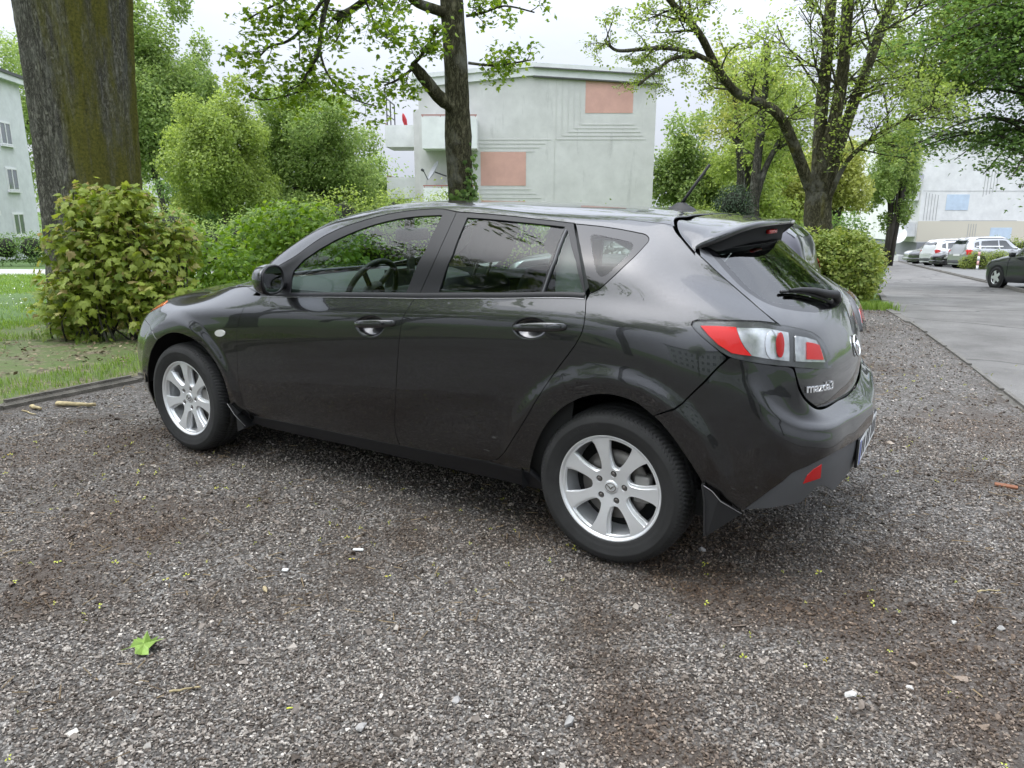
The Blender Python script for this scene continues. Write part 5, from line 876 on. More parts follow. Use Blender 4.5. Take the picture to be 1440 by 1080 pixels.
OUT['L_taillight'] = [(0.086,0.188),(0.087,0.202),(0.102,0.210),(0.116,0.212),(0.134,0.212),(0.153,0.212),(0.171,0.212),(0.188,0.212),(0.205,0.213),(0.223,0.214),(0.241,0.214),(0.261,0.214),(0.282,0.214),(0.303,0.213),(0.327,0.212),(0.349,0.209),(0.374,0.205),(0.400,0.200),(0.425,0.195),(0.448,0.191),(0.487,0.182),(0.524,0.173),(0.551,0.165),(0.577,0.156),(0.621,0.130),(0.637,0.114),(0.648,0.096),(0.659,0.076),(0.669,0.056),(0.677,0.019),(0.664,0.010),(0.643,0.009),(0.612,0.013),(0.572,0.019),(0.536,0.026),(0.504,0.032),(0.473,0.038),(0.447,0.044),(0.423,0.047),(0.401,0.050),(0.380,0.054),(0.360,0.057),(0.341,0.060),(0.322,0.063),(0.300,0.067),(0.278,0.071),(0.258,0.075),(0.238,0.080),(0.219,0.088),(0.200,0.098),(0.184,0.108),(0.168,0.119),(0.150,0.132),(0.131,0.146),(0.116,0.159),(0.100,0.173)]
OUT['A_quarter'] = [(3.707,0.757),(3.708,0.734),(3.713,0.711),(3.718,0.688),(3.721,0.665),(3.722,0.641),(3.719,0.617),(3.713,0.595),(3.705,0.576),(3.695,0.558),(3.686,0.547),(3.676,0.535),(3.665,0.523),(3.652,0.511),(3.639,0.498),(3.625,0.485),(3.611,0.471),(3.600,0.460),(3.589,0.447),(3.577,0.433),(3.565,0.417),(3.552,0.400),(3.539,0.383),(3.525,0.364),(3.512,0.345),(3.498,0.326),(3.484,0.307),(3.471,0.289),(3.458,0.271),(3.446,0.255),(3.434,0.240),(3.414,0.214),(3.396,0.191),(3.379,0.170),(3.363,0.151),(3.322,0.112),(3.274,0.092),(3.288,0.088),(3.475,0.082),(3.461,0.025),(3.475,0.063),(3.485,0.096),(3.494,0.124),(3.503,0.151),(3.513,0.176),(3.523,0.201),(3.535,0.226),(3.547,0.250),(3.561,0.273),(3.574,0.292),(3.588,0.310),(3.603,0.327),(3.619,0.343),(3.635,0.358),(3.653,0.372),(3.671,0.385),(3.690,0.396),(3.709,0.406),(3.728,0.415),(3.747,0.422),(3.766,0.428),(3.786,0.432),(3.805,0.435),(3.823,0.437),(3.840,0.437),(3.858,0.436),(3.874,0.434),(3.890,0.431),(3.905,0.427),(3.922,0.420),(3.937,0.411),(3.952,0.401),(3.965,0.390),(4.025,0.424),(4.042,0.441),(4.093,0.509),(4.144,0.592),(4.104,0.632),(4.075,0.660),(4.051,0.687),(4.041,0.702),(4.042,0.717),(4.054,0.728),(4.108,0.741),(4.165,0.754),(4.226,0.766),(4.266,0.769),(4.265,0.786),(4.268,0.803),(4.271,0.815),(4.275,0.828),(4.281,0.842),(4.285,0.854),(4.289,0.867),(4.291,0.881),(4.292,0.895),(4.293,0.909),(4.293,0.923),(4.292,0.937),(4.291,0.951),(4.288,0.967),(4.284,0.982),(4.279,0.997),(4.271,1.011),(4.261,1.024),(4.249,1.036),(4.234,1.046),(4.217,1.055),(4.201,1.064),(4.179,1.079),(4.161,1.095),(4.152,1.127),(4.152,1.176),(4.078,1.288)]
OUT['B_gap'] = [(0.375,0.489),(0.293,0.382),(0.224,0.321),(0.202,0.306),(0.121,0.278)]
OUT['B_arch'] = [(0.121,0.278),(0.136,0.270),(0.150,0.262),(0.163,0.253),(0.176,0.243),(0.189,0.233),(0.201,0.222),(0.214,0.210),(0.226,0.198),(0.238,0.186),(0.249,0.174),(0.261,0.162),(0.272,0.149),(0.285,0.133),(0.297,0.117),(0.308,0.099)]
OUT['B_low'] = [(0.308,0.099),(0.327,0.096),(0.345,0.090),(0.362,0.077),(0.380,0.060),(0.396,0.045),(0.413,0.029),(0.428,0.016),(0.444,0.003)]
OUT['B_plastic'] = [(0.458,0.007),(0.475,0.022),(0.492,0.037),(0.509,0.051),(0.527,0.065),(0.542,0.077),(0.557,0.089),(0.573,0.100),(0.588,0.111),(0.601,0.120),(0.618,0.137),(0.637,0.153),(0.662,0.165),(0.692,0.178),(0.709,0.187),(0.728,0.197),(0.750,0.209),(0.774,0.220),(0.801,0.230),(0.833,0.238),(0.873,0.243),(0.923,0.244),(0.983,0.241),(1.046,0.237)]
OUT['B_top'] = [(0.388,0.495),(0.431,0.489),(0.474,0.485),(0.522,0.485),(0.588,0.495),(0.639,0.491),(0.708,0.484),(0.807,0.484)]
OUT['T_left'] = [(0.123,0.806),(0.120,0.784),(0.118,0.762),(0.115,0.739),(0.111,0.717),(0.108,0.694),(0.105,0.672),(0.102,0.653),(0.100,0.634),(0.098,0.614),(0.095,0.595),(0.092,0.576),(0.089,0.556),(0.084,0.536),(0.077,0.516),(0.068,0.495),(0.060,0.475),(0.056,0.456),(0.056,0.438),(0.061,0.422),(0.068,0.406)]
OUT['T_low'] = [(0.078,0.229),(0.082,0.204),(0.091,0.178),(0.101,0.157),(0.115,0.136),(0.133,0.115),(0.158,0.099),(0.190,0.082),(0.228,0.064)]
OUT['T_glass'] = [(0.186,0.859),(0.178,0.817),(0.175,0.799),(0.170,0.777),(0.164,0.752),(0.157,0.725),(0.149,0.698),(0.142,0.673),(0.135,0.651),(0.130,0.633),(0.125,0.611),(0.123,0.593),(0.122,0.577),(0.123,0.558),(0.125,0.539),(0.128,0.523),(0.136,0.505),(0.148,0.490),(0.167,0.476),(0.194,0.463),(0.222,0.454),(0.255,0.444),(0.291,0.435),(0.329,0.427),(0.370,0.419),(0.415,0.410)]
OUT['A_hoodgap'] = [(0.848,0.738),(0.847,0.757),(0.950,0.761),(1.049,0.759),(1.215,0.739),(1.285,0.744),(1.314,0.760)]
OUT['A_headlow'] = [(0.729,0.634),(0.744,0.677),(0.811,0.683),(0.865,0.693),(0.876,0.709),(0.848,0.738)]
OUT['A_fseam'] = [(0.997,0.480),(0.951,0.560),(0.858,0.598),(0.729,0.634)]
OUT['A_dfront'] = [(1.695,0.708),(1.695,0.683),(1.691,0.659),(1.683,0.631),(1.665,0.594),(1.649,0.555),(1.642,0.531),(1.636,0.504),(1.631,0.475),(1.626,0.446),(1.622,0.417),(1.618,0.391),(1.614,0.365),(1.610,0.339),(1.607,0.314),(1.604,0.288),(1.602,0.263),(1.600,0.228),(1.600,0.193),(1.601,0.160),(1.602,0.133),(1.610,0.099),(1.629,0.075)]
OUT['A_farch'] = [(1.494,0.121),(1.501,0.153),(1.504,0.183),(1.504,0.212),(1.499,0.245),(1.491,0.276),(1.479,0.305),(1.463,0.332),(1.443,0.357),(1.422,0.380),(1.393,0.408),(1.360,0.434),(1.321,0.458),(1.278,0.480),(1.231,0.500),(1.179,0.514),(1.132,0.518),(1.086,0.515),(1.042,0.501),(0.997,0.480)]
OUT['A_farch2'] = [(0.997,0.480),(0.965,0.443),(0.936,0.406),(0.912,0.357),(0.890,0.304),(0.864,0.247),(0.838,0.189),(0.811,0.136),(0.771,0.089)]
OUT['A_rail'] = [(1.886,1.031),(1.913,1.026),(1.940,1.022),(1.966,1.018),(1.989,1.018),(2.014,1.022),(2.037,1.028),(2.062,1.034),(2.092,1.038),(2.123,1.042),(2.157,1.044),(2.195,1.043),(2.235,1.042),(2.276,1.040),(2.318,1.037),(2.361,1.034),(2.404,1.031),(2.436,1.031),(2.467,1.031),(2.499,1.032),(2.530,1.033),(2.559,1.034),(2.588,1.035),(2.618,1.036),(2.646,1.037),(2.674,1.038),(2.700,1.039),(2.736,1.040),(2.769,1.040),(2.801,1.040),(2.838,1.040),(2.875,1.037),(2.914,1.028),(2.954,1.021)]
OUT['A_rail2'] = [(2.954,1.021),(2.984,1.020),(3.013,1.020),(3.042,1.021),(3.071,1.021),(3.099,1.022),(3.128,1.024),(3.157,1.025),(3.186,1.026),(3.215,1.028),(3.245,1.029),(3.271,1.030),(3.298,1.031),(3.325,1.031),(3.352,1.031),(3.379,1.031),(3.405,1.031),(3.429,1.031),(3.453,1.031),(3.477,1.031),(3.501,1.030),(3.524,1.030),(3.547,1.031)]
OUT['A_sill_top'] = [(1.660,0.067),(1.689,0.066),(1.729,0.066),(1.776,0.067),(1.828,0.068),(1.881,0.068),(1.931,0.068),(1.976,0.068),(2.020,0.067),(2.063,0.067),(2.104,0.067),(2.145,0.067),(2.184,0.067),(2.223,0.066),(2.260,0.066),(2.296,0.066),(2.331,0.065),(2.367,0.065),(2.402,0.064),(2.439,0.064),(2.475,0.064),(2.508,0.065),(2.540,0.065),(2.573,0.066),(2.606,0.066),(2.639,0.067),(2.672,0.068),(2.704,0.068),(2.736,0.069),(2.767,0.070),(2.803,0.071),(2.843,0.073),(2.868,0.074),(2.897,0.075),(2.928,0.076),(2.960,0.077),(2.992,0.078),(3.025,0.079),(3.056,0.081),(3.083,0.082),(3.111,0.083),(3.139,0.085),(3.166,0.086),(3.194,0.088),(3.221,0.089),(3.247,0.091),(3.274,0.092),(3.288,0.088),(3.475,0.082)]
OUT['A_marker'] = [(1.541,0.511),(1.537,0.504),(1.527,0.498),(1.513,0.493),(1.497,0.491),(1.481,0.492),(1.469,0.496),(1.461,0.502),(1.459,0.510),(1.463,0.517),(1.473,0.523),(1.486,0.527),(1.502,0.529),(1.517,0.528),(1.530,0.524),(1.539,0.518)]
OUT['B_exh'] = [(0.716,0.000),(0.726,0.013),(0.746,0.037),(0.765,0.058),(0.792,0.064),(0.846,0.043),(0.937,0.000)]
OUT['B_bot'] = [(0.458,0.005),(0.518,0.011),(0.626,0.009),(0.716,0.000)]
OUT['B_bot2'] = [(0.937,0.000),(1.035,0.023),(1.135,0.048)]
OUT['B_fog'] = [(0.693,0.098),(0.705,0.137),(0.730,0.164),(0.771,0.188),(0.774,0.150),(0.778,0.112),(0.734,0.105)]
OUT['L_red'] = [(0.116,0.188),(0.175,0.190),(0.235,0.189),(0.244,0.170),(0.258,0.142),(0.275,0.116),(0.301,0.088),(0.269,0.091),(0.236,0.096),(0.187,0.123),(0.149,0.155)]
OUT['L_clear'] = [(0.238,0.189),(0.351,0.188),(0.454,0.167),(0.447,0.116),(0.439,0.064),(0.375,0.075),(0.304,0.088),(0.279,0.116),(0.261,0.142),(0.247,0.170)]
OUT['L_lamp'] = [(0.419,0.123),(0.416,0.109),(0.413,0.096),(0.408,0.086),(0.404,0.081),(0.399,0.080),(0.394,0.084),(0.390,0.092),(0.388,0.103),(0.387,0.117),(0.387,0.132),(0.390,0.146),(0.395,0.157),(0.401,0.165),(0.407,0.169),(0.413,0.167),(0.417,0.161),(0.419,0.151),(0.420,0.137)]
OUT['L_lamp2'] = [(0.400,0.127),(0.397,0.110),(0.392,0.095),(0.386,0.084),(0.378,0.077),(0.370,0.076),(0.362,0.081),(0.355,0.090),(0.349,0.104),(0.346,0.120),(0.345,0.137),(0.348,0.153),(0.354,0.167),(0.362,0.176),(0.372,0.180),(0.382,0.179),(0.391,0.171),(0.397,0.159),(0.400,0.143)]
OUT['L_tail'] = [(0.487,0.151),(0.547,0.138),(0.606,0.120),(0.628,0.085),(0.646,0.034),(0.548,0.048),(0.467,0.061)]
OUT['L_tailred'] = [(0.541,0.121),(0.579,0.113),(0.614,0.102),(0.621,0.078),(0.631,0.045),(0.571,0.054),(0.525,0.060)]
OUT['T_text'] = [(0.128,0.137),(0.347,0.115),(0.340,0.151)]
OUT['T_wiper'] = [(0.791,0.360),(0.519,0.440),(0.353,0.544)]
OUT['A_handle_f'] = [(2.551,0.592),(2.807,0.603),(2.651,0.586),(2.556,0.582),(2.744,0.589),(2.646,0.650),(2.650,0.534)]
OUT['A_handle_r'] = [(3.419,0.609),(3.659,0.626),(3.499,0.608),(3.414,0.603),(3.582,0.613),(3.492,0.663),(3.501,0.558)]

PA, PB, PL, PTG = Patch(GA), Patch(GB), Patch(GL), Patch(GT)
m_paint = bpy.data.materials.new('graphite_metallic_paint'); m_paint.use_nodes = True
def _paint():
    nt = m_paint.node_tree; b = nt.nodes['Principled BSDF']
    b.inputs['Metallic'].default_value = .9; b.inputs['Roughness'].default_value = .27; b.inputs['Coat Weight'].default_value = 1; b.inputs['Coat Roughness'].default_value = .015
    tc = nt.nodes.new('ShaderNodeTexCoord'); n = nt.nodes.new('ShaderNodeTexNoise'); n.inputs['Scale'].default_value = 900; n.inputs['Detail'].default_value = 1
    cr = nt.nodes.new('ShaderNodeValToRGB'); cr.color_ramp.elements[0].color = (.020, .0205, .0215, 1); cr.color_ramp.elements[1].color = (.070, .071, .074, 1); cr.color_ramp.elements[0].position = .35; cr.color_ramp.elements[1].position = .7
    # road film: dusty towards the sills
    sx = nt.nodes.new('ShaderNodeSeparateXYZ'); mr = nt.nodes.new('ShaderNodeMapRange'); mr.inputs['From Min'].default_value = .62; mr.inputs['From Max'].default_value = .2
    d = nt.nodes.new('ShaderNodeTexNoise'); d.inputs['Scale'].default_value = 9; d.inputs['Detail'].default_value = 8; d.inputs['Roughness'].default_value = .7
    mu = nt.nodes.new('ShaderNodeMath'); mu.operation = 'MULTIPLY'; mu2 = nt.nodes.new('ShaderNodeMath'); mu2.operation = 'MULTIPLY'; mu2.inputs[1].default_value = .55
    mx = nt.nodes.new('ShaderNodeMix'); mx.data_type = 'RGBA'; mx.inputs[7].default_value = (.050, .044, .038, 1)
    rg = nt.nodes.new('ShaderNodeMapRange'); rg.inputs['To Min'].default_value = .012; rg.inputs['To Max'].default_value = .22
    K = nt.links.new
    K(tc.outputs['Object'], n.inputs['Vector']); K(n.outputs['Fac'], cr.inputs['Fac']); K(tc.outputs['Object'], d.inputs['Vector']); K(tc.outputs['Object'], sx.inputs[0]); K(sx.outputs['Z'], mr.inputs['Value'])
    K(mr.outputs[0], mu.inputs[0]); K(d.outputs['Fac'], mu.inputs[1]); K(mu.outputs[0], mu2.inputs[0]); K(mu2.outputs[0], mx.inputs[0]); K(cr.outputs['Color'], mx.inputs[6]); K(mx.outputs[2], b.inputs['Base Color'])
    K(mu2.outputs[0], rg.inputs['Value']); K(rg.outputs[0], b.inputs['Coat Roughness'])
_paint()
m_black = mat('black_rubber', (.012, .012, .013), .6)
m_trim = mat('satin_black_trim', (.014, .014, .016), .42, spec=.3)
m_frit = mat('black_glass_border', (.004, .004, .005), .04, spec=.5)
m_plast = mat('grey_black_plastic', (.085, .087, .092), .5, bump=.12, bscale=500)
m_inner = mat('dark_inner_shell', (.008, .008, .008), .9)
m_liner = mat('wheel_arch_liner', (.010, .010, .011), .85)
m_glass = glass_mat('side_glass', (.68, .77, .72), 1.42)
m_rglass = glass_mat('rear_glass', (.30, .36, .34), 1.85)
m_clear = glass_mat('clear_lens', (.94, .95, .95), 1.33)
m_seat = mat('charcoal_seat_cloth', (.016, .017, .019), .9)
m_dash = mat('dashboard_vinyl', (.045, .050, .049), .6)
m_alloy = mat('silver_alloy', (.80, .81, .82), .36, metal=.55, var=.06, vscale=5)
m_chrome = mat('chrome', (.85, .86, .87), .06, metal=1)
m_red = mat('red_lens', (.72, .022, .020), .30, spec=.3)
m_redd = mat('deep_red_reflector', (.50, .02, .02), .25, spec=.4)
m_amber = mat('amber_lens', (.75, .17, .03), .15, coat=1)
m_refl = mat('lamp_reflector', (.56, .57, .58), .22, metal=.7, var=.25, vscale=30)
m_steel = mat('brake_steel', (.16, .15, .14), .45, metal=.8, var=.2)
m_white = mat('plate_white', (.75, .76, .76), .35)
m_mirror = mat('mirror_glass', (.9, .92, .92), .015, metal=1)
def m_tyre_():
    m = mat('tyre_rubber', (.018, .018, .018), .72, var=.25, vscale=14, bump=.05, bscale=90); return m
m_tyre = m_tyre_()

car = empty('parked_car', (-1.32, 0, 0))
tag(car, 'dark grey five-door hatchback parked on the gravel in the foreground', 'car')

def flare(P):
    """haunch over each wheel with a flatter lip band below it"""
    P = P.copy()
    for xw in (0, -2.64):
        r = np.hypot(P[:, 0] - xw, P[:, 2] - .315); k = np.clip((.505 - r) / .062, 0, 1); k = k * k * (3 - 2 * k)
        d = .015 * k - .075 * np.clip(.443 - r, 0, .07)
        low = np.clip((P[:, 2] - .27) / .15, 0, 1)
        P[:, 1] -= np.where((r < .52) & (P[:, 1] < -.55), d * low, 0)
    return P
def sev(p, uv, off=0.0):
    uv = np.asarray(uv, float); e = 1e-3
    P = flare(p.ev(uv)); a = flare(p.ev(uv + [e, 0])) - flare(p.ev(uv - [e, 0])); b = flare(p.ev(uv + [0, e])) - flare(p.ev(uv - [0, e]))
    n = np.cross(a, b); ln = np.linalg.norm(n, axis=1)[:, None]; n = n / np.maximum(ln, 1e-12)
    ref = P - np.array((-1.3, 0, .55)); ref[:, 0] *= .35
    s = np.sign((n * ref).sum(1)); s[s == 0] = 1
    n = n * (np.sign(np.median(s)))
    return P + n * off, n
def inside(poly, q):
    x, y = q[:, 0], q[:, 1]; r = np.zeros(len(q), bool); n = len(poly)
    for i in range(n):
        x0, y0 = poly[i]; x1, y1 = poly[(i + 1) % n]
        if y0 == y1: continue
        c = ((y0 > y) != (y1 > y)) & (x < (x1 - x0) * (y - y0) / (y1 - y0) + x0); r ^= c
    return r
def resample(poly, step, closed=True):
    poly = np.asarray(poly, float); o = []
    for i in range(len(poly) if closed else len(poly) - 1):
        a, b = poly[i], poly[(i + 1) % len(poly)]; k = max(1, int(math.ceil(np.linalg.norm(b - a) / step)))
        o += [a + (b - a) * t / k for t in range(k)]
    if not closed: o.append(poly[-1])
    return np.array(o)
def area(p): x, y = p[:, 0], p[:, 1]; return .5 * np.sum(x * np.roll(y, -1) - y * np.roll(x, -1))
def smooth_loop(p, it=1):
    for _ in range(it):
        q = []
        for i in range(len(p)):
            a, b = p[i], p[(i + 1) % len(p)]; q += [a * .75 + b * .25, a * .25 + b * .75]
        p = np.array(q)
    return p
def inset(p, d):
    """move a loop inwards by d"""
    if abs(d) < 1e-9: return p
    s = 1 if area(p) > 0 else -1
    e0 = p - np.roll(p, 1, 0); e1 = np.roll(p, -1, 0) - p
    n0 = np.stack([-e0[:, 1], e0[:, 0]], 1); n1 = np.stack([-e1[:, 1], e1[:, 0]], 1)
    n0 /= np.linalg.norm(n0, axis=1)[:, None] + 1e-9; n1 /= np.linalg.norm(n1, axis=1)[:, None] + 1e-9
    n = n0 + n1; n /= np.maximum(np.linalg.norm(n, axis=1)[:, None], .5); return p + n * s * d
def seg_dist(q, loop):
    d = np.full(len(q), 1e9)
    for i in range(len(loop)):
        a = loop[i]; b = loop[(i + 1) % len(loop)]; ab = b - a; t = np.clip(((q - a) @ ab) / (ab @ ab + 1e-12), 0, 1)
        d = np.minimum(d, ((q - (a + t[:, None] * ab)) ** 2).sum(1))
    return np.sqrt(d)
def panel_arrays(p, outline, holes=(), step=.02, gap=.0018, off=0.0, depth=.008, centre=False, hgap=0.0, rnd=0, fn=None):
    loops = [np.asarray(outline, float)] + [np.asarray(h, float) for h in holes]
    if rnd: loops = [smooth_loop(l, rnd) for l in loops]
    rl = []
    for i, l in enumerate(loops):
        l = resample(l, step * .8); l = inset(l, gap) if i == 0 else inset(l, -hgap)
        rl.append(l)
    lo = rl[0].min(0); hi = rl[0].max(0)
    gx, gy = np.meshgrid(np.arange(lo[0], hi[0], step), np.arange(lo[1], hi[1], step)); q = np.stack([gx.ravel(), gy.ravel()], 1)
    ok = inside(rl[0], q)
    for h in rl[1:]: ok &= ~inside(h, q)
    q = q[ok]
    for l in rl: q = q[seg_dist(q, l) > step * .45]
    V = []; E = []
    for l in rl:
        b = len(V); V += l.tolist(); E += [(b + i, b + (i + 1) % len(l)) for i in range(len(l))]
    nb = len(V); V += q.tolist()
    vo, eo, fo, ov, oe, of = delaunay_2d_cdt([Vector(a) for a in V], E, [], 0, 1e-7)
    vo = np.array([tuple(a) for a in vo]); fo = np.array([f for f in fo if len(f) == 3])
    c = vo[fo].mean(1); ok = inside(rl[0], c)
    for h in rl[1:]: ok &= ~inside(h, c)
    fo = fo[ok]
    F = fn or (lambda uv, o: sev(p, uv, o))
    P, n = F(vo, off)
    if centre: m = np.abs(P[:, 1]) < 2e-3; P[m, 1] = 0; n[m, 1] = 0; n /= np.linalg.norm(n, axis=1)[:, None]
    a, b, d = P[fo[:, 0]], P[fo[:, 1]], P[fo[:, 2]]
    flip = (np.cross(b - a, d - a) * n[fo[:, 0]]).sum(1) < 0
    fo[flip] = fo[flip][:, ::-1]
    # flange turned inwards along the boundary edges
    cnt = {}
    for t in fo:
        for i in range(3): e = (int(t[i]), int(t[(i + 1) % 3])); cnt[e] = 1
    bd = [e for e in cnt if (e[1], e[0]) not in cnt]
    if centre: bd = [e for e in bd if not (abs(P[e[0], 1]) < 2e-3 and abs(P[e[1], 1]) < 2e-3)]
    ids = {}; pv = []; pn = []; ff = []; base = len(P)
    outn = {}
    for a_, b_ in bd:
        t = P[b_] - P[a_]; o = np.cross(t, n[a_]); l = np.linalg.norm(o)
        if l > 1e-9:
            for k in (a_, b_): outn[k] = outn.get(k, 0) + o / l
    for a_, b_ in bd:
        for k in (a_, b_):
            if k not in ids and k in outn:
                on = outn[k] / (np.linalg.norm(outn[k]) + 1e-9)
                ids[k] = base + len(pv); pv += [P[k], P[k] - n[k] * depth - on * depth * .15]; pn += [(on + n[k]) / np.linalg.norm(on + n[k]), on]
        if a_ in ids and b_ in ids: ff.append((ids[a_], ids[a_] + 1, ids[b_] + 1)); ff.append((ids[a_], ids[b_] + 1, ids[b_]))
    if depth > 0 and pv:
        P = np.concatenate([P, np.array(pv)]); n = np.concatenate([n, np.array(pn)]); fo = np.concatenate([fo, np.array(ff)])
    return P, fo, n
def mirror_arrays(P, f, n): s = np.array((1, -1, 1)); return P * s, f[:, ::-1].copy(), n * s
def join_arrays(*A):
    P = []; F = []; N = []; b = 0
    for p, f, n in A: P.append(p); F.append(f + b); N.append(n); b += len(p)
    return np.concatenate(P), np.concatenate(F), np.concatenate(N)
def panel(name, p, outline, m, parent=None, both=True, one=False, **k):
    A = panel_arrays(p, outline, **k)
    par = parent or car
    if one: A = join_arrays(A, mirror_arrays(*A)); return mk(name, A[0], A[1], m, par, True, A[2])
    o = mk(name, A[0], A[1], m, par, True, A[2])
    if both:
        B = mirror_arrays(*A); o2 = mk(name, B[0], B[1], m, par, True, B[2]); return o, o2
    return o
O = OUT; kv, ku = PA.kv, PA.ku; VC = kv[-1]
# ---- doors -----------------------------------------------------------------------
def ell(c, a, b, n=28, rot=0, p=2.0):
    t = np.linspace(0, 2 * math.pi, n, endpoint=False); x = np.sign(np.cos(t)) * np.abs(np.cos(t)) ** (2 / p) * a; y = np.sign(np.sin(t)) * np.abs(np.sin(t)) ** (2 / p) * b
    return np.stack([c[0] + x * math.cos(rot) - y * math.sin(rot), c[1] + x * math.sin(rot) + y * math.cos(rot)], 1)
def handle(cc, ca, cb, u0, v0, u1, v1, doors):
    """scooped cup (in an opening of the door skin) and pull bar"""
    h = ell(cc, ca, cb, 40, .06, 2.2)
    def dish(q):
        d = ((q[:, 0] - cc[0]) / ca) ** 2 + ((q[:, 1] - cc[1]) / cb) ** 2; P0, n0 = sev(PA, q, 0)
        return P0 - n0 * (np.clip(1 - d, 0, 1) ** 1.6 * .036)[:, None], n0
    def cup(uv, off):
        e = 1e-3; P, n = dish(uv)
        A = dish(uv + [e, 0])[0] - dish(uv - [e, 0])[0]; B = dish(uv + [0, e])[0] - dish(uv - [0, e])[0]; nn = np.cross(A, B); nn /= np.linalg.norm(nn, axis=1)[:, None]; nn *= np.sign((nn * n).sum(1))[:, None]
        return P, nn
    A = panel_arrays(PA, h, step=.006, gap=0, depth=0, fn=cup)
    K = 26; V = []; F = []; n = 14
    for i in range(K):
        t = (i / (K - 1)) * 2 - 1; u = u0 + (u1 - u0) * (t + 1) / 2; v = v0 + (v1 - v0) * (t + 1) / 2
        lift = .034 * (1 - abs(t) ** 4) - .004; hh = (.0185 + .002 * t) * (1 - .35 * t * t) * (1 if abs(t) < .97 else .6); dd = .009
        P0, n0 = sev(PA, np.array([[u, v]]), 0); P1, _ = sev(PA, np.array([[u, v + .01]]), 0)
        up = P1[0] - P0[0]; up /= np.linalg.norm(up); c = P0[0] + n0[0] * lift
        for j in range(n): a = 2 * math.pi * j / n; V.append(c + up * math.sin(a) * hh + n0[0] * math.copysign(abs(math.cos(a)) ** .7, math.cos(a)) * dd)
    F = [(i * n + j, i * n + (j + 1) % n, (i + 1) * n + (j + 1) % n, (i + 1) * n + j) for i in range(K - 1) for j in range(n)]
    F += [tuple(range(n - 1, -1, -1)), tuple(range((K - 1) * n, K * n))]
    V = np.array(V)
    for k, d in enumerate(doors):
        B = A if k == 0 else mirror_arrays(*A)
        mk('handle_cup', B[0], B[1], m_paint, d, True, B[2])
        s = np.array((1, 1 if k == 0 else -1, 1)); mk('handle', V * s, F if k == 0 else [q[::-1] for q in F], m_paint, d, True)
        if cc[0] < 3:
            lk = MB(); q = sev(PA, np.array([[u1 - .045, v1]]), .0395)[0][0] * s
            lk.lathe([(0, .002), (.0065, .002), (.0075, -.006)], Matrix.Translation(q) @ Matrix.Rotation(R_(90) * (1 if k == 0 else -1), 4, 'X'), 14); lk.build('lock_barrel', m_trim, d, True)
HF = ((2.650, .588), .094, .056, 2.553, .591, 2.806, .602); HR = ((3.498, .611), .084, .050, 3.420, .609, 3.658, .625)
hf = ell(*HF[:3], 40, .06, 2.2); hr = ell(*HR[:3], 40, .06, 2.2)
fd = panel('front_door', PA, O['A_front_door'], m_paint, holes=[hf]); handle(*HF, fd)
rd = panel('rear_door', PA, O['A_rear_door'], m_paint, holes=[hr]); handle(*HR, rd)
for nm, fr, gl, holes, ds in (('front', 'A_front_frame', 'A_front_glass', ['A_front_glass'], fd), ('rear', 'A_rear_frame', 'A_rear_glass', ['A_rear_glass', 'A_fixed_glass'], rd)):
    A = panel_arrays(PA, O[fr], holes=[O[h] for h in holes], off=-.001, depth=.010)
    for h in holes:
        G = panel_arrays(PA, O[h], gap=-.004, off=-.0075, depth=.003)
        # chrome-dark bead round the opening
        for k, d in enumerate(ds):
            g = G if k == 0 else mirror_arrays(*G); mk('window_glass', g[0], g[1], m_glass, d, True, g[2])
    for k, d in enumerate(ds):
        a = A if k == 0 else mirror_arrays(*A); mk('window_frame', a[0], a[1], m_trim, d, True, a[2])
# divider bar edges and belt moulding
def strip(p, uvs, w0, w1, off, th):
    """raised strip following a polyline on the skin"""
    uvs = resample(uvs, .03, False); t = np.gradient(uvs, axis=0); t /= np.linalg.norm(t, axis=1)[:, None] + 1e-9; nn = np.stack([-t[:, 1], t[:, 0]], 1)
    V = []; F = []; k = 6
    for a, o in ((w0, -.004), (w0, off + th * .5), (w0 + (w1 - w0) * .15, off + th), (w1 - (w1 - w0) * .15, off + th), (w1, off + th * .5), (w1, -.004)):
        P, n = sev(p, uvs + nn * a, o); V.append(P)
    V = np.array(V); n_ = V.shape[1]; F = [(i * n_ + j, i * n_ + j + 1, (i + 1) * n_ + j + 1, (i + 1) * n_ + j) for i in range(k - 1) for j in range(n_ - 1)]
    return V.reshape(-1, 3), F
belt = [O['A_front_door'][0], (2.1, .741), (2.3, .742), (2.5, .742), (2.7, .741), (2.9, .740), (3.1, .742), (3.3, .744), (3.5, .748), (3.70, .752)]
belt[0] = (1.79, .735)
V, F = strip(PA, belt, -.010, .012, .0, .004)
for s in (1, -1): mk('belt_moulding', V * np.array((1, s, 1)), F, m_trim, car, True)
V, F = strip(PA, belt, -.0135, -.0105, .0, .003)
for s in (1, -1): mk('belt_bright_strip', V * np.array((1, s, 1)), F, mat('dull_bright_strip', (.35, .35, .36), .25, metal=.9) if s == 1 else bpy.data.materials['dull_bright_strip'], car, True)
g1, g2 = O['A_fixed_glass'], O['A_rear_glass']
V, F = strip(PA, [O['A_fixed_glass'][0], O['A_fixed_glass'][1], O['A_fixed_glass'][2]], .003, .010, .0, .003)
for s in (1, -1): mk('divider_bar', V * np.array((1, s, 1)), F, m_plast, rd[0] if s == 1 else rd[1], True)
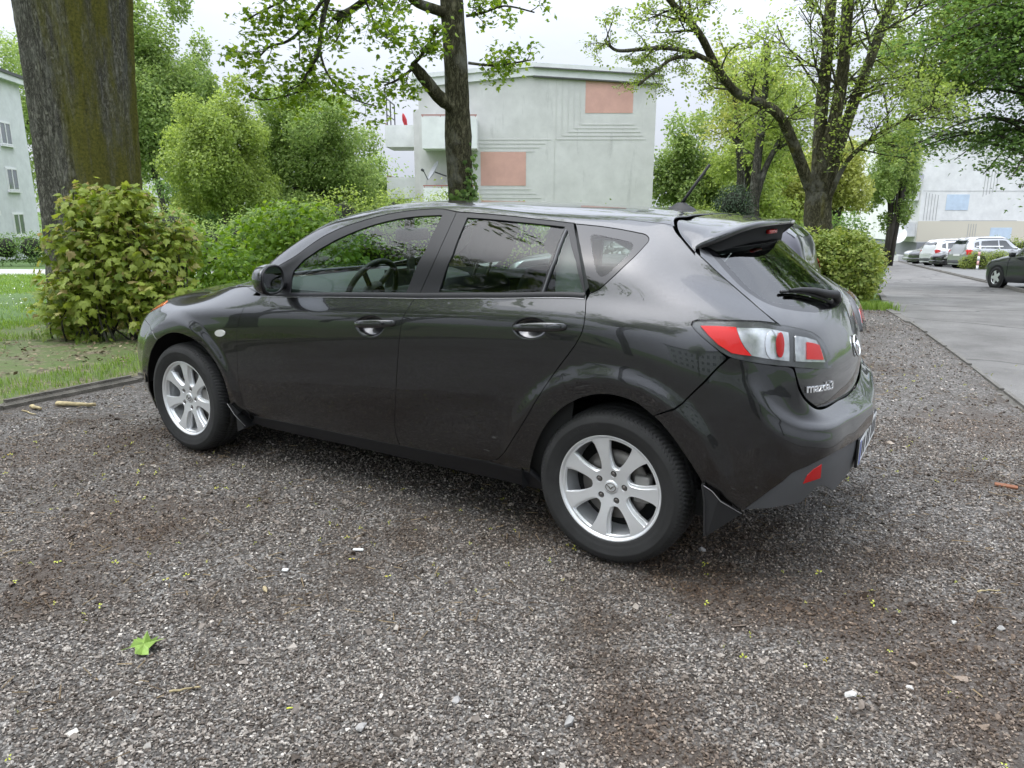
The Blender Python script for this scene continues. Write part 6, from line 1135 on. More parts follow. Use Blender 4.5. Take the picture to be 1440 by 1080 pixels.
# ---- quarter window ----------------------------------------------------------------
qa = panel_arrays(PA, O['A_quarter_glass'], holes=[O['A_quarter_clear']], gap=.003, off=-.0015, depth=.006, step=.016)
qb = panel_arrays(PA, O['A_quarter_clear'], gap=-.001, off=-.0022, rnd=1, depth=0, step=.02)
for k in (0, 1):
    a = qa if k == 0 else mirror_arrays(*qa); q = mk('quarter_window', a[0], a[1], m_frit, car, True, a[2])
    a = qb if k == 0 else mirror_arrays(*qb); mk('quarter_glass', a[0], a[1], m_glass, q, True, a[2])
# ---- body side: A-pillar, cant rail, quarter panel in one pressing --------------------------
rail = O['A_rail'] + O['A_rail2'][1:]
up = 1.128
Q = O['A_quarter']; bi = len(Q)
side = [(1.62, 1.035), (1.79, .872), (1.80, 1.0)] 
body = [(ku[5] + .06, up), (ku[5] + .06, .80), (1.74, .745), (1.78, .86)] + [(u, v + .001) for u, v in rail]
qg = O['A_quarter_glass']; i0 = max(range(len(qg)), key=lambda i: qg[i][1] - .2 * qg[i][0])
body += [(u, v) for u, v in qg[i0:]] + [qg[0]]
body += Q[1:]
tail = [p for p in body[-1:]]
body += [(PA.ku[-1] - .13, up)]
panel('body_side', PA, body, m_paint, gap=.0016, step=.015)
# ---- front fender, bumper, hood, roof, windscreen ---------------------------------------------
fen = O['A_hoodgap'] + [(1.30, .752), (ku[5] + .058, .80), (1.738, .745)] + O['A_dfront'][:] + [(1.628, .012), (1.60, .005)] + O['A_farch'] + O['A_fseam'][1:]
fen = O['A_hoodgap'] + [(1.30, .749), (ku[5] + .03, .752), (ku[5] + .058, .80), (1.735, .745)] + O['A_dfront'][1:] + [(1.60, .02)] + O['A_farch'] + O['A_fseam'][1:-1] + O['A_headlow'][:-1]
panel('front_fender', PA, fen, m_paint, step=.014)
a0 = O['A_farch2'][-1]
hl_in = [(.50, .60), (.53, .69), (.60, .735), (.75, .752)]
fb = [(0.0, 0.0), (a0[0] - .02, 0.0)] + [a0] + O['A_farch2'][::-1][1:] + O['A_fseam'][1:] + [(.53, .575), (.45, .60), (.42, .655), (.42, .66), (0.0, .66)]
panel('front_bumper', PA, fb, m_paint, one=True, centre=True)
hd = [(0, .665), (.42, .665), (.50, .70), (.58, .738)] + [(O['A_hoodgap'][0][0] - .02, .757)] + O['A_hoodgap'] + [(1.30, .750), (ku[5] + .02, .755), (ku[5] + .0, VC), (0, VC)]
panel('hood', PA, hd, m_paint, one=True, centre=True, step=.035)
hl = [(.43, .655), (.46, .60), (.53, .578)] + O['A_headlow'][:-1] + [O['A_hoodgap'][0], (O['A_hoodgap'][0][0] - .02, .754), (.60, .735), (.51, .695)]
h1, h2 = panel('headlight', PA, hl, m_refl, off=-.02, depth=.02, gap=.002)
A = panel_arrays(PA, hl, gap=.003, off=.001, depth=.004)
amb = [O['A_headlow'][1], O['A_headlow'][2], O['A_headlow'][3], O['A_headlow'][4], (O['A_headlow'][5][0] - .005, .744), (O['A_headlow'][3][0] - .05, .722), (O['A_headlow'][1][0] + .01, .68)]
Am = panel_arrays(PA, amb, gap=.003, off=.004, depth=.006)
for k, h in enumerate((h1, h2)):
    a = A if k == 0 else mirror_arrays(*A); mk('lamp_cover', a[0], a[1], m_clear, h, True, a[2])
    a = Am if k == 0 else mirror_arrays(*Am); mk('indicator', a[0], a[1], m_amber, h, True, a[2])
roof = [(ku[8] + .03, up), (PA.ku[-1] - .13, up), (PA.ku[-1] - .11, VC), (ku[8] + .07, VC)]
panel('roof', PA, roof, m_paint, one=True, centre=True, step=.04)
ws = [(ku[5] + .12, up), (ku[8] + .025, up), (ku[8] + .065, VC), (ku[5] + .02, VC)]
ws = [(ku[5] + .08, .93), (ku[5] + .16, up - .008), (ku[8] + .025, up - .002), (ku[8] + .065, VC), (ku[5] + .02, VC), (ku[5] + .02, .93)]
ws = [(ku[6] - .20, up + .004), (ku[8] + .025, up + .004), (ku[8] + .065, VC), (ku[6] - .26, VC)]
panel('windscreen', PA, ws, m_glass, one=True, centre=True, step=.05, off=-.004, depth=.004)
cw = [(ku[5] + .005, .76), (ku[5] + .05, up + .002), (ku[6] - .205, up + .002), (ku[6] - .265, VC), (ku[5] + .005, VC)]
panel('wiper_cowl', PA, cw, m_plast, one=True, centre=True, step=.05, off=-.012)
# ---- sills ---------------------------------------------------------------------------------
st = O['A_sill_top']
sill = [(u, v - .003) for u, v in st] + [(3.56, -.02), (3.3, -.018), (2.5, -.018), (1.7, -.018), (1.60, .0)]
panel('sill', PA, sill, m_trim, gap=.001, depth=.03)
# ---- dark inner shell behind all the gaps -----------------------------------------------------
for poly in ([(1.55, .0), (3.62, .0), (3.72, .60), (3.70, .735), (1.74, .715), (1.62, .60)], [(3.69, .60), (4.05, .62), (4.15, .73), (4.05, .80), (3.73, .78)]):
    panel('inner_shell', PA, poly, m_inner, off=-.035, depth=0, step=.08)
panel('pillar_shell', PA, [(2.86, .72), (2.93, .72), (2.99, 1.02), (2.91, 1.02)], m_inner, off=-.03, depth=0, step=.08)
panel('roof_lining', PA, [(ku[8] + .0, 1.035), (3.95, 1.03), (3.95, VC), (ku[8] + .05, VC)], mat('roof_lining_cloth', (.035, .035, .034), .95), one=True, centre=True, off=-.03, depth=0, step=.1)
panel('pillar_trim', PA, [(1.80, .90), (1.90, 1.00), (2.05, 1.03), (2.43, 1.03), (2.43, 1.12), (1.76, 1.12)], m_dash, off=-.03, depth=0, step=.08)
panel('rear_pillar_trim', PA, [(3.56, .76), (3.68, .76), (3.72, .84), (3.66, .96), (3.64, .99), (3.75, 1.0), (3.86, .97), (4.0, 1.0), (4.1, .85), (4.2, .8), (4.2, 1.1), (3.5, 1.1)], m_dash, off=-.03, depth=0, step=.08)
# ---- rear bumper -----------------------------------------------------------------------------
bku, bkv = PB.ku, PB.kv; BC = bku[-1]
lowp = O['B_plastic']; low = O['B_low']
top = O['B_top'] + [(bku[7], bkv[-1]), (BC, bkv[-1])]
bump = top + [(BC, lowp[-1][1] + .0), (bku[7] + .05, lowp[-1][1])] + lowp[::-1] + low[::-1][1:] + O['B_arch'][::-1] + O['B_gap'][::-1][1:-0 or None]
panel('rear_bumper', PB, bump, m_paint, one=True, centre=True, step=.018)
bot = O['B_bot'] + O['B_exh'][1:] + O['B_bot2'][1:]
plas = [(u, v - .003) for u, v in lowp] + [(bku[7] + .05, lowp[-1][1] - .003), (BC, lowp[-1][1] - .003), (BC, .05)] + bot[::-1]
dif = panel('diffuser', PB, plas, m_plast, one=True, centre=True, step=.015, off=-.006, depth=.03)

# ---- tailgate, glass, spoiler -------------------------------------------------------------------
tku, tkv = PTG.ku, PTG.kv; TC = tku[4]
def tmir(l): return [(2 * TC - u, v) for u, v in l]
tl_ = O['T_left']; tw_ = O['T_low']
half = [(tl_[0][0] + .10, tkv[-2] + .03), (tl_[0][0] + .035, tkv[-2] - .005)] + tl_[1:] + [(tl_[-1][0] + .012, (tl_[-1][1] + tw_[0][1]) / 2)] + tw_ + [(tku[3], .022), (TC, .02)]
tg_out = half + tmir(half[:-1])[::-1]
gl_ = O['T_glass']; gh = [(gl_[0][0], tkv[-2] + .02)] + gl_[1:] + [(tku[3] + .02, gl_[-1][1] - .012), (TC, gl_[-1][1] - .02)]
g_out = gh + tmir(gh[:-1])[::-1]
tgate = panel('tailgate', PTG, tg_out, m_paint, both=False, holes=[g_out], step=.022, depth=.004, hgap=-.001)
gb = inset(resample(np.array(g_out), .03), .035)
A = panel_arrays(PTG, g_out, holes=[gb], gap=.0005, off=-.0012, step=.018, depth=.0012); mk('glass_border', A[0], A[1], m_frit, tgate, True, A[2])
A = panel_arrays(PTG, gb, gap=-.001, off=-.0015, depth=0, step=.04); rg = mk('rear_glass', A[0], A[1], m_rglass, tgate, True, A[2])
hm = MB()
for v in np.linspace(tkv[5] + .08, tkv[-2] - .05, 9):
    w = .36 + .10 * (tkv[-2] - v); us = np.linspace(TC - w, TC + w, 24); P, n = sev(PTG, np.stack([us, np.full(24, v)], 1), -.004); hm.tube(P, .0008, 4, False)
hm.build('heater_line', mat('heater_copper', (.12, .08, .05), .5), rg)
panel('tailgate_header', PTG, [(TC - .56, .785), (TC - .5, .80), (TC, .825), (TC + .5, .80), (TC + .56, .785), (TC + .48, .87), (TC - .48, .87)], m_inner, tgate, both=False, off=-.012, depth=0, step=.05)
# spoiler: top skin, rolled lip, dark underside
sr = {'seam': [(.125,0,1.352),(.122,.2,1.350),(.122,.35,1.343),(.128,.45,1.332),(.108,.525,1.327),(.145,.578,1.278),(.212,.614,1.222)],
      'm1':   [(.215,0,1.343),(.212,.2,1.341),(.200,.35,1.335),(.190,.45,1.323),(.158,.532,1.307),(.168,.583,1.264),(.213,.615,1.2215)],
      'm2':   [(.305,0,1.334),(.300,.2,1.332),(.285,.35,1.326),(.262,.45,1.311),(.215,.540,1.284),(.190,.590,1.248),(.214,.616,1.221)],
      'lip':  [(.392,0,1.325),(.387,.2,1.3235),(.366,.35,1.317),(.332,.45,1.300),(.268,.548,1.263),(.212,.597,1.234),(.2155,.617,1.2205)],
      'lip2': [(.388,0,1.312),(.383,.2,1.3105),(.361,.35,1.304),(.327,.45,1.287),(.264,.546,1.251),(.209,.594,1.226),(.2145,.6155,1.217)],
      'u1':   [(.345,0,1.298),(.342,.2,1.297),(.325,.35,1.290),(.295,.45,1.272),(.240,.54,1.240),(.20,.588,1.219),(.212,.613,1.215)],
      'u2':   [(.318,0,1.242),(.312,.2,1.241),(.299,.35,1.234),(.286,.45,1.224),(.262,.53,1.212),(.222,.585,1.208),(.210,.611,1.213)],
      'u3':   [(.29,0,1.24),(.285,.2,1.24),(.275,.35,1.23),(.26,.45,1.22),(.23,.52,1.21),(.20,.57,1.208),(.205,.605,1.212)]}
def spo(keys, n=5):
    g = [[(x, -y, z) for x, y, z in sr[k][::-1]] + [(x, y, z) for x, y, z in sr[k][1:]] for k in keys]
    return Patch(g)
def grid_mesh(p, nu=90, nv=16, off=0):
    u, v = np.meshgrid(np.linspace(p.ku[0], p.ku[-1], nu), np.linspace(p.kv[0], p.kv[-1], nv)); P = p.ev(np.stack([u.ravel(), v.ravel()], 1))
    i = np.arange((nv - 1) * nu).reshape(nv - 1, nu)[:, :-1].ravel(); f = np.stack([i, i + 1, i + nu + 1, i + nu], 1); return P, f
P, f = grid_mesh(spo(['seam', 'm1', 'm2', 'lip', 'lip2'])); sp_o = mk('spoiler', P, f, m_paint, tgate, True)
P, f = grid_mesh(spo(['lip2', 'u1', 'u2', 'u3'])); mk('spoiler_underside', P, f, m_inner, sp_o, True)
b = MB(); b.box((.335, -.07, 1.272), (.352, .07, 1.290), bev=.005); b.build('brake_light', m_redd, sp_o, True)
# wiper
w0 = sev(PTG, np.array(O['T_wiper']), .03)[0]
wb = MB(); P0, n0 = sev(PTG, np.array([[TC - .005, gl_[-1][1] + .005]]), .0)
arm = [P0[0] + n0[0] * .02, P0[0] + n0[0] * .045 + np.array((-.02, -.05, .01))]
for t in (0.25, .5, .75, 1.0):
    q = np.array([[TC - .03 - .37 * t, gl_[-1][1] + .004 + .12 * math.sin(t * 1.5)]]); Pq, nq = sev(PTG, q, .032 - .014 * t); arm.append(Pq[0])
wb.tube(arm, [.016, .019, .017, .013, .009, .006], 10)
wb.lathe([(0, .03), (.013, .028), (.017, .01), (.018, -.01)], Matrix.Translation(P0[0]) @ Vector(n0[0]).to_track_quat('Z', 'Y').to_matrix().to_4x4(), 16)
wi = wb.build('wiper', m_black, tgate, True)
bl = MB(); bp = [sev(PTG, np.array([[TC - .05 - .40 * t, gl_[-1][1] + .000 + .135 * math.sin(t * 1.5)]]), .007)[0][0] for t in np.linspace(0.05, 1, 9)]
bl.tube(bp, [.006] * 9, 6); bl.build('wiper_blade', m_black, wi, True)
# maker's emblem and model lettering
Pe, ne = sev(PTG, np.array([[TC, tkv[2] + .0]]), .002)
Me = Matrix.Translation(Pe[0]) @ Vector(ne[0]).to_track_quat('Z', 'Y').to_matrix().to_4x4()
def emblem(M, r, name, parent, mt, squash=.8):
    e = MB(); n = 40
    ring = [M @ Vector((r * math.cos(a), r * squash * math.sin(a), .002)) for a in np.linspace(0, 2 * math.pi, n + 1)]
    e.tube(ring, r * .075, 8, False)
    for s in (1, -1):
        w = [(s * r * .86, r * squash * .42), (s * r * .55, r * squash * .30), (s * r * .26, r * squash * .02), (0, -r * squash * .42)]
        e.tube([M @ Vector((a, b_, .002)) for a, b_ in w], [r * .03, r * .10, r * .13, r * .05], 8)
    return e.build(name, mt, parent, True)
emblem(Me, .055, 'emblem', tgate, m_chrome)
tx = np.array(O['T_text']); Pt, nt_ = sev(PTG, tx, .0035)
def lettering(body, P0, P1, n, h, name, mt, parent, ext=.002):
    c = bpy.data.curves.new(name, 'FONT'); c.body = body; c.size = 1; c.extrude = .04; c.bevel_depth = .018; c.bevel_resolution = 1; c.align_x = 'LEFT'; c.offset = .012
    o = bpy.data.objects.new(name, c); COL.objects.link(o); bpy.context.view_layer.update()
    d = Vector(P1) - Vector(P0); w = o.dimensions.x; x = d.normalized(); z = Vector(n).normalized(); z = (z - x * z.dot(x)).normalized(); y = z.cross(x)
    dg = bpy.context.evaluated_depsgraph_get(); me = bpy.data.meshes.new_from_object(o.evaluated_get(dg)); bpy.data.objects.remove(o); bpy.data.curves.remove(c)
    co = np.empty(len(me.vertices) * 3); me.vertices.foreach_get('co', co); co = co.reshape(-1, 3)
    sx = d.length / w; co = co * np.array((sx, h, .06 * ext / .002))
    return me, co, x, y, z
def put_text(body, P0, P1, n, h, name, mt, parent, surf=None):
    me, co, x, y, z = lettering(body, P0, P1, n, h, name, mt, parent)
    X, Y, Z = np.array(x), np.array(y), np.array(z)
    W = np.array(P0) + co[:, :1] * X + co[:, 1:2] * Y + co[:, 2:] * Z
    if surf is not None: W = surf(co, np.array(P0), X, Y)
    fs = [tuple(p.vertices) for p in me.polygons]; bpy.data.meshes.remove(me)
    return mk(name, W, fs, mt, parent, False)
def on_gate(co, P0, X, Y):
    u = tx[0, 0] + (tx[1, 0] - tx[0, 0]) * co[:, 0] / np.linalg.norm(Pt[1] - Pt[0]); v = tx[0, 1] + (tx[1, 1] - tx[0, 1]) * (u - tx[0, 0]) / (tx[1, 0] - tx[0, 0]) + co[:, 1]
    P, n = sev(PTG, np.stack([u, v], 1), 0); return P + n * (.003 + co[:, 2:])
put_text('mazda3', Pt[0], Pt[1], nt_[0], .045, 'lettering', m_chrome, tgate, on_gate)
# number plate with its frame on the bumper
pb = MB(); pb.box((.795, -.27, .375), (.806, .27, .495), bev=.004); plate_f = pb.build('plate_frame', m_black, car, True)
pb = MB(); pb.box((.806, -.26, .385), (.8085, .26, .485)); pl_o = pb.build('number_plate', m_white, plate_f)
pb = MB(); pb.box((.8085, -.258, .387), (.8092, -.222, .483)); pb.build('plate_blue_strip', mat('plate_blue', (.02, .06, .35), .4), plate_f)
y = -.20
for k, w in enumerate((.045, .045, .05, .045, .04, .045, .045)):
    if k in (2, 4): y += .03
    pb = MB(); pb.box((.8086, y, .402), (.8092, y + w * .8, .470), bev=.0002); pb.build('plate_mark', m_black, plate_f); y += w + .012
# diffuser centre plate, fog reflector, exhaust
fg = panel('fog_reflector', PB, O['B_fog'], m_redd, off=-.003, depth=.01, gap=.001, step=.01)
ex = np.array(O['B_exh']); exc = sev(PB, np.array([[(ex[0, 0] + ex[-1, 0]) / 2, .03]]), 0)[0][0]
for s in (1,):
    e = MB(); e.lathe([(.030, 0), (.034, .002), (.034, .18), (.028, .18), (.028, .01), (.030, 0)], Matrix.Translation((exc[0] - .045, exc[1] + .06, exc[2] + .012)) @ Matrix.Rotation(R_(-90), 4, 'Y'), 24); e.build('exhaust_pipe', m_steel, car, True)
e = MB(); e.box((-3.1, -.66, .21), (.25, .66, .25)); e.build('underbody', m_inner, car)
e = MB(); e.box((.33, -.5, .38), (.66, .5, .52)); e.build('rear_bumper_core', m_inner, car)
# ---- tail lights ------------------------------------------------------------------------------
tl = O['L_taillight']
hsg = panel('taillight', PL, tl, mat('lamp_housing', (.11, .11, .112), .25, metal=.5), off=-.012, depth=.03, gap=.001, step=.014)
cov = panel_arrays(PL, tl, gap=.0025, off=.0045, depth=.012, step=.014)
bits = [('red_lens', 'L_red', m_red, -.002), ('lamp_reflector', 'L_clear', m_refl, -.008), ('tail_segment', 'L_tail', m_refl, -.006), ('red_segment', 'L_tailred', m_red, -.002), ('round_lamp', 'L_lamp', m_redd, -.001), ('lamp_bezel', 'L_lamp2', mat('lamp_bezel_silver', (.62, .63, .64), .12, metal=.9), -.0045)]
for k, h in enumerate(hsg):
    a = cov if k == 0 else mirror_arrays(*cov); mk('lamp_cover', a[0], a[1], m_clear, h, True, a[2])
for nm, key, mt, off in bits:
    A = panel_arrays(PL, O[key], gap=0, off=off, depth=.006, step=.010)
    for k, h in enumerate(hsg): a = A if k == 0 else mirror_arrays(*A); mk(nm, a[0], a[1], mt, h, True, a[2])
# ---- side repeater on the fender ------------------------------------------------------------------
mkr = np.array(O['A_marker'])
panel('side_repeater', PA, mkr, mat('repeater_lens', (.62, .62, .60), .15, coat=1), off=.004, depth=.006, gap=-.001, step=.006)
# ---- wheels -----------------------------------------------------------------------------------
def hub_mat(loc, side, steer=0):
    """local x -> world x (rear), local y -> up, local z -> outwards"""
    M = Matrix(((1, 0, 0), (0, 0, -1), (0, 1, 0))).to_4x4()
    if side > 0: M = Matrix.Rotation(math.pi, 4, 'Z') @ M
    return Matrix.Translation(loc) @ M
def tyre_geo():
    prof = [(.212,-.008),(.2165,.000),(.224,.004),(.232,.0045),(.236,.0065),(.25,.0105),(.266,.0125),(.270,.0140),(.274,.0125),(.286,.0095),(.296,.004),(.3035,-.003),(.309,-.012),(.3135,-.024),(.3155,-.036),(.3165,-.050),(.3165,-.0535),(.3095,-.055),(.3095,-.0605),(.3168,-.062),(.317,-.092),(.317,-.0935),(.3095,-.095),(.3095,-.102),(.317,-.1035),(.317,-.132),(.3168,-.136),(.3095,-.1375),(.3095,-.143),(.3165,-.1445),(.3155,-.160),(.3135,-.172),(.309,-.184),(.3035,-.193),(.285,-.205),(.25,-.207),(.212,-.19)]
    N = 432; P = np.array(prof); k = len(P); V = np.zeros((N, k, 3)); a = np.arange(N) * 2 * np.pi / N
    r = np.repeat(P[None, :, 0], N, 0).copy(); d = np.repeat(P[None, :, 1], N, 0); ang = np.repeat(a[:, None], k, 1).copy()
    tread = (P[:, 0] > .3025)
    idx = np.arange(N)
    for j in range(k):
        if tread[j]:
            dep = abs(P[j, 1] + .098); skew = dep * 1.1
            ang[:, j] += skew * (1 if P[j, 1] > -.098 else -1) * 1.0
            per = 6
            g = (idx % 4 == 0)
            r[g, j] -= .005 if dep > .04 else .003
    V[..., 0] = r * np.cos(ang); V[..., 1] = r * np.sin(ang); V[..., 2] = d
    i, j = np.meshgrid(np.arange(N), np.arange(k - 1), indexing='ij'); i2 = (i + 1) % N
    F = np.stack([(i * k + j).ravel(), (i2 * k + j).ravel(), (i2 * k + j + 1).ravel(), (i * k + j + 1).ravel()], 1)
    return V.reshape(-1, 3), F
def h_face(r): return -.010 - .020 * np.clip(1 - r / .20, 0, 1) ** 1.3
def rim_face(inset_=0.0, drop=0.0, twist=0.0):
    """disc with seven window openings between the spokes -> arrays"""
    outer = np.stack([.2035 * np.cos(np.linspace(0, 2 * np.pi, 120, endpoint=False)), .2035 * np.sin(np.linspace(0, 2 * np.pi, 120, endpoint=False))], 1)
    holes = []
    rs = np.array((.082, .092, .105, .12, .14, .16, .178, .192, .1975)); hw = np.array((.0215, .0190, .0180, .0180, .0200, .0238, .0285, .0335, .0355)) + inset_
    for i in range(7):
        a0 = 2 * np.pi * i / 7 + twist; a1 = a0 + 2 * np.pi / 7
        l = [(r * math.cos(a0 + math.asin(w / r)), r * math.sin(a0 + math.asin(w / r))) for r, w in zip(rs, hw)]
        rr = [(r * math.cos(a1 - math.asin(w / r)), r * math.sin(a1 - math.asin(w / r))) for r, w in zip(rs, hw)]
        aa = np.linspace(a0 + math.asin(hw[-1] / rs[-1]), a1 - math.asin(hw[-1] / rs[-1]), 8)[1:-1]
        arc = [(rs[-1] * math.cos(t), rs[-1] * math.sin(t)) for t in aa]
        am = (a0 + a1) / 2; inn = [(.0765 * math.cos(am), .0765 * math.sin(am))]
        h = np.array(inn + l + arc + rr[::-1]); holes.append(h)
    for i in range(5):
        a = R_(8 + 72 * i); holes.append(ell((.0571 * math.cos(a), .0571 * math.sin(a)), .0135, .0135, 14))
    def fn(uv, off):
        r = np.hypot(uv[:, 0], uv[:, 1]); th = np.arctan2(uv[:, 1], uv[:, 0]); ph = ((th - twist) * 7 / (2 * np.pi)); ph = np.abs(ph - np.round(ph)) * 2 * np.pi / 7 * r
        crown = -.0035 * np.clip((ph / .022), 0, 1.6) ** 2 * np.clip((r - .075) / .03, 0, 1) * np.clip((.2 - r) / .02, 0, 1)
        z = h_face(r) - drop + crown; e = 1e-3
        n = np.zeros((len(uv), 3)); sl = (h_face(r + e) - h_face(r - e)) / (2 * e); n[:, 0] = -sl * uv[:, 0] / np.maximum(r, 1e-6); n[:, 1] = -sl * uv[:, 1] / np.maximum(r, 1e-6); n[:, 2] = 1
        n /= np.linalg.norm(n, axis=1)[:, None]
        return np.stack([uv[:, 0], uv[:, 1], z], 1), n
    V, F, N = panel_arrays(None, outer, holes, step=.0085, gap=0, hgap=0, depth=.034 if drop == 0 else .028, fn=fn)
    return V, F, N
TY = tyre_geo(); RF = rim_face(); RF2 = rim_face(.0045, .010, .035)
barrel = [(.2035, -.012), (.2100, -.003), (.2150, .0005), (.2180, -.001), (.2185, -.006), (.2150, -.012), (.2040, -.016), (.2005, -.03), (.1985, -.07), (.190, -.11), (.188, -.185)]
_shared = {}
def wheel(loc, side, phase):
    M = hub_mat(loc, side); Rz = Matrix.Rotation(phase, 4, 'Z')
    root = car
    def put(name, V, F, mt, parent, N=None, rot=True, smooth=True, key=None):
        MM = M @ Rz if rot else M
        W = (np.array(MM.to_3x3()) @ np.asarray(V).T).T + np.array(MM.translation)
        Nn = None if N is None else (np.array(MM.to_3x3()) @ np.asarray(N).T).T
        return mk(name, W, F, mt, parent, smooth, Nn)
    wh = empty('wheel', (0, 0, 0)); wh.parent = car; wh.location = Vector(loc) - car.location
    # children of the wheel keep mesh coordinates in the car's frame: move the empty back
    wh.location = (0, 0, 0)
    ty = put('tyre', *TY, m_tyre, wh)
    rm = put('rim', RF[0], RF[1], m_alloy, wh, RF[2])
    b = MB(); b.lathe(barrel, n=96); put('rim_barrel', b.v, b.f, m_alloy, wh)
    put('spoke_ledge', RF2[0], RF2[1], m_alloy, wh, RF2[2])
    b = MB(); b.lathe([(0, -.0215), (.024, -.0218), (.0275, -.0235), (.0285, -.0275), (.0300, -.0275), (.0310, -.0255), (.0315, -.034)], n=32); put('hub_cap', b.v, b.f, m_alloy, wh)
    b = MB(); n = 36; ring = [(.021 * math.cos(a), .017 * math.sin(a), -.0208) for a in np.linspace(0, 2 * math.pi, n + 1)]; b.tube(ring, .0016, 6, False)
    for s in (1, -1): b.tube([(s * .018, .0075, -.0208), (s * .011, .005, -.0205), (s * .005, 0, -.0205), (0, -.008, -.0208)], [.0008, .002, .0026, .001], 6)
    put('cap_emblem', b.v, b.f, m_steel, wh, rot=False)
    for i in range(5):
        a = R_(8 + 72 * i); T_ = Matrix.Translation((.0571 * math.cos(a), .0571 * math.sin(a), 0))
        b = MB(); b.lathe([(0, -.020), (.0055, -.020), (.0075, -.0215), (.0095, -.026), (.0095, -.045)], T_, 6); b.lathe([(.0105, -.030), (.0135, -.029), (.0135, -.05)], T_, 14)
        put('wheel_nut', b.v, b.f, m_steel, wh, smooth=False)
    b = MB(); b.lathe([(.07, -.075), (.075, -.068), (.142, -.068), (.142, -.078), (.07, -.08)], n=48); put('brake_disc', b.v, b.f, m_steel, wh)
    b = MB(); b.box((.085, -.05, -.10), (.150, .06, -.045), bev=.01); put('brake_caliper', b.v, b.f, mat('caliper_iron', (.30, .29, .28), .6, metal=.4) if 'caliper_iron' not in bpy.data.materials else bpy.data.materials['caliper_iron'], wh, rot=False, smooth=True)
    b = MB(); b.lathe([(0, -.12), (.19, -.12), (.19, -.118), (0, -.118)], n=40); put('brake_shield', b.v, b.f, m_inner, wh)
    # raised sidewall lettering
    c = bpy.data.curves.new('t', 'FONT'); c.body = 'MICHELIN'; c.size = .030; c.extrude = .0006; c.space_character = 1.25
    o = bpy.data.objects.new('t', c); COL.objects.link(o); bpy.context.view_layer.update(); me = bpy.data.meshes.new_from_object(o.evaluated_get(bpy.context.evaluated_depsgraph_get())); bpy.data.objects.remove(o); bpy.data.curves.remove(c)
    co = np.array([tuple(v.co) for v in me.vertices]); fs = [tuple(p.vertices) for p in me.polygons]; bpy.data.meshes.remove(me)
    w = co[:, 0].max(); rr = .252 + co[:, 1] ; an = R_(118) - (co[:, 0] - w / 2) / .262
    V = np.stack([rr * np.cos(an), rr * np.sin(an), .0108 + .001 * (co[:, 2] > 0) + (rr - .25) * .08], 1); put('sidewall_lettering', V, fs, m_tyre, ty, rot=False, smooth=False)
    return wh
wheel((0, -.853, .315), -1, 0.0); wheel((-2.64, -.858, .315), -1, R_(-11)); wheel((0, .853, .315), 1, .4); wheel((-2.64, .858, .315), 1, .2)
# wheel wells
for xw in (0, -2.64):
    for s in (1, -1):
        b = MB(); n = 28; V = []
        for i in range(n + 1):
            a = R_(-12) + R_(204 if xw == 0 else 186) * i / n
            for y in (-.845, -.56): V.append((xw + .402 * math.cos(a), s * y, .315 + .402 * math.sin(a)))
        F = [(2 * i, 2 * i + 1, 2 * i + 3, 2 * i + 2) for i in range(n)]
        c = len(V); V.append((xw, s * -.56, .25)); F += [(2 * i + 1, c, 2 * i + 3) for i in range(n)]
        mk('wheel_arch_liner', V, F, m_liner, car, True)
# mud flaps
m_strip = mat('dull_edge_strip', (.22, .22, .22), .4)
def flap(pts, th, name):
    for s in (1, -1):
        n = len(pts); V = [(p[0] - th, p[1] * s, p[2]) for p in pts] + [(p[0] + th, p[1] * s, p[2]) for p in pts]
        F = [tuple(range(n)), tuple(range(2 * n - 1, n - 1, -1))] + [(i, (i + 1) % n, n + (i + 1) % n, n + i) for i in range(n)]
        mk(name, V, F, m_black, car, False)
flap([(.372, -.870, .415), (.385, -.872, .35), (.392, -.872, .222), (.392, -.66, .222), (.372, -.66, .43)], .004, 'mud_flap')
flap([(-2.243, -.868, .340), (-2.19, -.866, .28), (-2.14, -.864, .222), (-2.19, -.866, .195), (-2.22, -.70, .195), (-2.245, -.70, .34)], .003, 'mud_flap')
for s in (1, -1):
    V = [(.374, s * -.868, .412), (.43, s * -.858, .372), (.505, s * -.800, .312), (.40, s * -.866, .222), (.385, s * -.868, .30)]
    mk('mud_flap_wing', V, [(0, 1, 2, 3, 4)], m_black, car, False)
    b = MB(); b.tube([(-2.243, s * -.8785, .346), (-2.19, s * -.876, .287), (-2.125, s * -.866, .234)], .0015, 6); b.build('flap_edge_strip', m_strip, car, True)
    b = MB(); b.tube([(.378, s * -.8715, .414), (.408, s * -.868, .398), (.44, s * -.860, .362), (.505, s * -.815, .314)], .0015, 6); b.build('flap_edge_strip', m_strip, car, True)
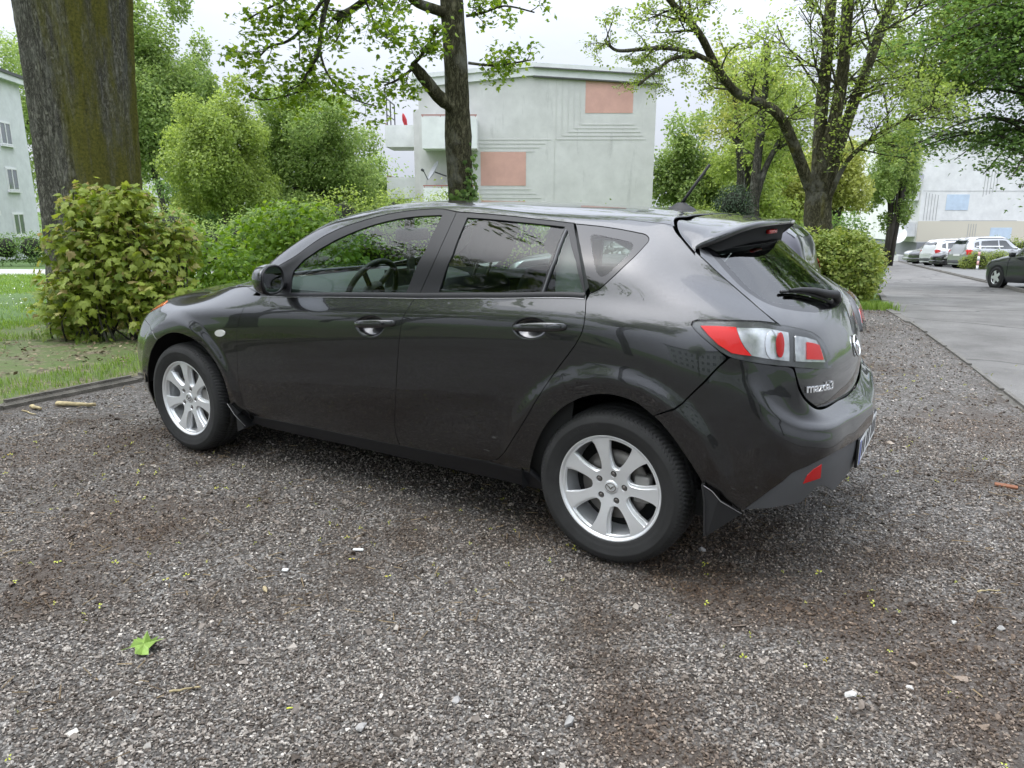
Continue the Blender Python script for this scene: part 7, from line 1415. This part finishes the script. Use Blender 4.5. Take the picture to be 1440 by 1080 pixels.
# ---- door mirrors -------------------------------------------------------------------------------
def wing_mirror(s):
    c = np.array((-1.775, -.928, 1.043)); nu, nv = 40, 24; V = []; F = []
    for j in range(nv + 1):
        ph = -math.pi / 2 + math.pi * j / nv
        for i in range(nu):
            th = 2 * math.pi * i / nu
            def se(x, p): return math.copysign(abs(x) ** p, x)
            cx = se(math.sin(ph), .8)                             # along car axis, +1 = rear face
            ry = .108 * (1 - .18 * max(0, -cx)) ; rz = .074 * (1 - .12 * max(0, -cx)); k = (1 - abs(cx) ** 3.2) ** (1 / 2.4) if cx < 0 else (1 - abs(cx) ** 8) ** (1 / 4)
            y = se(math.cos(th), .86) * ry * k; z = se(math.sin(th), .82) * rz * k
            x = cx * (.085 if cx < 0 else .030) - y * .42
            V.append(c + np.array((x, y, z - .10 * y * 0)))
    for j in range(nv):
        for i in range(nu): F.append((j * nu + i, j * nu + (i + 1) % nu, (j + 1) * nu + (i + 1) % nu, (j + 1) * nu + i))
    V = np.array(V) * np.array((1, s, 1)); fl = (lambda q: q) if s > 0 else (lambda q: q[::-1])
    m = mk('door_mirror', V, [fl(f) for f in F], m_paint, car, True)
    t = np.linspace(0, 2 * math.pi, 40, endpoint=False); g = np.stack([np.zeros(40), .088 * np.sign(np.cos(t)) * np.abs(np.cos(t)) ** .8, .060 * np.sign(np.sin(t)) * np.abs(np.sin(t)) ** .8], 1); g[:, 0] = .0325 - g[:, 1] * .42
    G = (c + g) * np.array((1, s, 1)); mk('mirror_glass', G, [fl(tuple(range(39, -1, -1)))], m_mirror, m, False)
    bz = MB(); ring = [(c + q * np.array((1, 1.06, 1.08)) - np.array((.002, 0, 0))) * np.array((1, s, 1)) for q in np.vstack([g, g[:1]])]; bz.tube(ring, .006, 6, False); bz.build('mirror_bezel', m_black, m, True)
    st = MB(); st.box((-1.845, -.90, .985), (-1.80, -.79, 1.02), bev=.012)
    for q in range(len(st.v)): st.v[q] = (st.v[q][0], st.v[q][1] * s, st.v[q][2])
    st.build('mirror_stalk', m_trim, m, True)
    return m
wing_mirror(1); wing_mirror(-1)
# ---- roof aerial --------------------------------------------------------------------------------
b = MB(); bx_ = (-.065, 0, 1.374); b.lathe([(0, .030), (.012, .028), (.022, .016), (.036, .004), (.042, -.006)], Matrix.Translation(bx_) @ Matrix.Scale(1.7, 4, (1, 0, 0)), 20)
an = b.build('aerial', m_black, car, True)
b = MB(); b.tube([(-.065, 0, 1.395), (-.045, 0, 1.425), (.055, 0, 1.565)], [.009, .0075, .0065], 8); b.build('aerial_rod', m_black, an, True)
# ---- cabin ------------------------------------------------------------------------------------
b = MB(); b.box((-2.15, -.74, .24), (.45, .74, .34)); b.build('cabin_floor', m_inner, car)
def seat(x, y):
    b = MB()
    M = Matrix.Translation((x, y, .34)); b.box((-.30, -.25, 0), (.22, .25, .22), M, bev=.06); s = b.build('front_seat', m_seat, car, True)
    Mb = M @ Matrix.Translation((.18, 0, .16)) @ Matrix.Rotation(R_(22), 4, 'Y'); b = MB(); b.box((-.07, -.25, 0), (.07, .25, .60), Mb, bev=.06); b.build('backrest', m_seat, s, True)
    b = MB(); b.box((-.05, -.15, .68), (.06, .15, .90), Mb, bev=.05)
    b.build('headrest', m_seat, s, True)
    b = MB()
    for q in (-.06, .06): b.tube([Mb @ Vector((0, q, .55)), Mb @ Vector((0, q, .72))], .007, 6)
    b.build('headrest_post', m_steel, s, True)
seat(-1.33, -.37); seat(-1.33, .37)
b = MB(); b.box((-.42, -.66, .34), (.08, .66, .58), bev=.07); rs = b.build('rear_bench', m_seat, car, True)
Mb = Matrix.Translation((.05, 0, .50)) @ Matrix.Rotation(R_(22), 4, 'Y'); b = MB(); b.box((-.07, -.64, 0), (.07, .64, .50), Mb, bev=.06); b.build('backrest', m_seat, rs, True)
for y in (-.36, .36, 0):
    b = MB(); b.box((-.05, y - .13, .515), (.05, y + .13, .69), Mb, bev=.04); b.build('headrest', m_seat, rs, True)
b = MB(); b.box((.26, -.62, .90), (.55, .62, .915)); b.build('parcel_shelf', m_seat, car)
V = []; prof = [(-1.74, .62), (-1.72, .80), (-1.75, .90), (-1.82, .955), (-1.95, .985), (-2.2, .99)]
n = len(prof); ys = np.linspace(-.72, .72, 13)
for y in ys:
    hood = .035 * math.exp(-((y + .37) / .17) ** 2)
    for x, z in prof: V.append((x + .05 * (abs(y) > .68), y, z + (hood if .85 < z < .98 else 0)))
F = [(i * n + j, i * n + j + 1, (i + 1) * n + j + 1, (i + 1) * n + j) for i in range(12) for j in range(n - 1)]
ds = mk('dashboard', V, F, m_dash, car, True)
b = MB(); Ms = Matrix.Translation((-1.63, -.37, .935)) @ Matrix.Rotation(R_(-66), 4, 'Y')
ring = [Ms @ Vector((.185 * math.cos(a), .185 * math.sin(a), 0)) for a in np.linspace(0, 2 * math.pi, 41)]; b.tube(ring, .016, 10, False); sw = b.build('steering_wheel', m_black, car, True)
b = MB(); b.lathe([(0, .02), (.06, .015), (.075, -.01), (.06, -.04)], Ms, 24)
for a in (0, 140, 220): b.tube([Ms @ Vector((.05 * math.cos(R_(a + 180)), .05 * math.sin(R_(a + 180)), -.005)), Ms @ Vector((.18 * math.cos(R_(a + 180)), .18 * math.sin(R_(a + 180)), 0))], .016, 6)
b.build('steering_wheel_hub', m_black, sw, True)
b = MB(); b.box((-1.765, -.11, .93), (-1.75, .13, 1.03)); b.build('dash_screen', m_black, car)
b = MB(); b.box((-1.655, -.135, 1.195), (-1.625, .135, 1.265), bev=.012); b.box((-1.68, -.02, 1.255), (-1.64, .02, 1.36)); b.build('inside_mirror', m_black, car, True)
b = MB(); b.box((-1.74, .06, 1.0), (-1.72, .11, 1.15)); b.build('phone_holder', m_black, car)
# child window shade seam: inner grab handle and seat belts
b = MB()
for s in (-1, 1): b.tube([(-.92, s * .58, 1.27), (-.94, s * .68, 1.0), (-.96, s * .72, .6)], .012, 6)
b.build('seat_belt', m_seat, car, True)
for s in (1, -1):
    b = MB(); b.box((-1.99, s * .79 - .006, .93), (-1.02, s * .79 + .006, .985)); b.box((-.93, s * .79 - .006, .96), (-.2, s * .79 + .006, 1.035)); b.build('door_lining', m_dash, car)

# ================================================================== other parked cars (seen small)
def sev_plain(p, uv, off=0.0):
    P, n, _, _ = p.ev(np.asarray(uv, float), True); ref = P - np.array((0, 0, .5)); n *= np.sign(np.median((n * ref).sum(1))) or 1; return P + n * off, n
def bg_car(label, la, de, ang, paint, Lg=4.3, W=1.78, H=1.48, style='hatch', cat='car', name='parked_car', group='cars parked along the road', nose_dark=False):
    """ang: heading in the site frame, degrees from +lat towards +dep"""
    c = sp(la, de); root = empty(name, c); tag(root, label, cat, group); w = W / 2; suv = style == 'suv'
    gc = .20 if suv else .15; bz = .62 * H + (.02 if suv else 0); hz = .60 * H; x0, x1 = Lg / 2, -Lg / 2
    # stations front -> rear: x, half width, belt z, rail (y,z), roof centre z
    S = [(x0, .0, .62*hz, 0, .62*hz, .64*hz), (x0 - .06, w*.62, .74*hz, w*.45, .80*hz, .83*hz), (x0 - .22, w*.90, .86*hz, w*.62, .93*hz, .97*hz), (x0 - .75, w*.98, .99*hz, w*.70, 1.06*hz, 1.10*hz), (x0 - 1.15, w, bz, w*.80, bz + .06, bz + .10),
         (x0 - 1.95, w, bz + .01, w*.70, H - .08, H - .02), (x0 - 2.6, w, bz + .02, w*.68, H - .05, H), (x1 + .75, w, bz + .04, w*.67, H - .09, H - .03)]
    if style == 'saloon': S += [(x1 + 1.0 - .5, w*.99, bz + .03, w*.70, bz + .14, bz + .17), (x1 + .12, w*.93, bz, w*.66, bz + .09, bz + .11), (x1 + .03, w*.80, .80*bz, w*.5, .86*bz, .88*bz), (x1, .0, .75*bz, 0, .75*bz, .77*bz)]
    else: S += [(x1 + .30, w*.97, bz + .04, w*.66, H - .17, H - .08), (x1 + .10, w*.90, bz - .03, w*.62, bz + .16, bz + .20), (x1 + .02, w*.80, .80*bz, w*.5, .86*bz, .88*bz), (x1, .0, .74*bz, 0, .74*bz, .76*bz)]
    rows = [[], [], [], [], [], [], [], []]
    for x, hw, b_, ry, rz, cz in S:
        rows[0].append((x, -hw*.93, gc + .02)); rows[1].append((x, -hw*.985, gc + .14)); rows[2].append((x, -hw, .62*b_)); rows[3].append((x, -hw*.985, .88*b_)); rows[4].append((x, -hw*.93, b_)); rows[5].append((x, -(hw*.30 + ry*.70) if rz > b_ + .2 else -ry*1.06, b_ + .55*(rz - b_))); rows[6].append((x, -ry, rz)); rows[7].append((x, 0, cz))
    p = Patch(rows); U, Vv = np.meshgrid(np.linspace(0, p.ku[-1], 70), np.linspace(0, p.kv[-1], 30)); P = p.ev(np.stack([U.ravel(), Vv.ravel()], 1)); i = np.arange(29 * 70).reshape(29, 70)[:, :-1].ravel(); f = np.stack([i, i + 1, i + 71, i + 70], 1)
    A = R_(ang); hx = np.array((*(RH * math.cos(A) + FH_ * math.sin(A)), 0.)); hy = np.array((-hx[1], hx[0], 0.))
    # tilt with the ground
    g = lambda d: float(terrain(*(np.array(c)[:2] + hx[:2] * d))); sl = (g(1.3) - g(-1.3)) / 2.6; sl2 = (float(terrain(*(np.array(c)[:2] + hy[:2] * .7))) - float(terrain(*(np.array(c)[:2] - hy[:2] * .7)))) / 1.4
    def T_(v): v = np.asarray(v, float); return np.array(c) + v[:, :1] * hx + v[:, 1:2] * hy + np.column_stack([np.zeros(len(v)), np.zeros(len(v)), v[:, 2] + v[:, 0] * sl + v[:, 1] * sl2])
    def put(nm, v, f, m, par=root, smooth=True): return mk(nm, T_(v), f, m, par, smooth)
    P2 = P * (1, -1, 1); put('body', np.concatenate([P, P2]), np.concatenate([f, f[:, ::-1] + len(P)]), paint)
    def xz(x, z):                                              # uv of a side point: columns by x, rows by z at that x
        u = np.interp(-x, [-s[0] for s in S], p.ku); vv = np.linspace(0, p.kv[-1], 80); q = p.ev(np.stack([np.full(80, u), vv], 1)); return (u, float(np.interp(z, np.maximum.accumulate(q[:, 2]), vv)))
    def glass(nm, poly, m, off=.006, sides=(1, -1), step=.06):
        a = panel_arrays(p, poly, step=step, gap=0, off=off, depth=.005, fn=lambda uv, o: sev_plain(p, uv, o))
        for s in sides: put(nm, a[0] * (1, s, 1), a[1] if s == 1 else a[1][:, ::-1], m)
    zt = lambda x: np.interp(-x, [-s[0] for s in S], [s[4] for s in S]) - .05
    zb = bz + .03
    xs = (x0 - 1.35, x0 - 1.95, x0 - 2.38); glass('side_window', [xz(x0 - 1.42, zb), xz(x0 - 2.36, zb + .01), xz(x0 - 2.36, zt(x0 - 2.36)), xz(x0 - 1.95, zt(x0 - 1.95) - .01)], m_bgglass)
    xr = x1 + (1.0 if style == 'saloon' else .78); glass('side_window', [xz(x0 - 2.44, zb + .01), xz(xr - .0, zb + .03), xz(xr + .12, zt(xr + .12) - .03), xz(x0 - 2.44, zt(x0 - 2.44))], m_bgglass)
    if style != 'saloon': glass('quarter_window', [xz(x1 + .70, zb + .04), xz(x1 + .42, zb + .10), xz(x1 + .5, zt(x1 + .5) - .06), xz(x1 + .74, zt(x1 + .74) - .03)], m_bgglass)
    k = p.ku; v6 = p.kv[6]; vc = p.kv[-1]
    glass('windscreen', [(k[4] + .10, v6 + .03), (k[5] - .02, v6 + .03), (k[5] + .0, vc), (k[4] + .04, vc)], m_bgglass, step=.09)
    if style == 'saloon': glass('rear_window', [(k[7] + .06, v6 + .03), (k[8] - .05, v6 + .03), (k[8] - .02, vc), (k[7] + .06, vc)], m_bgglass, step=.09)
    else: glass('rear_window', [(k[8] + .06, v6 + .04), (k[9] - .06, v6 + .05), (k[9] - .06, vc), (k[8] + .06, vc)], m_bgglass, step=.09)
    tlz = (bz * .70, bz * .95); glass('taillight', [xz(x1 + .32, tlz[1]), xz(x1 + .06, tlz[1] - .02), xz(x1 + .04, tlz[0] + .02), xz(x1 + .20, tlz[0])], m_redd, .008, step=.04)
    hlz = hz * .80; glass('headlight', [xz(x0 - .50, hlz + .10), xz(x0 - .10, hlz - .06), xz(x0 - .08, hlz - .16), xz(x0 - .30, hlz - .08)], m_refl, .008, step=.04)
    b = MB(); b.box((x1 - .012, -.26, .42 * H), (x1 + .02, .26, .42 * H + .11)); put('number_plate', b.v, b.f, m_white, smooth=False)
    bp = m_plast if suv else paint
    b = MB(); b.box((x1 - .01, -w * .78, gc + .05), (x1 + .35, w * .78, gc + .30), bev=.05); put('rear_bumper', b.v, b.f, bp); b = MB(); b.box((x0 - .32, -w * .74, gc + .05), (x0 + .008, w * .74, gc + .26), bev=.05); put('front_bumper', b.v, b.f, m_plast if nose_dark or suv else paint)
    rw = .34 if suv else .315
    for xw in (x0 - .85, x1 + .80):
        for s in (1, -1):
            M = Matrix.Translation((xw, s * (w - .10), rw)) @ Matrix.Rotation(R_(90) * -s, 4, 'X')
            b = MB(); b.lathe([(rw * 1.17, .085), (rw * 1.17, .104), (0, .104)], M, 28); put('wheel_arch', b.v, b.f, m_liner, smooth=False)
            b = MB(); b.lathe([(rw * .62, .10), (rw * .72, .118), (rw * .93, .115), (rw, .09), (rw, -.10), (rw * .6, -.12)], M, 28); wh = put('wheel', b.v, b.f, m_tyre)
            b = MB(); b.lathe([(rw * .64, .112), (rw * .60, .10), (rw * .5, .10)], M, 28)
            for q in range(5):
                a = q * 2 * math.pi / 5; cs, sn = math.cos(a), math.sin(a); t = .055; quad = [(cs * .04 - sn * t, sn * .04 + cs * t), (cs * rw * .6 - sn * t * .7, sn * rw * .6 + cs * t * .7), (cs * rw * .6 + sn * t * .7, sn * rw * .6 - cs * t * .7), (cs * .04 + sn * t, sn * .04 - cs * t)]
                v = [M @ Vector((x, y, .112)) for x, y in quad] + [M @ Vector((x, y, .09)) for x, y in quad]; b.add(v, [(0, 1, 2, 3), (0, 4, 5, 1), (1, 5, 6, 2), (2, 6, 7, 3), (3, 7, 4, 0)])
            b.lathe([(0, .116), (.06, .114), (.065, .10)], M, 12); put('rim', b.v, b.f, m_alloy, wh, smooth=False)
    for s in (1, -1):
        b = MB(); b.box((x0 - 1.62, s * (w + .09) - .085, bz - .0), (x0 - 1.50, s * (w + .09) + .085, bz + .13), bev=.04); put('door_mirror', b.v, b.f, paint)
        b = MB()
        for xh in (x0 - 2.25, x0 - 3.0): b.box((xh - .10, s * (w + .002) - .012, bz - .13), (xh + .10, s * (w + .002) + .012, bz - .10)); 
        hs = put('door_handle', b.v[:8], b.f[:6], paint, smooth=False); put('door_handle', b.v[8:], [tuple(i - 8 for i in q) for q in b.f[6:]], paint, smooth=False)
        for xd in (x0 - 1.30, x0 - 2.40, xr - .05):
            zz = np.linspace(gc + .20, bz - .01, 9); uv = np.array([xz(xd, z) for z in zz]); q, n = sev_plain(p, uv, .001); tb = MB(); tb.tube(q, .006, 4, False); v = np.array(tb.v) * (1, -s, 1); put('door_gap', v, tb.f, m_inner)
    if suv:
        for s in (1, -1):
            b = MB(); b.tube([(x0 - 1.9, s * w * .66, H - .06), (x0 - 2.2, s * w * .66, H + .01), (x1 + .8, s * w * .64, H - .0), (x1 + .55, s * w * .63, H - .08)], .02, 6); put('roof_rail', b.v, b.f, m_trim)
    return root
m_bgglass = mat('dark_car_glass', (.012, .016, .018), .03, spec=.8, coat=1)
P_SIL = mat('silver_paint', (.42, .43, .44), .3, metal=.6, coat=1); P_WHT = mat('white_paint', (.72, .73, .74), .3, coat=1); P_BLK = mat('black_paint', (.010, .010, .012), .25, coat=1); P_GRY = mat('anthracite_paint', (.035, .037, .042), .3, metal=.4, coat=1); P_BLU = mat('dark_violet_grey_paint', (.040, .038, .050), .3, metal=.4, coat=1)
bg_car('silver off-roader with black bumpers, nearest of the cars in the lay-by', 27.1, 42.3, 6, P_SIL, 4.3, 1.8, 1.66, 'suv')
bg_car('low black car between the silver off-roader and the white car', 27.5, 45.0, 186, P_BLK, 4.3, 1.78, 1.34, 'saloon')
bg_car('white hatchback with a red tail light beyond the black car', 28.6, 48.0, 6, P_WHT, 4.35, 1.8, 1.58, 'suv')
bg_car('black hatchback beyond the white hatchback in the lay-by', 29.8, 52.0, 186, P_BLK, 4.2, 1.76, 1.46)
bg_car('silver car second from the far end of the lay-by', 31.4, 55.6, 186, P_SIL, 4.3, 1.78, 1.45)
bg_car('farthest car of the lay-by, dark grey, by the bright hedge', 32.8, 58.4, 186, P_GRY, 4.2, 1.76, 1.45)
bg_car('dark grey saloon cut off by the right edge of the view', 15.25, 20.6, 90, P_GRY, 4.6, 1.82, 1.46, 'saloon')
# car in the next bay: only its tail shows past the spoiler
_x, _y = to_site(-2.72, 6.55)
bg_car('dark estate car with a red tail light just behind the parked hatchback', float(_x), float(_y), 180 - 31.9, P_BLU, 4.2, 1.74, 1.27, 'hatch', group=None)
# striped bollard with a crossbar
bp = sp(24.5, 39.3); bo = empty('bollard', bp); tag(bo, 'white and red striped bollard standing in the lay-by bush', 'bollard')
for k in range(5):
    b = MB(); b.lathe([(.001, .24 * k), (.055, .24 * k), (.055, .24 * k + .238), (.001, .24 * k + .238)], Matrix.Translation(bp), 14); b.build('post_band', mat('bollard_red', (.58, .34, .31), .6) if k in (1, 3) and 'bollard_red' not in bpy.data.materials else (bpy.data.materials['bollard_red'] if k in (1, 3) else M_BALC), bo, True)
b = MB(); q = np.array(bp); rr = np.array((*RH, 0)); b.tube([q + rr * -.2 + (0, 0, 1.22), q + rr * 1.2 + (0, 0, 1.22)], .03, 8); b.build('crossbar', M_BALC, bo)
# ================================================================== small things on the gravel
def on(la, de, h=.0): W = site(la, de); return np.array((W[0], W[1], float(lot_z(*W)) + h))
def stone_thing(name, label, la, de, s, m, seed, cat='stone', squash=.6, grp=None):
    T = rock_templates(1, 16, seed)[0]; V = T[0] * np.array((s, s * .75, s * squash)); a = seed * 1.3; R = np.array([[math.cos(a), -math.sin(a), 0], [math.sin(a), math.cos(a), 0], [0, 0, 1]])
    tag(mk(name, (R @ V.T).T + on(la, de, s * squash * .35), [tuple(f) for f in T[1]], m, None, False), label, cat, grp)
m_ws = mat('pale_stone', (.48, .47, .45), .8, var=.2, vscale=60); m_gs = mat('grey_stone', (.30, .29, .28), .8, var=.2, vscale=60); m_wp = mat('white_scrap', (.75, .75, .73), .6)
for i, (nm, lb_, la, de, s, m) in enumerate((
    ('stone', 'largest pale flat stone in the right foreground gravel', .98, 1.87, .022, m_ws), ('stone', 'pale angular stone at the bottom centre of the gravel', .16, 1.76, .028, m_gs), ('stone', 'bright white pebble by the brown patch at right', 1.17, 1.90, .016, m_ws),
    ('stone', 'wedge shaped grey stone right of the yellow stalk', -.41, 1.74, .024, m_gs), ('stone', 'small pale stone below the fallen maple leaf', -1.16, 1.86, .015, m_ws), ('stone', 'white pebble at the far right of the gravel', 1.50, 2.25, .014, m_ws),
    ('stone', 'flat grey stone behind the rear wheel', .79, 2.83, .024, m_gs), ('stone', 'dark grey cobble near the bottom right corner', 1.63, 2.21, .020, m_gs), ('stone', 'grey stone low in the middle of the gravel', -.16, 1.86, .020, m_gs))):
    stone_thing(nm, lb_, la, de, s, m, i + 3)
# fallen maple leaf
c = on(-1.17, 2.11, .012); V, F = TPL['maple']; V = V.copy(); V[:, 2] = .12 * np.sin(V[:, 0] * 9 + 1) + .12 * np.cos(V[:, 1] * 7) + .10 + .25 * np.abs(V[:, 0]) ; V[:, 0] *= 1.15; a = -.9; R = np.array([[math.cos(a), -math.sin(a), 0], [math.sin(a), math.cos(a), 0], [0, 0, 1]])
m_fall = mat('fallen_leaf_green', (.20, .31, .06), .6, var=.18, vscale=40)
lf = mk('fallen_leaf', (R @ ((V - (0, .4, 0)) * .098).T).T + c, [tuple(f) for f in F], m_fall, None, False); tag(lf, 'bright green fallen maple leaf lying on the gravel', 'leaf')
b = MB(); b.tube([c + R @ np.array((0, -.034, .006)), c + R @ np.array((.004, -.055, .004)), c + R @ np.array((.012, -.075, .002))], [.0014, .0012, .001], 5); b.build('stalk', m_fall, lf, True)
# cone-shaped bud scale / snail shell
c = on(-.92, 2.5, .008); b = MB(); b.lathe([(0, -.024), (.004, -.022), (.0075, -.012), (.0085, -.002), (.0065, .010), (.003, .022), (0, .028)], Matrix.Translation(c) @ Matrix.Rotation(R_(62), 4, 'Z') @ Matrix.Rotation(R_(88), 4, 'X'), 14); tag(b.build('seed_cone', mat('tan_cone', (.36, .29, .17), .7, var=.3, vscale=150), None, True), 'small tan cone lying on the gravel beside the car', 'cone')
for lb_, la, de, w, h in (('white filter stub lying in front of the rear wheel', -.64, 2.83, .022, .007), ('tiny square white scrap near the tan cone', -.89, 2.65, .012, .009)):
    b = MB(); M = Matrix.Translation(on(la, de, .008)) @ Matrix.Rotation(R_(25), 4, 'Z'); b.box((-w, -h, -.004), (w, h, .004), M, bev=.003); tag(b.build('scrap', m_wp, None), lb_, 'litter')
# sticks by the kerb
m_st = mat('pale_broken_wood', (.38, .31, .17), .8, var=.4, vscale=30)
for lb_, la, de, l, r0, a, mt in (('thick barkless stick lying by the kerb', -3.10, 5.08, .30, .017, -.12, m_st), ('short pale stick near the kerb left of the thick one', -3.33, 4.99, .13, .014, -.55, m_st), ('thin twig by the kerb below the short stick', -3.32, 4.90, .20, .005, -.6, m_st), ('reddish twig on the gravel below the leaf', -.96, 1.90, .085, .0035, .25, m_st), ('thin brown twig at the right edge of the gravel', 1.75, 2.46, .09, .003, .1, m_st), ('curved yellow flower stalk on the gravel', -.62, 1.82, .035, .0022, .2, mat('yellow_stalk', (.55, .60, .06), .6))):
    c = on(la, de, r0 + .004); d = np.array((*(RH * math.cos(a) + FH_ * math.sin(a)), 0)); n_ = np.array((-d[1], d[0], 0)); rr = random.Random(int(l * 1000)); p = [c + d * l * (t - .5) + n_ * rr.uniform(-.02, .02) * l + np.array((0, 0, rr.uniform(-.002, .004))) for t in np.linspace(0, 1, 7)]
    b = MB(); wobbly_tube(b, np.array(p), r0, r0 * .75, 9, .18, 3); n9 = len(b.v); b.f += [tuple(range(8, -1, -1)), tuple(range(n9 - 9, n9))]; b.m += [0, 0]; tag(b.build('stick', mt, None, True), lb_, 'stick')
b = MB(); b.box((-.05, -.02, 0), (.05, .02, .012), Matrix.Translation(on(2.51, 3.53, .0)), bev=.004); tag(b.build('bark_piece', mat('red_brown_bark', (.20, .08, .04), .85), None), 'red brown piece of bark at the right edge of the gravel', 'bark')
# blossom scraps and bits of twig strewn about: too many to count
r = np.random.default_rng(31); n = 1300; de = np.sqrt(r.uniform(1.15 ** 2, 6.5 ** 2, n)); la = r.uniform(-.8, .8, n) * de; W = site(la, de); k = (W[:, 0] > XK + .1) & (vnoise(W[:, 0], W[:, 1], 2.6, 21) > .42) & (r.uniform(size=n) < np.clip(.9 - la / de * .5, .25, 1)); W = W[k]
P = np.column_stack([W, lot_z(W[:, 0], W[:, 1]) + .010 + r.uniform(0, .006, len(W))]); tag(leaves('blossom_scraps', P, .0125, island_mat('maple_blossom', [(0, (.34, .37, .04)), (.7, (.45, .47, .09)), (1, (.40, .30, .05))], .7), None, 'tuft', None, .9, 0, 32), kind='stuff')
n = 5200; de = np.sqrt(r.uniform(1.15 ** 2, 7 ** 2, n)); la = r.uniform(-.8, .8, n) * de; W = site(la, de); k = (W[:, 0] > XK + .1) & (vnoise(W[:, 0], W[:, 1], 1.6, 4) * .6 + vnoise(W[:, 0], W[:, 1], 5, 9) * .4 < .52); W = W[k]; n = len(W)
a = r.uniform(0, 6.28, n); d = np.column_stack([np.cos(a), np.sin(a), r.normal(size=n) * .15]) * (r.uniform(.008, .035, n))[:, None]; s = np.column_stack([-np.sin(a), np.cos(a), 0 * a]) * (r.uniform(.0008, .0022, n))[:, None]; c = np.column_stack([W, lot_z(W[:, 0], W[:, 1]) + .009 + r.uniform(0, .004, n)]); up = np.array((0, 0, .0022))
V = np.stack([c - d - s, c - d + s, c + d + s, c + d - s, c - d + up, c + d + up], 1).reshape(-1, 3); i = np.arange(n)[:, None] * 6; F = np.concatenate([i + [[0, 4, 5]], i + [[0, 5, 3]], i + [[1, 2, 5]], i + [[1, 5, 4]]])
tag(mk('twig_crumbs', V, F, island_mat('twig_crumb', [(0, (.045, .030, .020)), (.6, (.11, .075, .045)), (1, (.28, .21, .12))], .85), None, False), kind='stuff')
